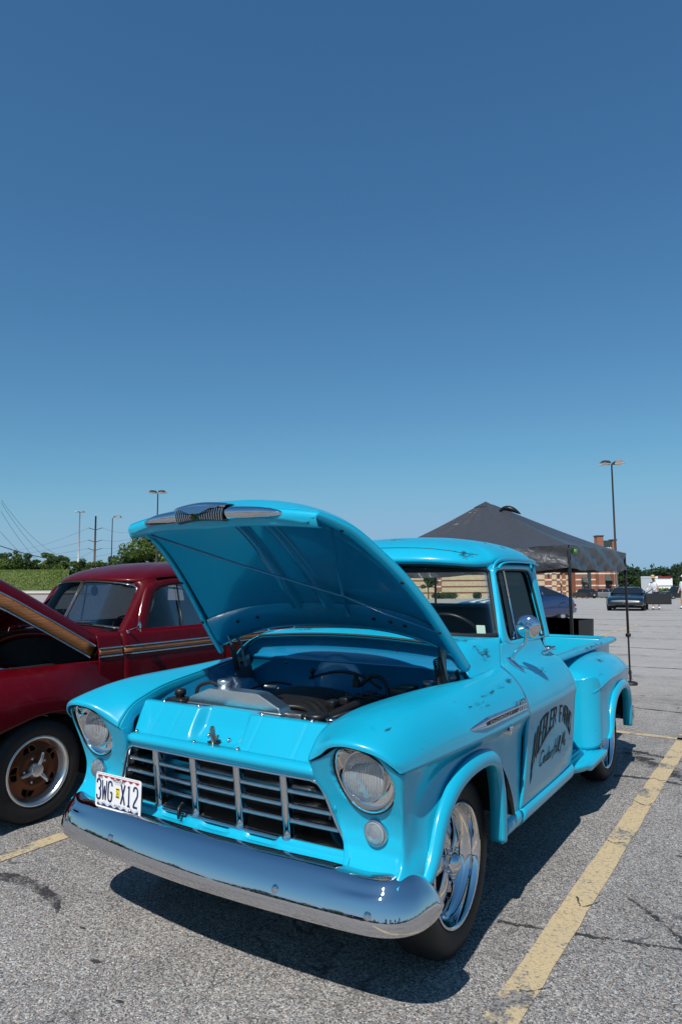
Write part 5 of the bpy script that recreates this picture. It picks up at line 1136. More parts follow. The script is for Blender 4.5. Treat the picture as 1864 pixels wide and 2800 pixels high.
    MB().tube(lp_, .012, 6, closed=True).build('pane_gasket', 'rubber', pane)
    MB().tube(lp_[20:50]+np.array([.01*s, -.008, .0]), .005, 6).build('pane_trim', 'chrome', pane)
    MB().tube([(CX+s*.10, .70, 1.205), (CX+s*.20, .735, 1.225), (CX+s*.36, .75, 1.232)], .006, 6).build('wiper', 'chrome', coupe)
    # mirror
    mr = MB().lathe([(-.012, .0005), (-.012, .02), (-.004, .042), (.004, .046), (.006, .0005)], (0, 0, 0), 'y', 28); M3 = rotm('Z', R(-25*s)); mr.v = [tuple(M3 @ np.array(v)+np.array((CX+s*.88, .80, 1.205))) for v in mr.v]
    mr = mr.build('side_mirror', 'chrome', coupe); MB().tube([(CX+s*.745, .80, 1.165), (CX+s*.80, .785, 1.18), (CX+s*.875, .79, 1.20)], .007, 6).build('mirror_arm', 'chrome', mr)
    MB().lathe([(-.0, .016), (.02, .012), (.022, .0005)], (CX+s*.74, .80, 1.16), 'x', 12).build('mirror_foot', 'chrome', mr)
# centre strip and rear view mirror
MB().tube([(CX, .728, 1.212), (CX, .918, 1.558)], .007, 6).build('centre_strip', 'chrome', coupe)
MB().lathe([(-.012, .0005), (-.012, .04), (.0, .045), (.004, .0005)], (CX+.06, 1.0, 1.475), 'y', 20).build('rear_view_mirror', 'black_plastic', coupe)
MB().tube([(CX+.06, 1.0, 1.51), (CX+.06, .98, 1.55)], .008, 6).build('mirror_stalk', 'black_plastic', coupe)
MB().box((CX-.18, .86, 1.27), (.11, .07, .10), None, .02).build('dash_camera', 'black_plastic', coupe)
MB().lathe([(-.02, .0005), (-.02, .05), (.03, .045), (.03, .0005)], (CX-.28, .86, 1.27), 'y', 20).build('dash_gauge', 'black_plastic', coupe)
# roof dome
RE2 = [(0,.915,1.572),(.22,.930,1.570),(.40,.985,1.560),(.52,1.07,1.557),(.585,1.20,1.582),(.60,1.5,1.600),(.60,1.9,1.602),(.57,2.3,1.56),(.50,2.7,1.44),(.40,3.05,1.30),(.20,3.25,1.2),(0,3.28,1.18)]
re_ = cr_eval(np.array(RE2), np.linspace(0, 11, 80)); full2 = np.concatenate([re_, (re_*np.array([-1, 1, 1]))[-2:0:-1]])
cen2 = np.array([0, 1.95, 1.738]); G = []
for r_ in np.r_[np.linspace(0, .8, 12), np.linspace(.84, 1, 10)]:
    zz = (1-r_**2.5)**.66 if r_ < 1 else 0; G.append([(CX+p[0]*r_, cen2[1]+(p[1]-cen2[1])*r_, p[2]+(cen2[2]-p[2])*zz) for p in full2])
MB().grid(np.array(G), cv=True).build('roof', RP, coupe, thick=.02)
# tail: rear deck and fender
for s in (1, -1):
    RFc = [[(.70,y,zt),(.82,y,zt-.04),(.93,y,zt-.18),(.96,y,.55),(.95,y,.40)] for y, zt in ((2.1,.80),(2.4,.95),(2.8,1.0),(3.2,.94),(3.6,.80))]
    MB().grid(loft([cx(r_, s) for r_ in RFc], 30, 16)).build('rear_fender', RP, coupe)
dk = [[(x, y, z-.25*(abs(x)/.75)**2.4) for x in np.linspace(-.75, .75, 11)] for y, z in ((3.0, 1.22), (3.3, 1.17), (3.6, 1.05), (3.85, .85), (3.92, .55))]
MB().grid(loft([cx(r_) for r_ in dk], 24, 24)).build('rear_deck', RP, coupe)
# cowl top, firewall, dark bay with air cleaner
G = []
for x in np.linspace(-.74, .74, 50):
    yb = float(np.interp(abs(x), [0, .25, .5, .62, .74], [.735, .755, .815, .88, .80])); z1 = 1.205-.10*(abs(x)/.74)**2.2
    G.append([(CX+x, .50+.03*(1-(x/.74)**2), z1-.10-.06*(abs(x)/.74)**3)]+[(CX+x, .53+(yb-.53)*v, z1-.045*(1-v)**1.5-.015*(abs(x)/.74)**3) for v in np.linspace(0, 1, 10)])
MB().grid(np.array(G)).build('cowl_top', RP, coupe, thick=.004, off=0)
MB().tube(np.array([(CX+x, .515+.02*(1-(x/.74)**2), 1.165-.16*(abs(x)/.74)**3.0) for x in np.linspace(-.74, .74, 50)]), .012, 6).build('hood_weatherstrip', 'rubber', coupe)
MB().box((CX, .56, .80), (1.46, .02, .66)).build('firewall', 'black_matte', coupe)
MB().box((CX, -.25, .55), (1.25, 1.5, .04)).build('engine_tray', 'black_matte', coupe)
for s in (1, -1): MB().box((CX+s*.62, -.22, .80), (.02, 1.5, .34)).build('bay_apron', 'black_matte', coupe)
MB().lathe([(.87, .0005), (.87, .17), (.88, .18), (.945, .18), (.955, .17), (.96, .04), (.965, .0005)], (CX+.20, .02, 0), 'z', 48).build('air_cleaner', 'chrome_worn', coupe)
MB().box((CX+.05, .05, .74), (.55, .7, .24), None, .04).build('engine', 'engine_black', coupe)
MB().tube(cr([(CX+.45, .35, .92), (CX+.52, .22, .96), (CX+.55, .10, .90)], 16), .025, 8).build('hose', 'rubber', coupe)
# raised hood
hinge = np.array([0, .56, 1.10]); ang = R(31)
def hood2(x, y, z):
    v = np.array([x, y, z])-hinge; c, s_ = math.cos(ang), math.sin(ang)
    return (CX+v[0], hinge[1]+v[1]*c+v[2]*s_, hinge[2]-v[1]*s_+v[2]*c)
HS = []
for y, wd, h in ((.55, .735, 0), (.2, .70, 0), (-.2, .64, .0), (-.6, .56, -.02), (-1.0, .42, -.06), (-1.35, .20, -.14)):
    half = [(wd, .955+h), (wd+.004, .99+h), (wd+.004, 1.06+h), (wd-.015, 1.10+h), (wd-.08, 1.15+h), (wd*.6, 1.185+h), (0, 1.20+h)]
    HS.append([hood2(x, y, z) for x, z in half]+[hood2(-x, y, z) for x, z in half[-2::-1]])
hood_r = MB().grid(loft(HS, 50, 60)).build('hood', RP, coupe, thick=.006, off=0)
for s in (1, -1):
    yy = np.linspace(.53, -1.1, 24); wdf = lambda y: float(np.interp(y, [-1.35,-1.0,-.6,-.2,.2,.55], [.20,.42,.56,.64,.70,.735]))+.010; hf = lambda y: float(np.interp(y, [-1.35,-1.0,-.6,-.2,.55], [-.14,-.06,-.02,0,0]))
    MB().grid(np.array([[hood2(s*wdf(y), y, z+hf(y)) for z in (.972, 1.01, 1.048)] for y in yy])).build('pine_strip', 'pine_trim', hood_r, thick=.004, off=0)
    for z in (1.055, .962): MB().tube(np.array([hood2(s*wdf(y), y, z+hf(y)) for y in yy]), .007, 6).build('moulding', 'chrome', hood_r)
# cabin
MB().box((CX, 1.9, .60), (1.4, 2.2, .04)).build('cabin_floor', 'interior', coupe)
MB().box((CX, 2.35, 1.10), (1.2, .14, .5), rotm('X', R(-12)), .05).build('seat_back', 'interior', coupe)
MB().box((CX, .98, 1.12), (1.28, .28, .10), None, .03).build('dashboard', 'interior', coupe)
sw = [(CX+.36+.18*math.cos(t), 1.16-.18*math.sin(t)*.4, 1.16+.18*math.sin(t)*.9*.62) for t in np.linspace(0, 2*np.pi, 36, endpoint=False)]
MB().tube(sw, .010, 8, closed=True).build('steering_wheel', 'bronze_wheel', coupe)
MB().box((CX-.20, 2.0, 1.36), (.09, .06, .40)).build('cabin_post', 'interior', coupe)
def coupe_wheel(c, s, rt=.335):
    pl = lambda mb: setattr(mb, 'v', [(c[0]+s*v[0], c[1]+v[1], c[2]+v[2]) for v in mb.v]) or mb
    t = pl(MB().lathe([(-.20, rt*.7), (-.20, rt*.92), (-.18, rt*.98), (-.10, rt), (-.03, rt*.985), (-.005, rt*.93), (.008, rt*.82), (.004, .225), (-.01, .215)], (0, 0, 0), 'x', 72)).build('wheel', 'rubber', coupe)
    pl(MB().lathe([(-.012, .220), (.002, .223), (.008, .218), (.006, .208), (-.004, .200), (-.020, .192), (-.032, .186), (-.05, .176)], (0, 0, 0), 'x', 72)).build('rim_lip', 'aluminium', t)
    # bronze centre with five windows
    mb = MB(); nr, na = 16, 140; G = []
    for r_ in np.linspace(.045, .180, nr): G.append([(-.045+.012*math.exp(-((r_-.10)/.03)**2)-.010*(r_/.18)**2, r_*math.cos(a), r_*math.sin(a)) for a in np.linspace(0, 2*math.pi, na, endpoint=False)])
    def kp(i, j):
        r_ = .045+.135*(i+.5)/(nr-1); a = (j+.5)/na*2*math.pi
        d = (a/(2*math.pi/5)) % 1.0-.5
        return not (abs(r_-.143) < .020 and abs(d)*2*math.pi/5*r_ < .043-max(0, abs(r_-.143)-.010)*1.2)
    mb.grid(np.array(G), cv=True, keep=kp); pl(mb).build('wheel_centre', 'bronze_wheel', t, thick=.008, off=1)
    pl(MB().lathe([(-.09, .19), (-.095, .0005)], (0, 0, 0), 'x', 40)).build('backing', 'black_matte', t)
    for k in range(5):
        a = k*2*math.pi/5+.63
        pl(MB().lathe([(-.05, .010), (-.028, .010), (-.022, .0005)], (0, .078*math.cos(a), .078*math.sin(a)), 'x', 8)).build('lug_nut', 'chrome', t)
        pl(MB().tube([(-.040, .07*math.cos(a), .07*math.sin(a)), (-.044, .175*math.cos(a), .175*math.sin(a))], .006, 6)).build('spoke_rib', 'bronze_wheel', t)
    pl(MB().lathe([(-.05, .050), (-.018, .047), (-.010, .040), (-.004, .040), (-.002, .034), (-.004, .0005)], (0, 0, 0), 'x', 32)).build('hub_cap', 'aluminium', t)
    for k in range(3):
        a = k*2*math.pi/3+1.25; mb = MB(); P = np.array([(-.018, .03*math.cos(a), .03*math.sin(a)), (-.006, .07*math.cos(a), .07*math.sin(a)), (-.010, .112*math.cos(a), .112*math.sin(a))])
        mb.tube(cr(P, 8), np.linspace(.017, .010, 8), 4); pl(mb).build('spinner_blade', 'aluminium', t)
    return t
coupe_wheel((CX+.955, -.06, .335), 1); coupe_wheel((CX-.955, -.06, .335), -1); coupe_wheel((CX+.90, 2.85, .335), 1); coupe_wheel((CX-.90, 2.85, .335), -1)
MB().box((CX, 1.2, .33), (1.2, 4.2, .06)).build('chassis', 'black_matte', coupe)
# ---------------------------------------------------------------- placing things by distance and bearing
RV = np.array([math.cos(_yaw), -math.sin(_yaw)])
def at(px, d):
    """ground point d metres ahead of the lens, in the bearing of photo column px"""
    u = (px-932)/1848.56*d; return np.array([CAMP.x+FH[0]*d+RV[0]*u, CAMP.y+FH[1]*d+RV[1]*u])
def zat(py, d): return CAMP.z-(py-1583)/1848.56*d
def gnd(p): return float(gz(p[0], p[1]))
YAW = math.atan2(RV[1], RV[0])          # heading of "to the right" in the view
# ---------------------------------------------------------------- pop-up canopy
def tent_mat():
    m, n, b = node_mat('tent_cloth'); g = n.nodes.new('ShaderNodeTexCoord'); v = g.outputs['Object']
    b.inputs['Base Color'].default_value = (0.050, 0.051, 0.056, 1); b.inputs['Roughness'].default_value = 0.36; b.inputs['Specular IOR Level'].default_value = 0.7
    mp = n.nodes.new('ShaderNodeMapping'); mp.inputs['Scale'].default_value = (1, 1, 1.5); n.links.new(v, mp.inputs[0])
    a = noise(n, mp.outputs[0], 2.4, 8, 0.68); 
    wv = n.nodes.new('ShaderNodeTexVoronoi'); wv.feature = 'DISTANCE_TO_EDGE'; wv.inputs['Scale'].default_value = 2.2
    wn = n.nodes.new('ShaderNodeVectorMath'); wn.operation = 'ADD'; q = n.nodes.new('ShaderNodeTexNoise'); q.inputs['Scale'].default_value = 3; n.links.new(v, q.inputs['Vector']); n.links.new(q.outputs['Color'], wn.inputs[1]); n.links.new(v, wn.inputs[0]); n.links.new(wn.outputs[0], wv.inputs['Vector'])
    h = math_node(n, 'SUBTRACT', math_node(n, 'MULTIPLY', a, 1.0), math_node(n, 'MULTIPLY', math_node(n, 'SUBTRACT', 1.0, ramp(n, wv.outputs['Distance'], 0, .09)), .22))
    bp = n.nodes.new('ShaderNodeBump'); bp.inputs['Strength'].default_value = 0.55; bp.inputs['Distance'].default_value = 0.035
    n.links.new(h, bp.inputs['Height']); n.links.new(bp.outputs[0], b.inputs['Normal'])
tent_mat()
pm('tent_steel', (0.012, 0.012, 0.014), 0.4, 0.3)
tent = thing('canopy_tent', (-1.5, 6.4, 0), 'black pop-up canopy tent standing behind the turquoise pickup', 'canopy tent')
TC = [(.06, 4.80), (.03, 8.0), (-3.10, 8.05), (-3.10, 4.82)]; TZ = 1.93; TZs = (1.93, 1.93, 1.90, 1.80); PK = np.array([-1.50, 6.40, 2.66])
for k in range(4):
    a, b2 = np.array([*TC[k], TZs[k]]), np.array([*TC[(k+1) % 4], TZs[(k+1) % 4]]); G = []; wa, wb_ = (.14 if k == 3 else .03 if k < 2 else .05), (.14 if (k+1) % 4 == 3 else .03)
    for u in np.linspace(0, 1, 30):
        e = a*(1-u)+b2*u; row = []
        for v in np.linspace(0, .94, 22):
            p = e*(1-v)+PK*v; sag = math.sin(math.pi*v**.8)*(wa*(1-u)+wb_*u+.06*math.sin(math.pi*u)); p = p+np.array([0, 0, -sag+.012*math.sin(u*37+v*11)*math.sin(math.pi*u)]); row.append(p)
        G.append(row)
    MB().grid(np.array(G)).build('roof_panel', 'tent_cloth', tent)
    G = []; out = np.cross(b2-a, [0, 0, 1]); out = out/np.linalg.norm(out)
    for u in np.linspace(0, 1, 60):
        e = a*(1-u)+b2*u; row = []
        for v in np.linspace(0, 1, 10):
            w_ = .016*math.sin(u*46+v*5)*v+.012*math.sin(u*21-v*7)
            row.append(e+out*(w_+.01)+np.array([0, 0, -.25*v-(.02*abs(math.sin(u*9.5)) if v == 1 else 0)-.02*math.sin(math.pi*u)*v]))
        G.append(row)
    MB().grid(np.array(G)).build('valance', 'tent_cloth', tent)
cp = []
for k in range(4):
    a = np.array([*TC[k], TZs[k]]); cp.append(a*(1-.92)+PK*.92+np.array([0, 0, -.03]))
capt = PK+np.array([0, 0, -.01]); mb = MB()
for k in range(4): mb.grid(np.array([[cp[k]*(1-v)+capt*v+np.array([0, 0, .01]) for v in np.linspace(0, 1, 5)], [cp[(k+1) % 4]*(1-v)+capt*v+np.array([0, 0, .01]) for v in np.linspace(0, 1, 5)]]))
mb.build('peak_cap', 'tent_cloth', tent, weld=True)
MB().tube(cr([(-1.16, 6.02, 2.475), (-1.06, 5.98, 2.500), (-.96, 5.98, 2.475), (-.86, 6.0, 2.41)], 16), [.008+.045*math.sin(math.pi*i/15) for i in range(16)], 8, flat=(.7, 1)).build('vent_flap', 'tent_steel', tent)
for k, (x, y) in enumerate(TC):
    lg = MB().box((x, y, 1.29), (.032, .032, 1.20), None, .004); lg.box((x, y, .36), (.024, .024, .70), None, .004); lg.build('leg', 'tent_steel', tent)
    MB().box((x, y, .72), (.07, .06, .05), None, .01).build('leg_clamp', 'tent_steel', tent)
    MB().lathe([(.0, .10), (.035, .10), (.05, .06), (.052, .0005)], (x, y, 0), 'z', 20).build('foot', 'rubber', tent)
pm('green_tape', (0.10, 0.35, 0.03), .5)
MB().box((.085, 5.0, 1.86), (.01, .12, .05)).build('green_tag', 'green_tape', tent)
ct = thing('storage_cart', (-.4, 5.3, 0), 'black fabric storage cart beside the canopy leg', 'cart')
ring = lambda z, k: [(-.95*k, 5.1, z), (.06*k, 5.1, z), (.13*k, 5.5, z), (-.95*k, 5.5, z)]
MB().grid(np.array([ring(.35, .80), ring(1.09, 1.0), ring(1.09, .985), ring(.36, .79)]), cv=True).build('basket', 'tent_steel', ct, smooth=False)
MB().add(ring(.37, .79), [(0, 1, 2, 3)]).build('basket_bottom', 'tent_steel', ct, smooth=False)
for x in (-.75, -.02):
    for y in (5.12, 5.46): MB().lathe([(-.02, .0005), (-.02, .12), (.02, .12), (.02, .0005)], (x, y, .12), 'x', 20).build('cart_wheel', 'rubber', ct)
    MB().box((x, 5.29, .24), (.03, .36, .24)).build('cart_frame', 'tent_steel', ct)
MB().box((-.4, 5.3, .345), (.85, .36, .02)).build('cart_floor', 'tent_steel', ct)

# ---------------------------------------------------------------- background cars: lofted body with wheels, glass and lamps
def car_body(name, label, cat, pos, head, L, Wd, prof, belt, cabin, mats, wheel_r=.32, wheels=None, group=None, lamps='rear', rimmat='aluminium', glass='bg_glass'):
    """prof: (t along 0 front..1 rear, z of hood/deck line); cabin: (t0,t1,t2,t3,zroof). local x right, y forward"""
    z0 = gnd(pos); root = thing(name, (pos[0], pos[1], z0), label, cat, group); root.rotation_euler.z = head
    def B(mb, nm, mt, par=None, **k):
        o = mb.build(nm, mt, None, **k); o.parent = par or root; return o
    secs = []
    for t, zt in prof:
        y = L/2-L*t; e = min(1, min(t, 1-t)/.10); w_ = Wd/2*(.80+.20*math.sqrt(e)); zb = .24+.10*(1-min(1, e*1.6))
        half = [(w_*.90, zb), (w_, zb+.10), (w_*1.0, (zb+zt)/2+.05), (w_*.96, zt-.06), (w_*.86, zt-.012), (w_*.45, zt+.012), (0, zt+.018)]
        secs.append([(x, y, z) for x, z in half]+[(-x, y, z) for x, z in half[-2::-1]])
    B(MB().grid(loft(secs, 50, 40)), 'body', mats[0])
    for t, nm in ((0, 'nose'), (1, 'tail')):
        s_ = secs[0 if t == 0 else -1]; B(MB().add(s_, [tuple(range(len(s_)))]), nm, mats[0], smooth=False)
    B(MB().box((0, 0, .25), (Wd*.86, L*.90, .14)), 'underbody', 'black_matte')
    t0, t1, t2, t3, zr = cabin; ys = [L/2-L*t for t in (t0, t1, t2, t3)]
    cs = []
    for y, z, w_ in ((ys[0], belt-.01, .84), (ys[1], zr-.03, .64), ((ys[1]+ys[2])/2, zr, .66), (ys[2], zr-.03, .64), (ys[3], belt-.01, .84)):
        cs.append((y, z, w_*Wd/2))
    # roof skin
    R_ = [[(x*w_*.98, y, z+.02*(1-x*x)) for x in np.linspace(-1, 1, 13)] for y, z, w_ in cs[1:4]]
    B(MB().grid(loft(R_, 12, 13)), 'roof', mats[0], thick=.04)
    gl = MB()
    wb = .90*Wd/2; c = cs
    B(MB().grid(np.array([[(x*wb*.95, ys[0]+.06*x*x*-1, belt-.01) for x in np.linspace(-1, 1, 9)], [(x*c[1][2]*.97, ys[1], c[1][1]+.01) for x in np.linspace(-1, 1, 9)]])), 'windshield', glass)
    B(MB().grid(np.array([[(x*c[3][2]*.97, ys[2], c[3][1]+.01) for x in np.linspace(-1, 1, 9)], [(x*wb*.95, ys[3]+.06*x*x, belt-.01) for x in np.linspace(-1, 1, 9)]])), 'rear_window', glass)
    for s in (1, -1):
        B(MB().add([(s*wb, ys[0]-.05, belt-.03), (s*c[1][2], ys[1], c[1][1]), (s*c[3][2], ys[2], c[3][1]), (s*wb, ys[3]+.05, belt-.03)], [(0, 1, 2, 3)]), 'side_window', glass, smooth=False)
        B(MB().tube([(s*wb, (ys[1]+ys[2])/2, belt-.02), (s*(c[2][2]+.005), (ys[1]+ys[2])/2, zr-.02)], .035, 6), 'pillar', mats[0])
        for (ya, za, wa), (yb, zb, wb2) in ((cs[0], cs[1]), (cs[3], cs[4])):
            B(MB().tube([(s*max(wa, .0) if za > belt else s*wb*.98, ya, za), (s*wb2 if zb > belt else s*wb*.98, yb, zb)], .035, 6), 'pillar', mats[0])
        for y in wheels or (L*.30, -L*.29):
            t = B(MB().lathe([(-.10, wheel_r*.6), (-.10, wheel_r*.93), (-.06, wheel_r), (.06, wheel_r), (.10, wheel_r*.93), (.105, wheel_r*.66), (.09, wheel_r*.62)], (s*(Wd/2-.10), y, wheel_r), 'x', 28), 'wheel', 'rubber')
            B(MB().lathe([(s*.085, wheel_r*.66), (s*.10, wheel_r*.64), (s*.07, wheel_r*.5), (s*.09, wheel_r*.2), (s*.095, .0005)], (s*(Wd/2-.10), y, wheel_r), 'x', 20), 'rim', rimmat, par=t)
            B(MB().lathe([(s*.0, wheel_r*1.16), (s*.113, wheel_r*1.14), (s*.113, .0005)] if False else [(s*.09, wheel_r*1.18), (s*.108, wheel_r*1.14), (s*.085, wheel_r*1.0)], (s*(Wd/2-.10), y, wheel_r), 'x', 28, R(0), R(180)), 'wheel_arch', 'black_matte')
        zf, zr_ = prof[0][1], prof[-1][1]
        B(MB().box((s*Wd*.34, L/2+.0, zf-.10), (Wd*.20, .05, .10), None, .02), 'headlight', 'lens_clear' if False else 'chrome_worn')
        B(MB().box((s*Wd*.36, -L/2+.0, zr_-.12), (Wd*.16, .05, .10), None, .02), 'tail_light', 'red_lamp')
    B(MB().box((0, -L/2, .42), (Wd*.9, .10, .16), None, .03), 'rear_bumper', mats[1]); B(MB().box((0, L/2, .40), (Wd*.9, .10, .16), None, .03), 'front_bumper', mats[1])
    B(MB().box((0, -L/2-.03, .62), (.30, .02, .15)), 'number_plate', 'plate_white')
    return root
pm('bg_glass', (0.012, 0.016, 0.02), 0.04, spec=0.6)
for nm, c, met in (('car_teal', (0.004, 0.013, 0.024), .2), ('car_navy', (0.010, 0.028, 0.13), .3), ('car_blue', (0.006, 0.075, 0.38), .3), ('car_grey', (0.16, 0.17, 0.18), .5), ('car_dark', (0.02, 0.022, 0.026), .4), ('car_silver', (0.34, 0.35, 0.35), .5), ('car_white', (0.62, 0.62, 0.60), 0), ('car_black', (0.010, 0.012, 0.014), .2), ('car_red', (0.22, 0.01, 0.01), 0)):
    pm(nm, c, 0.3, met, coat=0.9)
SUV = [(0, .86), (.04, .98), (.20, 1.05), (.30, 1.10), (.6, 1.12), (.92, 1.12), (1, 1.06)]
SED = [(0, .66), (.04, .74), (.18, .86), (.30, .93), (.6, .96), (.86, .98), (.96, .95), (1, .88)]
MUS = [(0, .66), (.04, .78), (.2, .86), (.36, .90), (.6, .94), (.72, .95), (.9, .90), (.97, .84), (1, .72)]
# sports car head-on with its door open
p = at(1709, 36.0)
vet = car_body('sports_car', 'dark teal low sports car with its door open across the lot', 'car', p, YAW+math.pi-.47, 4.4, 1.80, [(0, .46), (.03, .62), (.12, .72), (.30, .80), (.42, .86), (.7, .92), (.9, .95), (1, .88)], .88, (.36, .50, .62, .86, 1.19), ('car_teal', 'car_teal'), .325, (1.42, -1.05))
for s in (1, -1):
    o = MB().box((s*.55, 2.19, .46), (.26, .03, .05), None, .01).build('marker_light', 'sticker_yellow' if s < 0 else 'chrome_worn'); o.parent = vet
o = MB().box((0, 2.235, .40), (.34, .02, .10)).build('front_plate', 'plate_white'); o.parent = vet
dg = []
for y0, dx in ((0, 0), (.35, .02), (.75, .03), (1.1, .02), (1.28, -.02)):
    dg.append([(.0+dx, y0, z) for z in (.32, .5, .7, .86, .88)])
G = loft(dg, 16, 10); a_ = R(-72); M3 = rotm('Z', -a_)
G = np.array([[M3 @ (q*np.array([1, -1, 1]))+np.array([.86, .72, 0]) for q in r_] for r_ in G])*np.array([-1, 1, 1])
G = G*1.0
o = MB().grid(G).build('open_door', 'car_black', None, thick=.10); o.parent = vet
o = MB().tube([tuple((M3 @ np.array((0, -.05, .88))+np.array([.86, .72, 0]))*np.array([-1, 1, 1])), tuple((M3 @ np.array((-.06, -.40, 1.10))+np.array([.86, .72, 0]))*np.array([-1, 1, 1]))], .02, 6).build('door_frame', 'car_black'); o.parent = vet
# one striped blue coupe: tail beside the canopy leg, nose seen through the pickup's cab
p = at(1408, 23.2); hd = YAW+R(131)
st = car_body('muscle_coupe', 'blue muscle coupe with white hood stripes parked beyond the canopy', 'car', p, hd, 4.75, 1.85, MUS, .90, (.40, .52, .64, .88, 1.30), ('car_navy', 'chrome'), .34, (1.42, -1.35))
for s in (1, -1):
    o = MB().grid(np.array([[(s*.20+e, y, z) for e in (-.11, .11)] for y, z in ((2.30, .70), (2.15, .82), (1.4, .895), (.6, .925))])).build('stripe', 'car_white', None, thick=.012, off=0); o.parent = st
# parked cars along the far building
for i, (px, d, kind, mt, lab) in enumerate(((1487, 118, 'sed', 'car_grey', 'grey sedan by the stone wall, left of the canopy leg'), (1592, 120, 'suv', 'car_dark', 'dark grey utility wagon nearest the canopy leg by the brick entrance'), (1644, 121, 'suv', 'car_silver', 'silver utility wagon parked right of the dark grey one'),
                                       (1674, 122, 'sed', 'car_white', 'pale sedan half hidden behind the dark sports car'))):
    p = at(px, d); hd = YAW+math.pi+.0 if False else YAW+.42
    if kind == 'suv': car_body('parked_wagon', lab, 'car', p, hd, 4.6, 1.85, SUV, 1.06, (.26, .36, .84, .98, 1.66), (mt, 'car_dark'), .36, group='cars parked by the far building')
    else: car_body('parked_sedan', lab, 'car', p, hd, 4.7, 1.82, SED, .92, (.28, .42, .66, .86, 1.43), (mt, mt), .33, group='cars parked by the far building')
p = at(1852, 98)
car_body('parked_pickup', 'black crew cab pickup near the right edge of the lot', 'pickup truck', p, YAW+math.pi/2+.1, 5.6, 1.95, [(0, .95), (.04, 1.05), (.25, 1.12), (.6, 1.12), (.99, 1.12), (1, 1.05)], 1.10, (.26, .34, .58, .62, 1.80), ('car_black', 'chrome_worn'), .40)
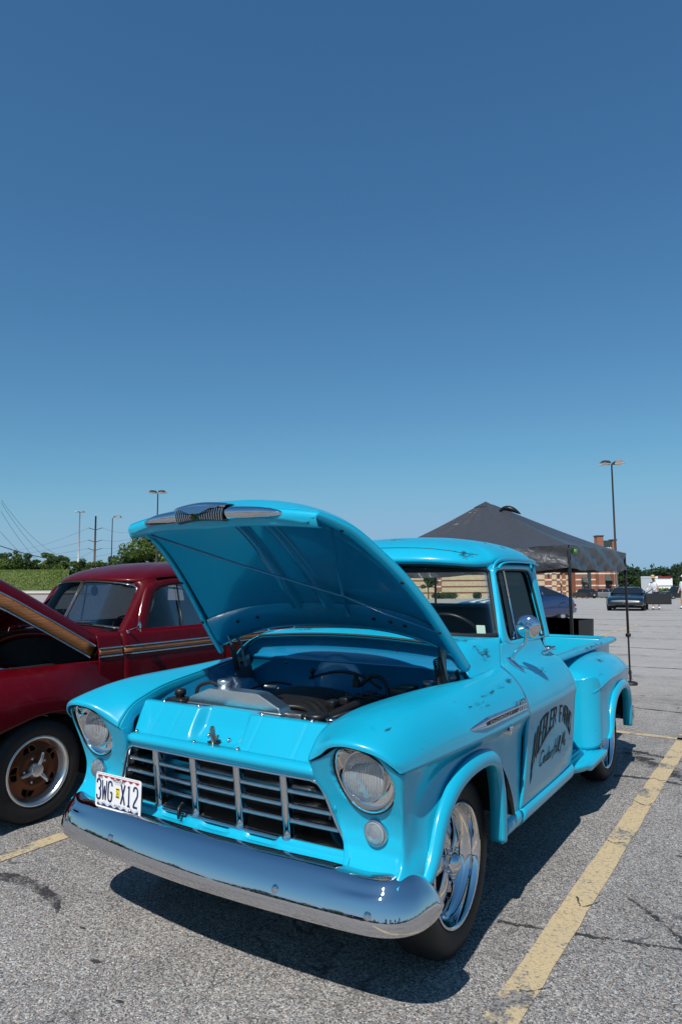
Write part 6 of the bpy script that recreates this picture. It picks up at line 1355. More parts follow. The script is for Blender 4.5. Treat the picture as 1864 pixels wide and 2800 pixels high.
# ---------------------------------------------------------------- people
pm('skin', (0.42, 0.20, 0.13), 0.6); pm('shirt_white', (0.66, 0.66, 0.70), 0.8, bump=.2, bscale=12); pm('shorts_tan', (0.30, 0.25, 0.18), 0.85); pm('denim', (0.035, 0.06, 0.13), 0.85); pm('straw', (0.50, 0.34, 0.14), 0.8, var=.2, vscale=60); pm('shoe', (0.02, 0.02, 0.02), 0.6); pm('shirt_blue', (0.02, 0.05, 0.25), .8); pm('shirt_red', (0.35, 0.03, 0.05), .8); pm('hair', (0.03, 0.02, 0.015), .8); pm('sock', (0.7, 0.7, 0.7), .8)
def person(pos, head, label, shirt='shirt_white', legs='shorts_tan', hat=None, h=1.74, lean=0.0, arms='down', stride=.12, shorts=True, group=None):
    J = {}; E_ = []
    def v(n, p, r_, par=None):
        J[n] = (np.array(p)*h/1.74, r_*h/1.74); 
        if par: E_.append((par, n))
    f = lean
    v('pelvis', (0, 0, .95), .145); v('belly', (0, .04+f*.10, 1.10), .155, 'pelvis'); v('chest', (0, .02+f*.22, 1.30), .150, 'belly'); v('neckb', (0, .0+f*.30, 1.46), .065, 'chest'); v('neck', (0, .015+f*.33, 1.52), .055, 'neckb'); v('head', (0, .04+f*.38, 1.60), .085, 'neck'); v('crown', (0, .035+f*.40, 1.69), .075, 'head')
    for s, n in ((1, 'l'), (-1, 'r')):
        v('hip'+n, (s*.095, 0, .90), .105, 'pelvis'); k = s*stride
        v('knee'+n, (s*.10, k*.6+.02, .50), .065, 'hip'+n); v('ank'+n, (s*.105, k-.02, .10), .045, 'knee'+n); v('toe'+n, (s*.12, k+.13, .045), .042, 'ank'+n)
        v('sh'+n, (s*.19, .01+f*.26, 1.40), .066, 'chest')
        if arms == 'down': pts = ((s*.26, .0+f*.2, 1.13), (s*.27, .12+f*.2, .90), (s*.265, .16+f*.2, .81))
        elif arms == 'reach': pts = ((s*.27, .10+f*.3, 1.16), (s*.20, .34+f*.3, 1.06), (s*.17, .43+f*.3, 1.03))
        else: pts = ((s*.30, .14, 1.22), (s*.16, .24, 1.45), (s*.09, .22, 1.53))
        v('el'+n, pts[0], .046, 'sh'+n); v('wr'+n, pts[1], .034, 'el'+n); v('ha'+n, pts[2], .038, 'wr'+n)
    names = list(J); me = bpy.data.meshes.new('body'); me.from_pydata([tuple(J[n][0]) for n in names], [(names.index(a), names.index(b)) for a, b in E_], [])
    o = bpy.data.objects.new('body', me); COL.objects.link(o)
    o.modifiers.new('skin', 'SKIN'); sk = me.skin_vertices[0].data if len(me.skin_vertices) else None
    if sk is None:
        bm = bmesh.new(); bm.from_mesh(me); bm.verts.layers.skin.verify(); bm.to_mesh(me); bm.free(); sk = me.skin_vertices[0].data
    for i, n in enumerate(names): sk[i].radius = (J[n][1], J[n][1]*(.75 if n in ('pelvis', 'belly', 'chest') else 1)); sk[i].use_root = (n == 'pelvis')
    ms = o.modifiers.new('s', 'SUBSURF'); ms.levels = 2; ms.render_levels = 2
    dg_ = bpy.context.evaluated_depsgraph_get(); m2 = bpy.data.meshes.new_from_object(o.evaluated_get(dg_))
    bpy.data.objects.remove(o)
    for mn in ('skin', shirt, legs, 'shoe', 'hair', 'sock'): m2.materials.append(MATS[mn])
    k = h/1.74
    for p in m2.polygons:
        c = p.center/k; p.use_smooth = True; ax = abs(c.x)
        i = 0
        if c.z < .085: i = 3
        elif c.z < .17: i = 5
        elif c.z < .93 and ax < .245: i = 2 if (not shorts or c.z > .46) else 0
        elif c.z < 1.47 and not (ax > .225 and (c.z < 1.20 or c.y > .12+lean*.25)): i = 1
        if c.z > 1.60 and c.y < .05+lean*.38: i = 4
        p.material_index = i
    z0 = gnd(pos); root = thing('person', (pos[0], pos[1], z0), label, 'person', group); root.rotation_euler.z = head
    b = bpy.data.objects.new('body', m2); COL.objects.link(b); b.parent = root
    hc_ = J['head'][0]
    nose = MB().lathe([(.0, .014), (.012, .011), (.022, .0005)], (hc_[0], hc_[1]+.075, hc_[2]+.005), 'y', 8).build('nose', 'skin'); nose.parent = root
    if hat:
        zc = J['crown'][0]; hb = MB().lathe([(0, .19), (.012, .15), (.015, .098), (.06, .092), (.11, .075), (.125, .03), (.127, .0005)] if hat == 'straw' else [(0, .10), (.05, .10), (.10, .07), (.115, .0005)], (0, 0, 0), 'z', 28)
        hb.v = [tuple(rotm('X', R(-14)) @ np.array(q)+zc+np.array([0, .005, .0])) for q in hb.v]
        if hat != 'straw': hb.box(tuple(zc+np.array([0, .13, .01])), (.15, .12, .012))
        q = hb.build('hat', 'straw' if hat == 'straw' else 'shirt_white'); q.parent = root
        if hat == 'straw':
            q2 = MB().lathe([(.016, .100), (.045, .098)], (0, 0, 0), 'z', 24); q2.v = [tuple(rotm('X', R(-14)) @ np.array(t)+zc+np.array([0, .005, .0])) for t in q2.v]; q2 = q2.build('hat_band', 'hair'); q2.parent = root
    return root
p = at(1785, 36.0); person(p, YAW+math.pi/2+.7, 'man in straw hat, white shirt and shorts standing at the open car door', hat='straw', lean=.5, arms='reach', legs='denim', h=1.76)
p = at(1863, 37.0); pr = person(p, YAW+math.pi/2+.4, 'man in white cap and tan shorts at the right edge', hat='cap', arms='down', h=1.80)
ORD = ['first', 'second', 'third', 'fourth', 'fifth', 'sixth', 'seventh', 'eighth', 'ninth', 'tenth', 'eleventh', 'twelfth', 'thirteenth', 'fourteenth', 'fifteenth']
# ---------------------------------------------------------------- far building
def wall_mat(name, base, var=.12, sc_=3.0):
    m, n, b = node_mat(name); g = n.nodes.new('ShaderNodeTexCoord')
    v = n.nodes.new('ShaderNodeTexVoronoi'); v.inputs['Scale'].default_value = sc_; n.links.new(g.outputs['Object'], v.inputs['Vector'])
    s = n.nodes.new('ShaderNodeSeparateColor'); n.links.new(v.outputs['Color'], s.inputs[0])
    q = math_node(n, 'ADD', math_node(n, 'MULTIPLY', s.outputs[0], .6), math_node(n, 'MULTIPLY', noise(n, g.outputs['Object'], .8, 5), .4))
    n.links.new(mixc(n, q, tuple(c*(1-var) for c in base), tuple(min(1, c*(1+var)) for c in base)), b.inputs['Base Color']); b.inputs['Roughness'].default_value = .9
    bp = n.nodes.new('ShaderNodeBump'); bp.inputs['Strength'].default_value = .6; bp.inputs['Distance'].default_value = .03; n.links.new(s.outputs[1], bp.inputs['Height']); n.links.new(bp.outputs[0], b.inputs['Normal'])
wall_mat('stone_block', (0.52, 0.41, 0.27), .16, 3.2); wall_mat('brick_wall', (0.27, 0.105, 0.065), .14, 5.0); wall_mat('stone_band', (0.62, 0.55, 0.44), .06); wall_mat('brick_band', (0.20, 0.065, 0.045), .08)
pm('dark_panel', (0.03, 0.045, 0.05), .5); pm('awning_green', (0.05, 0.075, 0.065), .7); pm('sign_white', (0.75, 0.78, 0.78), .5)
D0 = 132.0; bp0 = at(1300, D0); zb = float(gz(*at(1600, D0)))-.1
bld = thing('store_building', (bp0[0], bp0[1], zb), 'long tan stone and red brick store building across the lot', 'building'); bld.rotation_euler.z = YAW+.10
kx_ = D0/1848.56
def bx(px): return (px-1300)*kx_
def BB(nm, mt, x0, x1, y0, y1, z0, z1, par=None, bev=0):
    o = MB().box(((x0+x1)/2, (y0+y1)/2, (z0+z1)/2), (abs(x1-x0), abs(y1-y0), z1-z0)).build(nm, mt, None, smooth=False); o.parent = par or bld; return o
w1_ = BB('wall', 'stone_block', bx(700), bx(1533), 0, 30, 0, 7.6)
w2_ = BB('wall', 'stone_block', bx(1533)+.01, bx(1592), 4, 30, 0, 7.4)
w3_ = BB('wall', 'brick_wall', bx(1592)+.01, bx(1716), 2, 30, 0, 7.2)
BB('parapet', 'stone_band', bx(700), bx(1533), -.15, .2, 7.6, 8.0); BB('parapet', 'stone_band', bx(1533), bx(1716), 1.8, 4.2, 7.4, 7.7)
for z in (1.25, 2.42, 3.6, 4.8, 6.0):
    for x0, x1, y, mt, w_ in ((bx(700), bx(1533), 0, 'brick_band', w1_), (bx(1533), bx(1592), 4, 'brick_band', w2_), (bx(1592), bx(1716), 2, 'stone_band', w3_)):
        BB('band', mt, x0+.02, x1-.02, y-.08, y-.002, z-.09 if mt == 'brick_band' else z-.14, z+.09 if mt == 'brick_band' else z+.14, w_)
for px0, px1 in ((1491, 1509), (1185, 1200), (1525, 1533), (930, 948)):
    p_ = BB('pilaster', 'brick_wall', bx(px0), bx(px1), -.30, -.085, 0, 5.6, w1_)
    for z in (1.25, 2.42, 3.6, 4.8): BB('pilaster_band', 'stone_band', bx(px0)-.02, bx(px1)+.02, -.36, -.09, z-.14, z+.14, w1_)
    BB('wall_lamp', 'dark_panel', bx(px0)+.5, bx(px1)-.5, -.55, -.30, 4.2, 4.8, w1_)
for px0, px1 in ((1565, 1574),):
    BB('pilaster', 'brick_wall', bx(px0), bx(px1), 3.7, 3.91, 0, 5.6, w2_)
    for z in (1.25, 2.42, 3.6): BB('pilaster_band', 'stone_band', bx(px0)-.02, bx(px1)+.02, 3.65, 3.915, z-.14, z+.14, w2_)
for px0, px1, z1 in ((1610, 1618, 3.0), (1627, 1637, 5.2), (1672, 1690, 3.2)):
    o = BB('doorway', 'dark_panel', bx(px0), bx(px1), 1.80, 1.915, 0, z1, w3_); BB('door_frame', 'awning_green', bx(px0)-.15, bx(px1)+.15, 1.84, 1.917, z1, z1+.25, w3_)
for px0, px1, z in ((1609, 1622, 3.1), (1672, 1692, 3.4)):
    aw = MB(); x0, x1 = bx(px0), bx(px1); aw.add([(x0, 1.9, z+1.1), (x1, 1.9, z+1.1), (x1, .6, z), (x0, .6, z), (x0, 1.9, z), (x1, 1.9, z)], [(0, 1, 2, 3), (0, 3, 4), (1, 5, 2), (4, 3, 2, 5)]); o = aw.build('awning', 'awning_green', None, smooth=False); o.parent = bld
for px in (1657, 1665, 1706): 
    for z in (2.6, 4.2): BB('trellis_bar', 'dark_panel', bx(px)-.35, bx(px)+.35, 1.5, 1.6, z, z+.12, w3_)
    for dx in (-.3, .3): BB('trellis_post', 'dark_panel', bx(px)+dx-.05, bx(px)+dx+.05, 1.5, 1.6, .2, 4.3, w3_)
# entrance tower with its sign panel
for px0, px1, z1 in ((1650, 1668, 12.2), (1694, 1706, 11.4)):
    t_ = BB('tower_pier', 'brick_wall', bx(px0), bx(px1), .4, 1.75, 0, z1); BB('pier_cap', 'dark_panel', bx(px0)-.12, bx(px1)+.12, .28, 1.85, z1, z1+.22)
    for z in (2.42, 4.8, 7.2, 9.0): BB('pier_band', 'stone_band', bx(px0)-.03, bx(px1)+.03, .35, 1.79, z-.14, z+.14, t_)
sg = BB('sign_panel', 'dark_panel', bx(1668)+.02, bx(1694)-.02, .75, 1.2, 8.2, 11.4)
V, F = text_geo('NIRBE', 1.55, 0, .72); o = MB().add([((bx(1668)+bx(1694))/2+.25+v[0]*.62, .735, 9.0+v[1]) for v in V], F).build('sign_letters', 'sign_white', None, smooth=False); o.parent = sg
# drive-through hut with red trim beyond
def hut(px, d, wpx, hpx, py0):
    p = at(px, d); wd = wpx*d/1848.56; z0 = zat(py0, d)-1.5; z1 = zat(py0-hpx, d)
    r = thing('restaurant_building', (p[0], p[1], z0), 'white low restaurant building with red roof trim before the woods', 'building'); r.rotation_euler.z = YAW
    def b_(nm, mt, c, s): o = MB().box(c, s).build(nm, mt, None, smooth=False); o.parent = r
    b_('wall', 'sign_white', (0, 4, (z1-z0)/2), (wd, 8, z1-z0)); b_('roof_trim', 'car_red', (wd*.02, 3.9, z1-z0+.22), (wd*.78, 8.2, .44)); b_('corner_panel', 'sign_white', (-wd*.44, 3.9, z1-z0+.24), (wd*.14, 8.1, .48)); b_('lower_band', 'car_red', (0, -.06, (z1-z0)*.52), (wd, .1, .12))
hut(1809, 165, 46, 26, 1612)
# ---------------------------------------------------------------- vegetation
def leaf_mat(name, a, b_, tr=.25):
    m, n, b = node_mat(name); oi = n.nodes.new('ShaderNodeNewGeometry'); pos = oi.outputs['Position']
    v = n.nodes.new('ShaderNodeTexNoise'); v.inputs['Scale'].default_value = .9; v.inputs['Detail'].default_value = 6; n.links.new(pos, v.inputs['Vector'])
    q = math_node(n, 'ADD', math_node(n, 'MULTIPLY', ramp(n, v.outputs[0], .3, .7), .55), math_node(n, 'MULTIPLY', oi.outputs['Random Per Island'], .45))
    n.links.new(mixc(n, q, a, b_), b.inputs['Base Color']); b.inputs['Roughness'].default_value = .6; b.inputs['Specular IOR Level'].default_value = .25
    t = n.nodes.new('ShaderNodeBsdfTranslucent'); n.links.new(mixc(n, q, tuple(c*1.3 for c in a), tuple(c*1.4 for c in b_)), t.inputs[0])
    mx = n.nodes.new('ShaderNodeMixShader'); mx.inputs[0].default_value = tr; o = n.nodes['Material Output']
    n.links.new(b.outputs[0], mx.inputs[1]); n.links.new(t.outputs[0], mx.inputs[2]); n.links.new(mx.outputs[0], o.inputs[0])
leaf_mat('leaf_mid', (0.030, 0.062, 0.012), (0.125, 0.185, 0.042)); leaf_mat('leaf_dark', (0.016, 0.036, 0.012), (0.070, 0.115, 0.030)); leaf_mat('leaf_far', (0.016, 0.036, 0.020), (0.045, 0.085, 0.038)); leaf_mat('leaf_grass', (0.10, 0.15, 0.03), (0.21, 0.26, 0.07))
pm('bark', (0.075, 0.058, 0.045), .9, bump=.4, bscale=20, var=.3, vscale=5)
nrng = np.random.default_rng(11)
def leaves(mb, blobs, n, size, core=.55):
    """n leaf quads spread through ellipsoid blobs (cx,cy,cz,rx,ry,rz)"""
    B = np.array(blobs); wgt = B[:, 3]*B[:, 5]; idx = nrng.choice(len(B), n, p=wgt/wgt.sum())
    d = nrng.normal(size=(n, 3)); d /= np.linalg.norm(d, axis=1)[:, None]; r_ = (core+(1-core)*nrng.random(n)**.5)*(.86+.28*nrng.random(n))
    P = B[idx, :3]+d*r_[:, None]*B[idx, 3:6]
    a = nrng.normal(size=(n, 3)); a /= np.linalg.norm(a, axis=1)[:, None]; nn = d+.9*nrng.normal(size=(n, 3)); b2 = np.cross(a, nn); b2 /= np.linalg.norm(b2, axis=1)[:, None]+1e-9; a = np.cross(b2, nn); a /= np.linalg.norm(a, axis=1)[:, None]+1e-9
    s_ = size*(.55+.9*nrng.random(n))[:, None]
    Q = np.stack([P-a*s_*.5, P+b2*s_*.34, P+a*s_*.5, P-b2*s_*.34], 1).reshape(-1, 3)
    mb.add(Q, [(4*i, 4*i+1, 4*i+2, 4*i+3) for i in range(n)])
def blobs_for(w_, d_, h, z0, n, seed):
    q = random.Random(seed); out = []
    for i in range(n):
        t = q.random()**.8; rr_ = math.sqrt(max(.05, 1-abs(t*1.6-.7)**2.2)); a = q.uniform(0, 6.28); r_ = q.random()**.5*rr_
        k = q.uniform(.22, .42)
        out.append((r_*math.cos(a)*w_/2*.8, r_*math.sin(a)*d_/2*.8, z0+h*(.12+.80*t), k*w_*.55, k*d_*.55, k*h*.42))
    return out
def tree(pos, h, wd, label, mat, n, size, seed, group=None, name='tree', trunk=.35, z0=None, nb=16):
    zz = gnd(pos) if z0 is None else z0
    r = thing(name, (pos[0], pos[1], zz), label, 'tree', group); q = random.Random(seed)
    mb = MB(); tr = cr([(0, 0, -.3), (q.uniform(-.1, .1), 0, h*.3), (q.uniform(-.3, .3), q.uniform(-.2, .2), h*.62), (q.uniform(-.4, .4), 0, h*.88)], 12); mb.tube(tr, np.linspace(h*.028, h*.006, 12), 8)
    o = mb.build('trunk', 'bark'); o.parent = r
    for k in range(5):
        a = q.uniform(0, 6.28); i = q.randint(4, 9); P = [tr[i], tr[i]+np.array([math.cos(a)*wd*.2, math.sin(a)*wd*.2, h*.12]), tr[i]+np.array([math.cos(a)*wd*.36, math.sin(a)*wd*.36, h*.2])]
        o = MB().tube(cr(P, 6), np.linspace(h*.010, h*.003, 6), 6).build('limb', 'bark'); o.parent = r
    mb = MB(); leaves(mb, blobs_for(wd, wd, h*(1-trunk*.6), h*trunk*.6, nb, seed), n, size); o = mb.build('crown', mat, smooth=False); o.parent = r
    return r
# grass bank with concrete edge on the left
def bank_z(d): return float(np.interp(d, [58, 60, 64, 70, 76, 84, 120], [0, .02, .25, 1.0, 1.65, 1.9, 1.9]))
def left_lift(px, d): return 0.0
G = []
for px in np.linspace(-900, 232, 60):
    row = []
    for d in np.linspace(59, 110, 40):
        p = at(px, d); row.append((p[0], p[1], float(gz(*p))+.03+bank_z(d)*float(np.interp(px, [150, 230], [1, .0]))))
    G.append(row)
def grass_mat():
    m, n, b = node_mat('grass_ground'); g = n.nodes.new('ShaderNodeNewGeometry'); v = g.outputs['Position']
    q = math_node(n, 'ADD', math_node(n, 'MULTIPLY', noise(n, v, .35, 6, .65), .6), math_node(n, 'MULTIPLY', noise(n, v, 4, 5, .7), .4))
    n.links.new(mixc(n, ramp(n, q, .35, .65), (0.055, 0.085, 0.018), (0.15, 0.19, 0.045)), b.inputs['Base Color']); b.inputs['Roughness'].default_value = .95
grass_mat()
bank = tag(MB().grid(np.array(G)).build('grass_bank', 'grass_ground'), kind='structure')
mb = MB(); n_ = 26000; px = nrng.uniform(-300, 190, n_); d = 59.6+24*nrng.random(n_)**1.1
u = (px-932)/1848.56*d; X = CAMP.x+FH[0]*d+RV[0]*u; Y = CAMP.y+FH[1]*d+RV[1]*u
Zg = gz(X, Y)+np.interp(d, [58, 60, 64, 70, 76, 84, 120], [0, .02, .25, 1.0, 1.65, 1.9, 1.9])
hh = .06+.13*nrng.random(n_); ww = .05+.05*nrng.random(n_); an = nrng.uniform(0, 3.14, n_); lx, ly = nrng.normal(0, .07, n_), nrng.normal(0, .07, n_)
Q = np.stack([np.stack([X-ww*np.cos(an), Y-ww*np.sin(an), Zg-.02], -1), np.stack([X+ww*np.cos(an), Y+ww*np.sin(an), Zg-.02], -1), np.stack([X+lx, Y+ly, Zg+hh], -1)], 1).reshape(-1, 3)
mb.add(Q, [(3*i, 3*i+1, 3*i+2) for i in range(n_)]); tag(mb.build('grass', 'leaf_grass', smooth=False), 'tall rough grass growing on the bank at the left', 'grass', kind='stuff')
G = []
for px in np.linspace(-900, 215, 50): G.append([(*at(px, d), float(gz(*at(px, d)))+z) for d, z in ((57.2, .0), (57.3, .14), (59.8, .16), (59.9, .02))])
tag(MB().grid(np.array(G)).build('pavement', 'concrete', smooth=False), kind='structure')
G = [[(*at(px, d), float(gz(*at(px, d)))+z) for d, z in ((54.2, .004), (55.3, .03), (57.15, .03))] for px in np.linspace(60, 260, 20)]
tag(MB().grid(np.array(G)).build('soil_strip', 'soil'), kind='structure')
# hedge bushes along the bank
hb = 0
for i in range(14):
    px = 2+i*25+rnd.uniform(-6, 6); d = rnd.uniform(83, 90); p = at(px, d); z0 = gnd(p)+bank_z(d)*float(np.interp(px, [150, 230], [1, .0]))-.2
    topy = float(np.interp(px, [-200, 0, 60, 90, 150, 200, 260, 320, 360], [1505, 1510, 1498, 1522, 1512, 1530, 1524, 1520, 1528]))+rnd.uniform(-8, 8)
    h = zat(topy, d)-z0; wd = rnd.uniform(2.6, 3.6)
    r = thing('hedge_bush', (p[0], p[1], z0), 'ragged green hedge bush, '+ORD[i]+' from the left photo edge behind the red coupe', 'bush', 'hedge bushes on the left bank')
    mb = MB()
    for k in range(3): mb.tube(cr([(rnd.uniform(-.2, .2), 0, -.1), (rnd.uniform(-.4, .4), rnd.uniform(-.3, .3), h*.45), (rnd.uniform(-.8, .8), rnd.uniform(-.4, .4), h*.9)], 6), np.linspace(.05, .012, 6), 5)
    o = mb.build('stem', 'bark'); o.parent = r
    mb = MB(); leaves(mb, blobs_for(wd, wd*.8, h, 0, 9, 100+i)+[(0, 0, h*.3, wd*.45, wd*.35, h*.32)], 2600, .22, .35)
    o = mb.build('crown', 'leaf_mid' if i % 3 else 'leaf_dark', smooth=False); o.parent = r
tree(at(445, 74), zat(1447, 74)-gnd(at(445, 74))-.6, 9.5, 'large green tree behind the raised turquoise hood', 'leaf_mid', 15000, .30, 5, trunk=.12, nb=34)
tree(at(362, 72), zat(1497, 72)-gnd(at(362, 72))-.4, 2.6, 'small dark green tree left of the large one', 'leaf_dark', 3500, .25, 6, trunk=.1)
# young tree and clipped shrubs along the stone wall
p = at(1168, 120); tree(p, 5.6, 3.6, 'young street tree before the stone wall, seen through the windshield', 'leaf_dark', 1800, .26, 9, trunk=.5, nb=9)
for i, (px, wd) in enumerate(((1190, 2.6), (1205, 2.9), (1219, 2.7), (1233, 2.5), (1296, 1.3), (1304, 1.3))):
    p = at(px, 124); r = thing('clipped_shrub', (p[0], p[1], gnd(p)), 'low clipped shrub by the stone wall, '+ORD[i]+' from the left through the windshield', 'shrub', 'clipped shrubs by the wall')
    mb = MB(); leaves(mb, [(0, 0, .6, wd*.42, wd*.36, .62)], 700, .2, .3); o = mb.build('crown', 'leaf_dark', smooth=False); o.parent = r
# wooded rise on the right
tops = [(1700, 1560), (1722, 1556), (1740, 1554), (1757, 1568), (1772, 1557), (1790, 1554), (1808, 1561), (1826, 1560), (1842, 1550), (1858, 1546), (1876, 1542), (1895, 1545)]
for i, (px, ty) in enumerate(tops):
    d = 215+8*(i % 3); p = at(px, d); z0 = gnd(p); tree(p, zat(ty, d)-z0, 8.2, 'tall tree of the far wood, '+ORD[i]+' from the left beyond the store', 'leaf_far', 2600, .62, 40+i, 'trees of the far wood', trunk=.05, nb=14)
for i in range(14):
    d = 180+6*(i % 4); px = 1700+i*14; p = at(px, d); z0 = gnd(p); tree(p, zat(1583+rnd.uniform(-7, 9), d)-z0, 6.5, 'lower edge tree of the far wood, '+ORD[i]+' from the left behind the restaurant', 'leaf_far' if i % 2 else 'leaf_dark', 1800, .55, 70+i, 'edge trees of the far wood', trunk=.05, nb=12)
for i, px in enumerate((1790, 1803, 1815)):
    p = at(px, 140); r = thing('roadside_bush', (p[0], p[1], gnd(p)), 'rounded bush before the white restaurant, '+ORD[i]+' of three from the left', 'bush', 'bushes before the restaurant')
    mb = MB(); leaves(mb, [(0, 0, .9, 1.0, .9, 1.0)], 500, .3, .3); o = mb.build('crown', 'leaf_mid', smooth=False); o.parent = r
# ---------------------------------------------------------------- lamp posts, poles and wires
pm('pole_bronze', (0.055, 0.052, 0.052), .5, .4); pm('pole_galv', (0.42, 0.43, 0.44), .5, .5); pm('lamp_lens', (0.55, 0.55, 0.52), .3); pm('pole_wood', (0.10, 0.08, 0.065), .9, bump=.4, bscale=10, var=.3, vscale=3)
def lamp_post(px, d, topy, label, heads, wd=.16, hl=.72):
    p = at(px, d); z0 = gnd(p)-.3; h = zat(topy, d)-z0
    r = thing('lamp_post', (p[0], p[1], z0), label, 'lamp post', 'parking lot lamp posts')
    mb = MB().tube([(0, 0, 0), (0, 0, h*.5), (0, 0, h)], [wd/2*1.1, wd/2*.85, wd/2*.62], 10); o = mb.build('pole', 'pole_bronze'); o.parent = r
    o = MB().lathe([(0, .30), (.75, .30), (.8, .26), (.8, .0005)], (0, 0, 0), 'z', 16).build('concrete_base', 'concrete'); o.parent = r
    for a in heads:
        a = YAW+R(a); c, s_ = math.cos(a), math.sin(a)
        mb = MB(); P = [[(.12, .30, .0), (.12, -.30, .0), (.30, -.32, .12), (.30, .32, .12)]]
        hv = [(.10, -.12, .02), (.10, .12, .02), (.28, .28, -.02), (.28, -.28, -.02), (.95, .26, -.06), (.95, -.26, -.06), (.16, -.10, .16), (.16, .10, .16), (.35, .20, .22), (.35, -.20, .22), (.80, .17, .18), (.80, -.17, .18)]
        k = hl/.85; hv = [((x*c-y*s_)*k, (x*s_+y*c)*k, h+z*k+.22*x*k*.5) for x, y, z in hv]
        o = MB().add(hv, [(6, 7, 8, 9), (9, 8, 10, 11), (0, 6, 9, 3), (1, 2, 8, 7), (3, 9, 11, 5), (2, 4, 10, 8), (5, 11, 10, 4), (0, 1, 7, 6), (0, 3, 2, 1)]).build('lamp_head', 'pole_bronze', smooth=False); o.parent = r
        q = [hv[3], hv[2], hv[4], hv[5]]; o2 = MB().add([(x, y, z-.012) for x, y, z in q], [(0, 1, 2, 3)]).build('lamp_lens', 'lamp_lens', smooth=False, thick=.02); o2.parent = o
    return r
lamp_post(1681, 45, 1272, 'tall four-headed lamp post right of the canopy', (20, 200, -30, 150))
lamp_post(428, 60, 1346, 'tall twin-headed lamp post behind the raised hood', (5, 185, -35, 215))
lamp_post(305, 86, 1414, 'single-headed lamp post left of the large tree', (0,), hl=1.0)
p = at(215, 150); z0 = gnd(p); h = zat(1396, 150)-z0
r = thing('mast_light', (p[0], p[1], z0), 'pale slim high mast light above the hedge', 'lamp post')
o = MB().tube([(0, 0, 0), (0, 0, h)], [.20, .12], 8).build('pole', 'pole_galv'); o.parent = r
for k in range(5):
    a = k*1.257; o = MB().box((.75*math.cos(a), .75*math.sin(a), h), (.7, .5, .25), rotm('Z', a), .04).build('lamp_head', 'pole_galv'); o.parent = r
o = MB().lathe([(h-.15, .1), (h-.05, .5), (h+.1, .5), (h+.3, .1)], (0, 0, 0), 'z', 16).build('head_ring', 'pole_galv'); o.parent = r
def util_pole(px, d, topy, label, arms):
    p = at(px, d); z0 = gnd(p); h = zat(topy, d)-z0
    r = thing('utility_pole', (p[0], p[1], z0), label, 'utility pole'); o = MB().tube([(0, 0, 0), (0, 0, h)], [.19, .13], 10).build('pole', 'pole_wood'); o.parent = r
    pts = []
    for dz in arms:
        for s_ in (-1, 1):
            a = np.array([RV[0]*.1*s_, RV[1]*.1*s_, h-dz-.15]); b2 = np.array([RV[0]*1.05*s_, RV[1]*1.05*s_, h-dz+.15]); o = MB().tube([a, b2], [.05, .05], 6).build('insulator', 'dark_panel'); o.parent = r
            for q in np.linspace(.45, .95, 4):
                c = a+(b2-a)*q; o2 = MB().lathe([(-.03, .06), (0, .11), (.03, .06)], tuple(c), 'z', 8).build('insulator_disc', 'dark_panel'); o2.parent = o
            pts.append(np.array([p[0], p[1], z0])+b2)
    return np.array([p[0], p[1], z0]), h, pts
b0, hp, pts = util_pole(259, 105, 1408, 'tall wooden utility pole with stacked insulators above the hedge', (2.0, 3.9, 5.2))
b1, hp1, pts1 = util_pole(362, 135, 1448, 'smaller wooden utility pole partly hidden by the raised hood', (0.2,))
def wire(a, b_, sag, label, r_=.017):
    P = [np.array(a)*(1-t)+np.array(b_)*t+np.array([0, 0, -sag*4*t*(1-t)]) for t in np.linspace(0, 1, 26)]
    tag(MB().tube(P, r_, 5).build('power_line', 'black_plastic'), label, 'power line', 'overhead power lines')
def wpt(px, py, d): p = at(px, d); return (p[0], p[1], zat(py, d))
WL = 'one of the thin overhead lines strung between the utility poles'
for i, q in enumerate(pts):
    if i % 2 == 0: wire(wpt(20-30*i, 1500+i*6, 190), q, 1.0, 'thin power line leaving the tall utility pole to the left, '+ORD[i//2]+' from the top')
    else: wire(q, pts1[i % 2]+np.array([0, 0, -.9*(i//2)]), .6, 'thin power line from the tall utility pole to the right, '+ORD[i//2]+' from the top')
top = b0+np.array([0, 0, hp])
for wi, (py, dz, sg_) in enumerate(((1363, 5.2, 3.0), (1371, 7.2, 3.2), (1394, 8.6, 3.4), (1449, 12.2, 1.6))): wire(wpt(-2, py, 62), top+np.array([0, 0, -dz]), sg_, 'sagging overhead line entering at the left photo edge, '+ORD[wi]+' from the top', .014)
wire(wpt(-2, 1488, 60), wpt(190, 1531, 82), .25, 'thick black cable running down towards the hedge', .04)
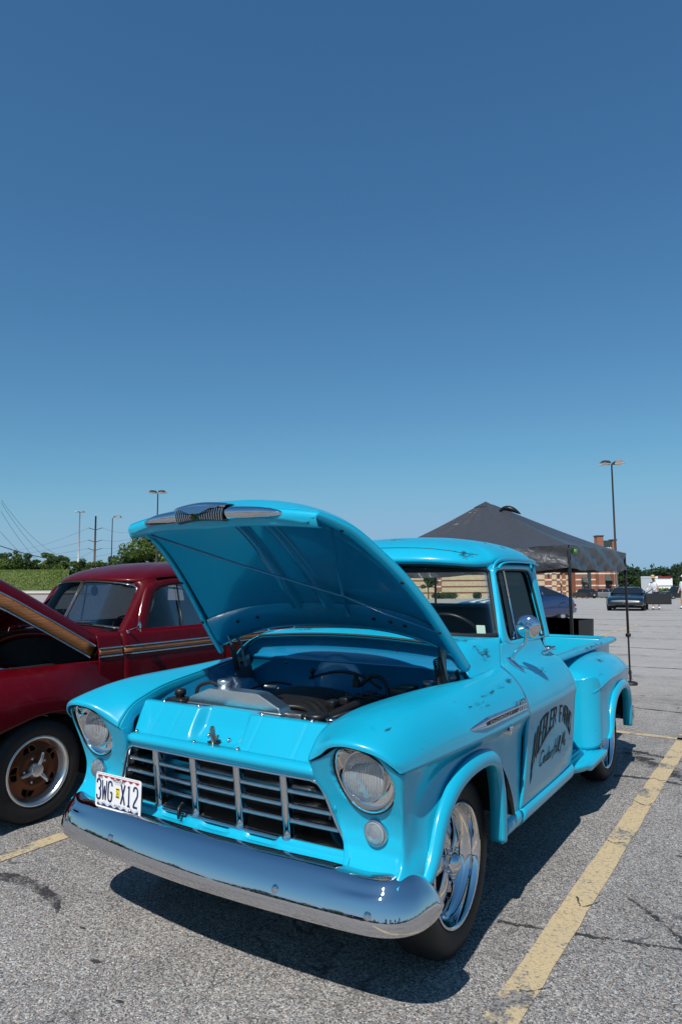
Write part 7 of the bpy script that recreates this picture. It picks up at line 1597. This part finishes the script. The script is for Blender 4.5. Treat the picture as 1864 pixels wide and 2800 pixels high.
for wi, dz in enumerate((6.3, 8.3, 10.0)): wire(top+np.array([0, 0, -dz]), pts1[0]+np.array([0, 0, -1.2-dz*.25]), .5, 'faint low cable right of the tall utility pole, '+ORD[wi]+' from the top')
# ---------------------------------------------------------------- what stands behind the photographer (shows in the chrome)
bb_ = []
for i in range(90):
    a = R(110+i*2.0); dd = 74+10*math.sin(i*.37)+5*math.sin(i*1.9); h = 2.6+1.3*math.sin(i*.9)+1.1*math.sin(i*2.3)+(2.0 if 30 < i < 52 else 0)
    bb_.append((2+dd*math.sin(a), -3+dd*math.cos(a), h*.42-.2, 2.6, 2.6, h*.6))
mb = MB(); leaves(mb, bb_, 22000, .65, .2); tag(mb.build('tree_belt', 'leaf_dark', smooth=False), 'belt of trees behind the photographer, mirrored in the bumper', 'trees', kind='stuff')
bb_ = []
for i in range(80):
    a = R(-14+i*1.75); dd = 225+14*math.sin(i*.7); x, y = CAMP.x+dd*math.sin(a), CAMP.y+dd*math.cos(a); z = float(gz(x, y)); h = 9+2.2*math.sin(i*1.1)+1.6*math.sin(i*2.9)
    bb_.append((x, y, z+h*.42, 4.6, 4.6, h*.58))
mb = MB(); leaves(mb, bb_, 14000, 1.3, .3); tag(mb.build('woodland', 'leaf_far', smooth=False), 'far dark green woodland along the horizon at the right', 'trees', kind='stuff')
car_body('red_van', 'dark red wagon mirrored in the bumper of the pickup', 'car', (-3.5, -26.0), R(70), 4.9, 1.9, SUV, 1.06, (.2, .3, .88, .99, 1.8), ('car_red', 'car_dark'), .36)
for i, (x, y, sh, lg, lb) in enumerate(((5.2, -9.0, 'hair', 'denim', 'person in black shirt and jeans, nearest in the bumper reflection'), (7.4, -9.6, 'hair', 'shorts_tan', 'person in black shirt and tan shorts behind the photographer'), (8.6, -8.2, 'shirt_red', 'denim', 'person in red shirt behind the photographer'), (8.2, -5.8, 'shirt_blue', 'denim', 'person in blue shirt to the right of the photographer'))):
    person((x, y), R(40+20*i), lb, sh, lg, None, 1.72+.05*(i % 2), 0, 'down', .08, lg != 'denim')
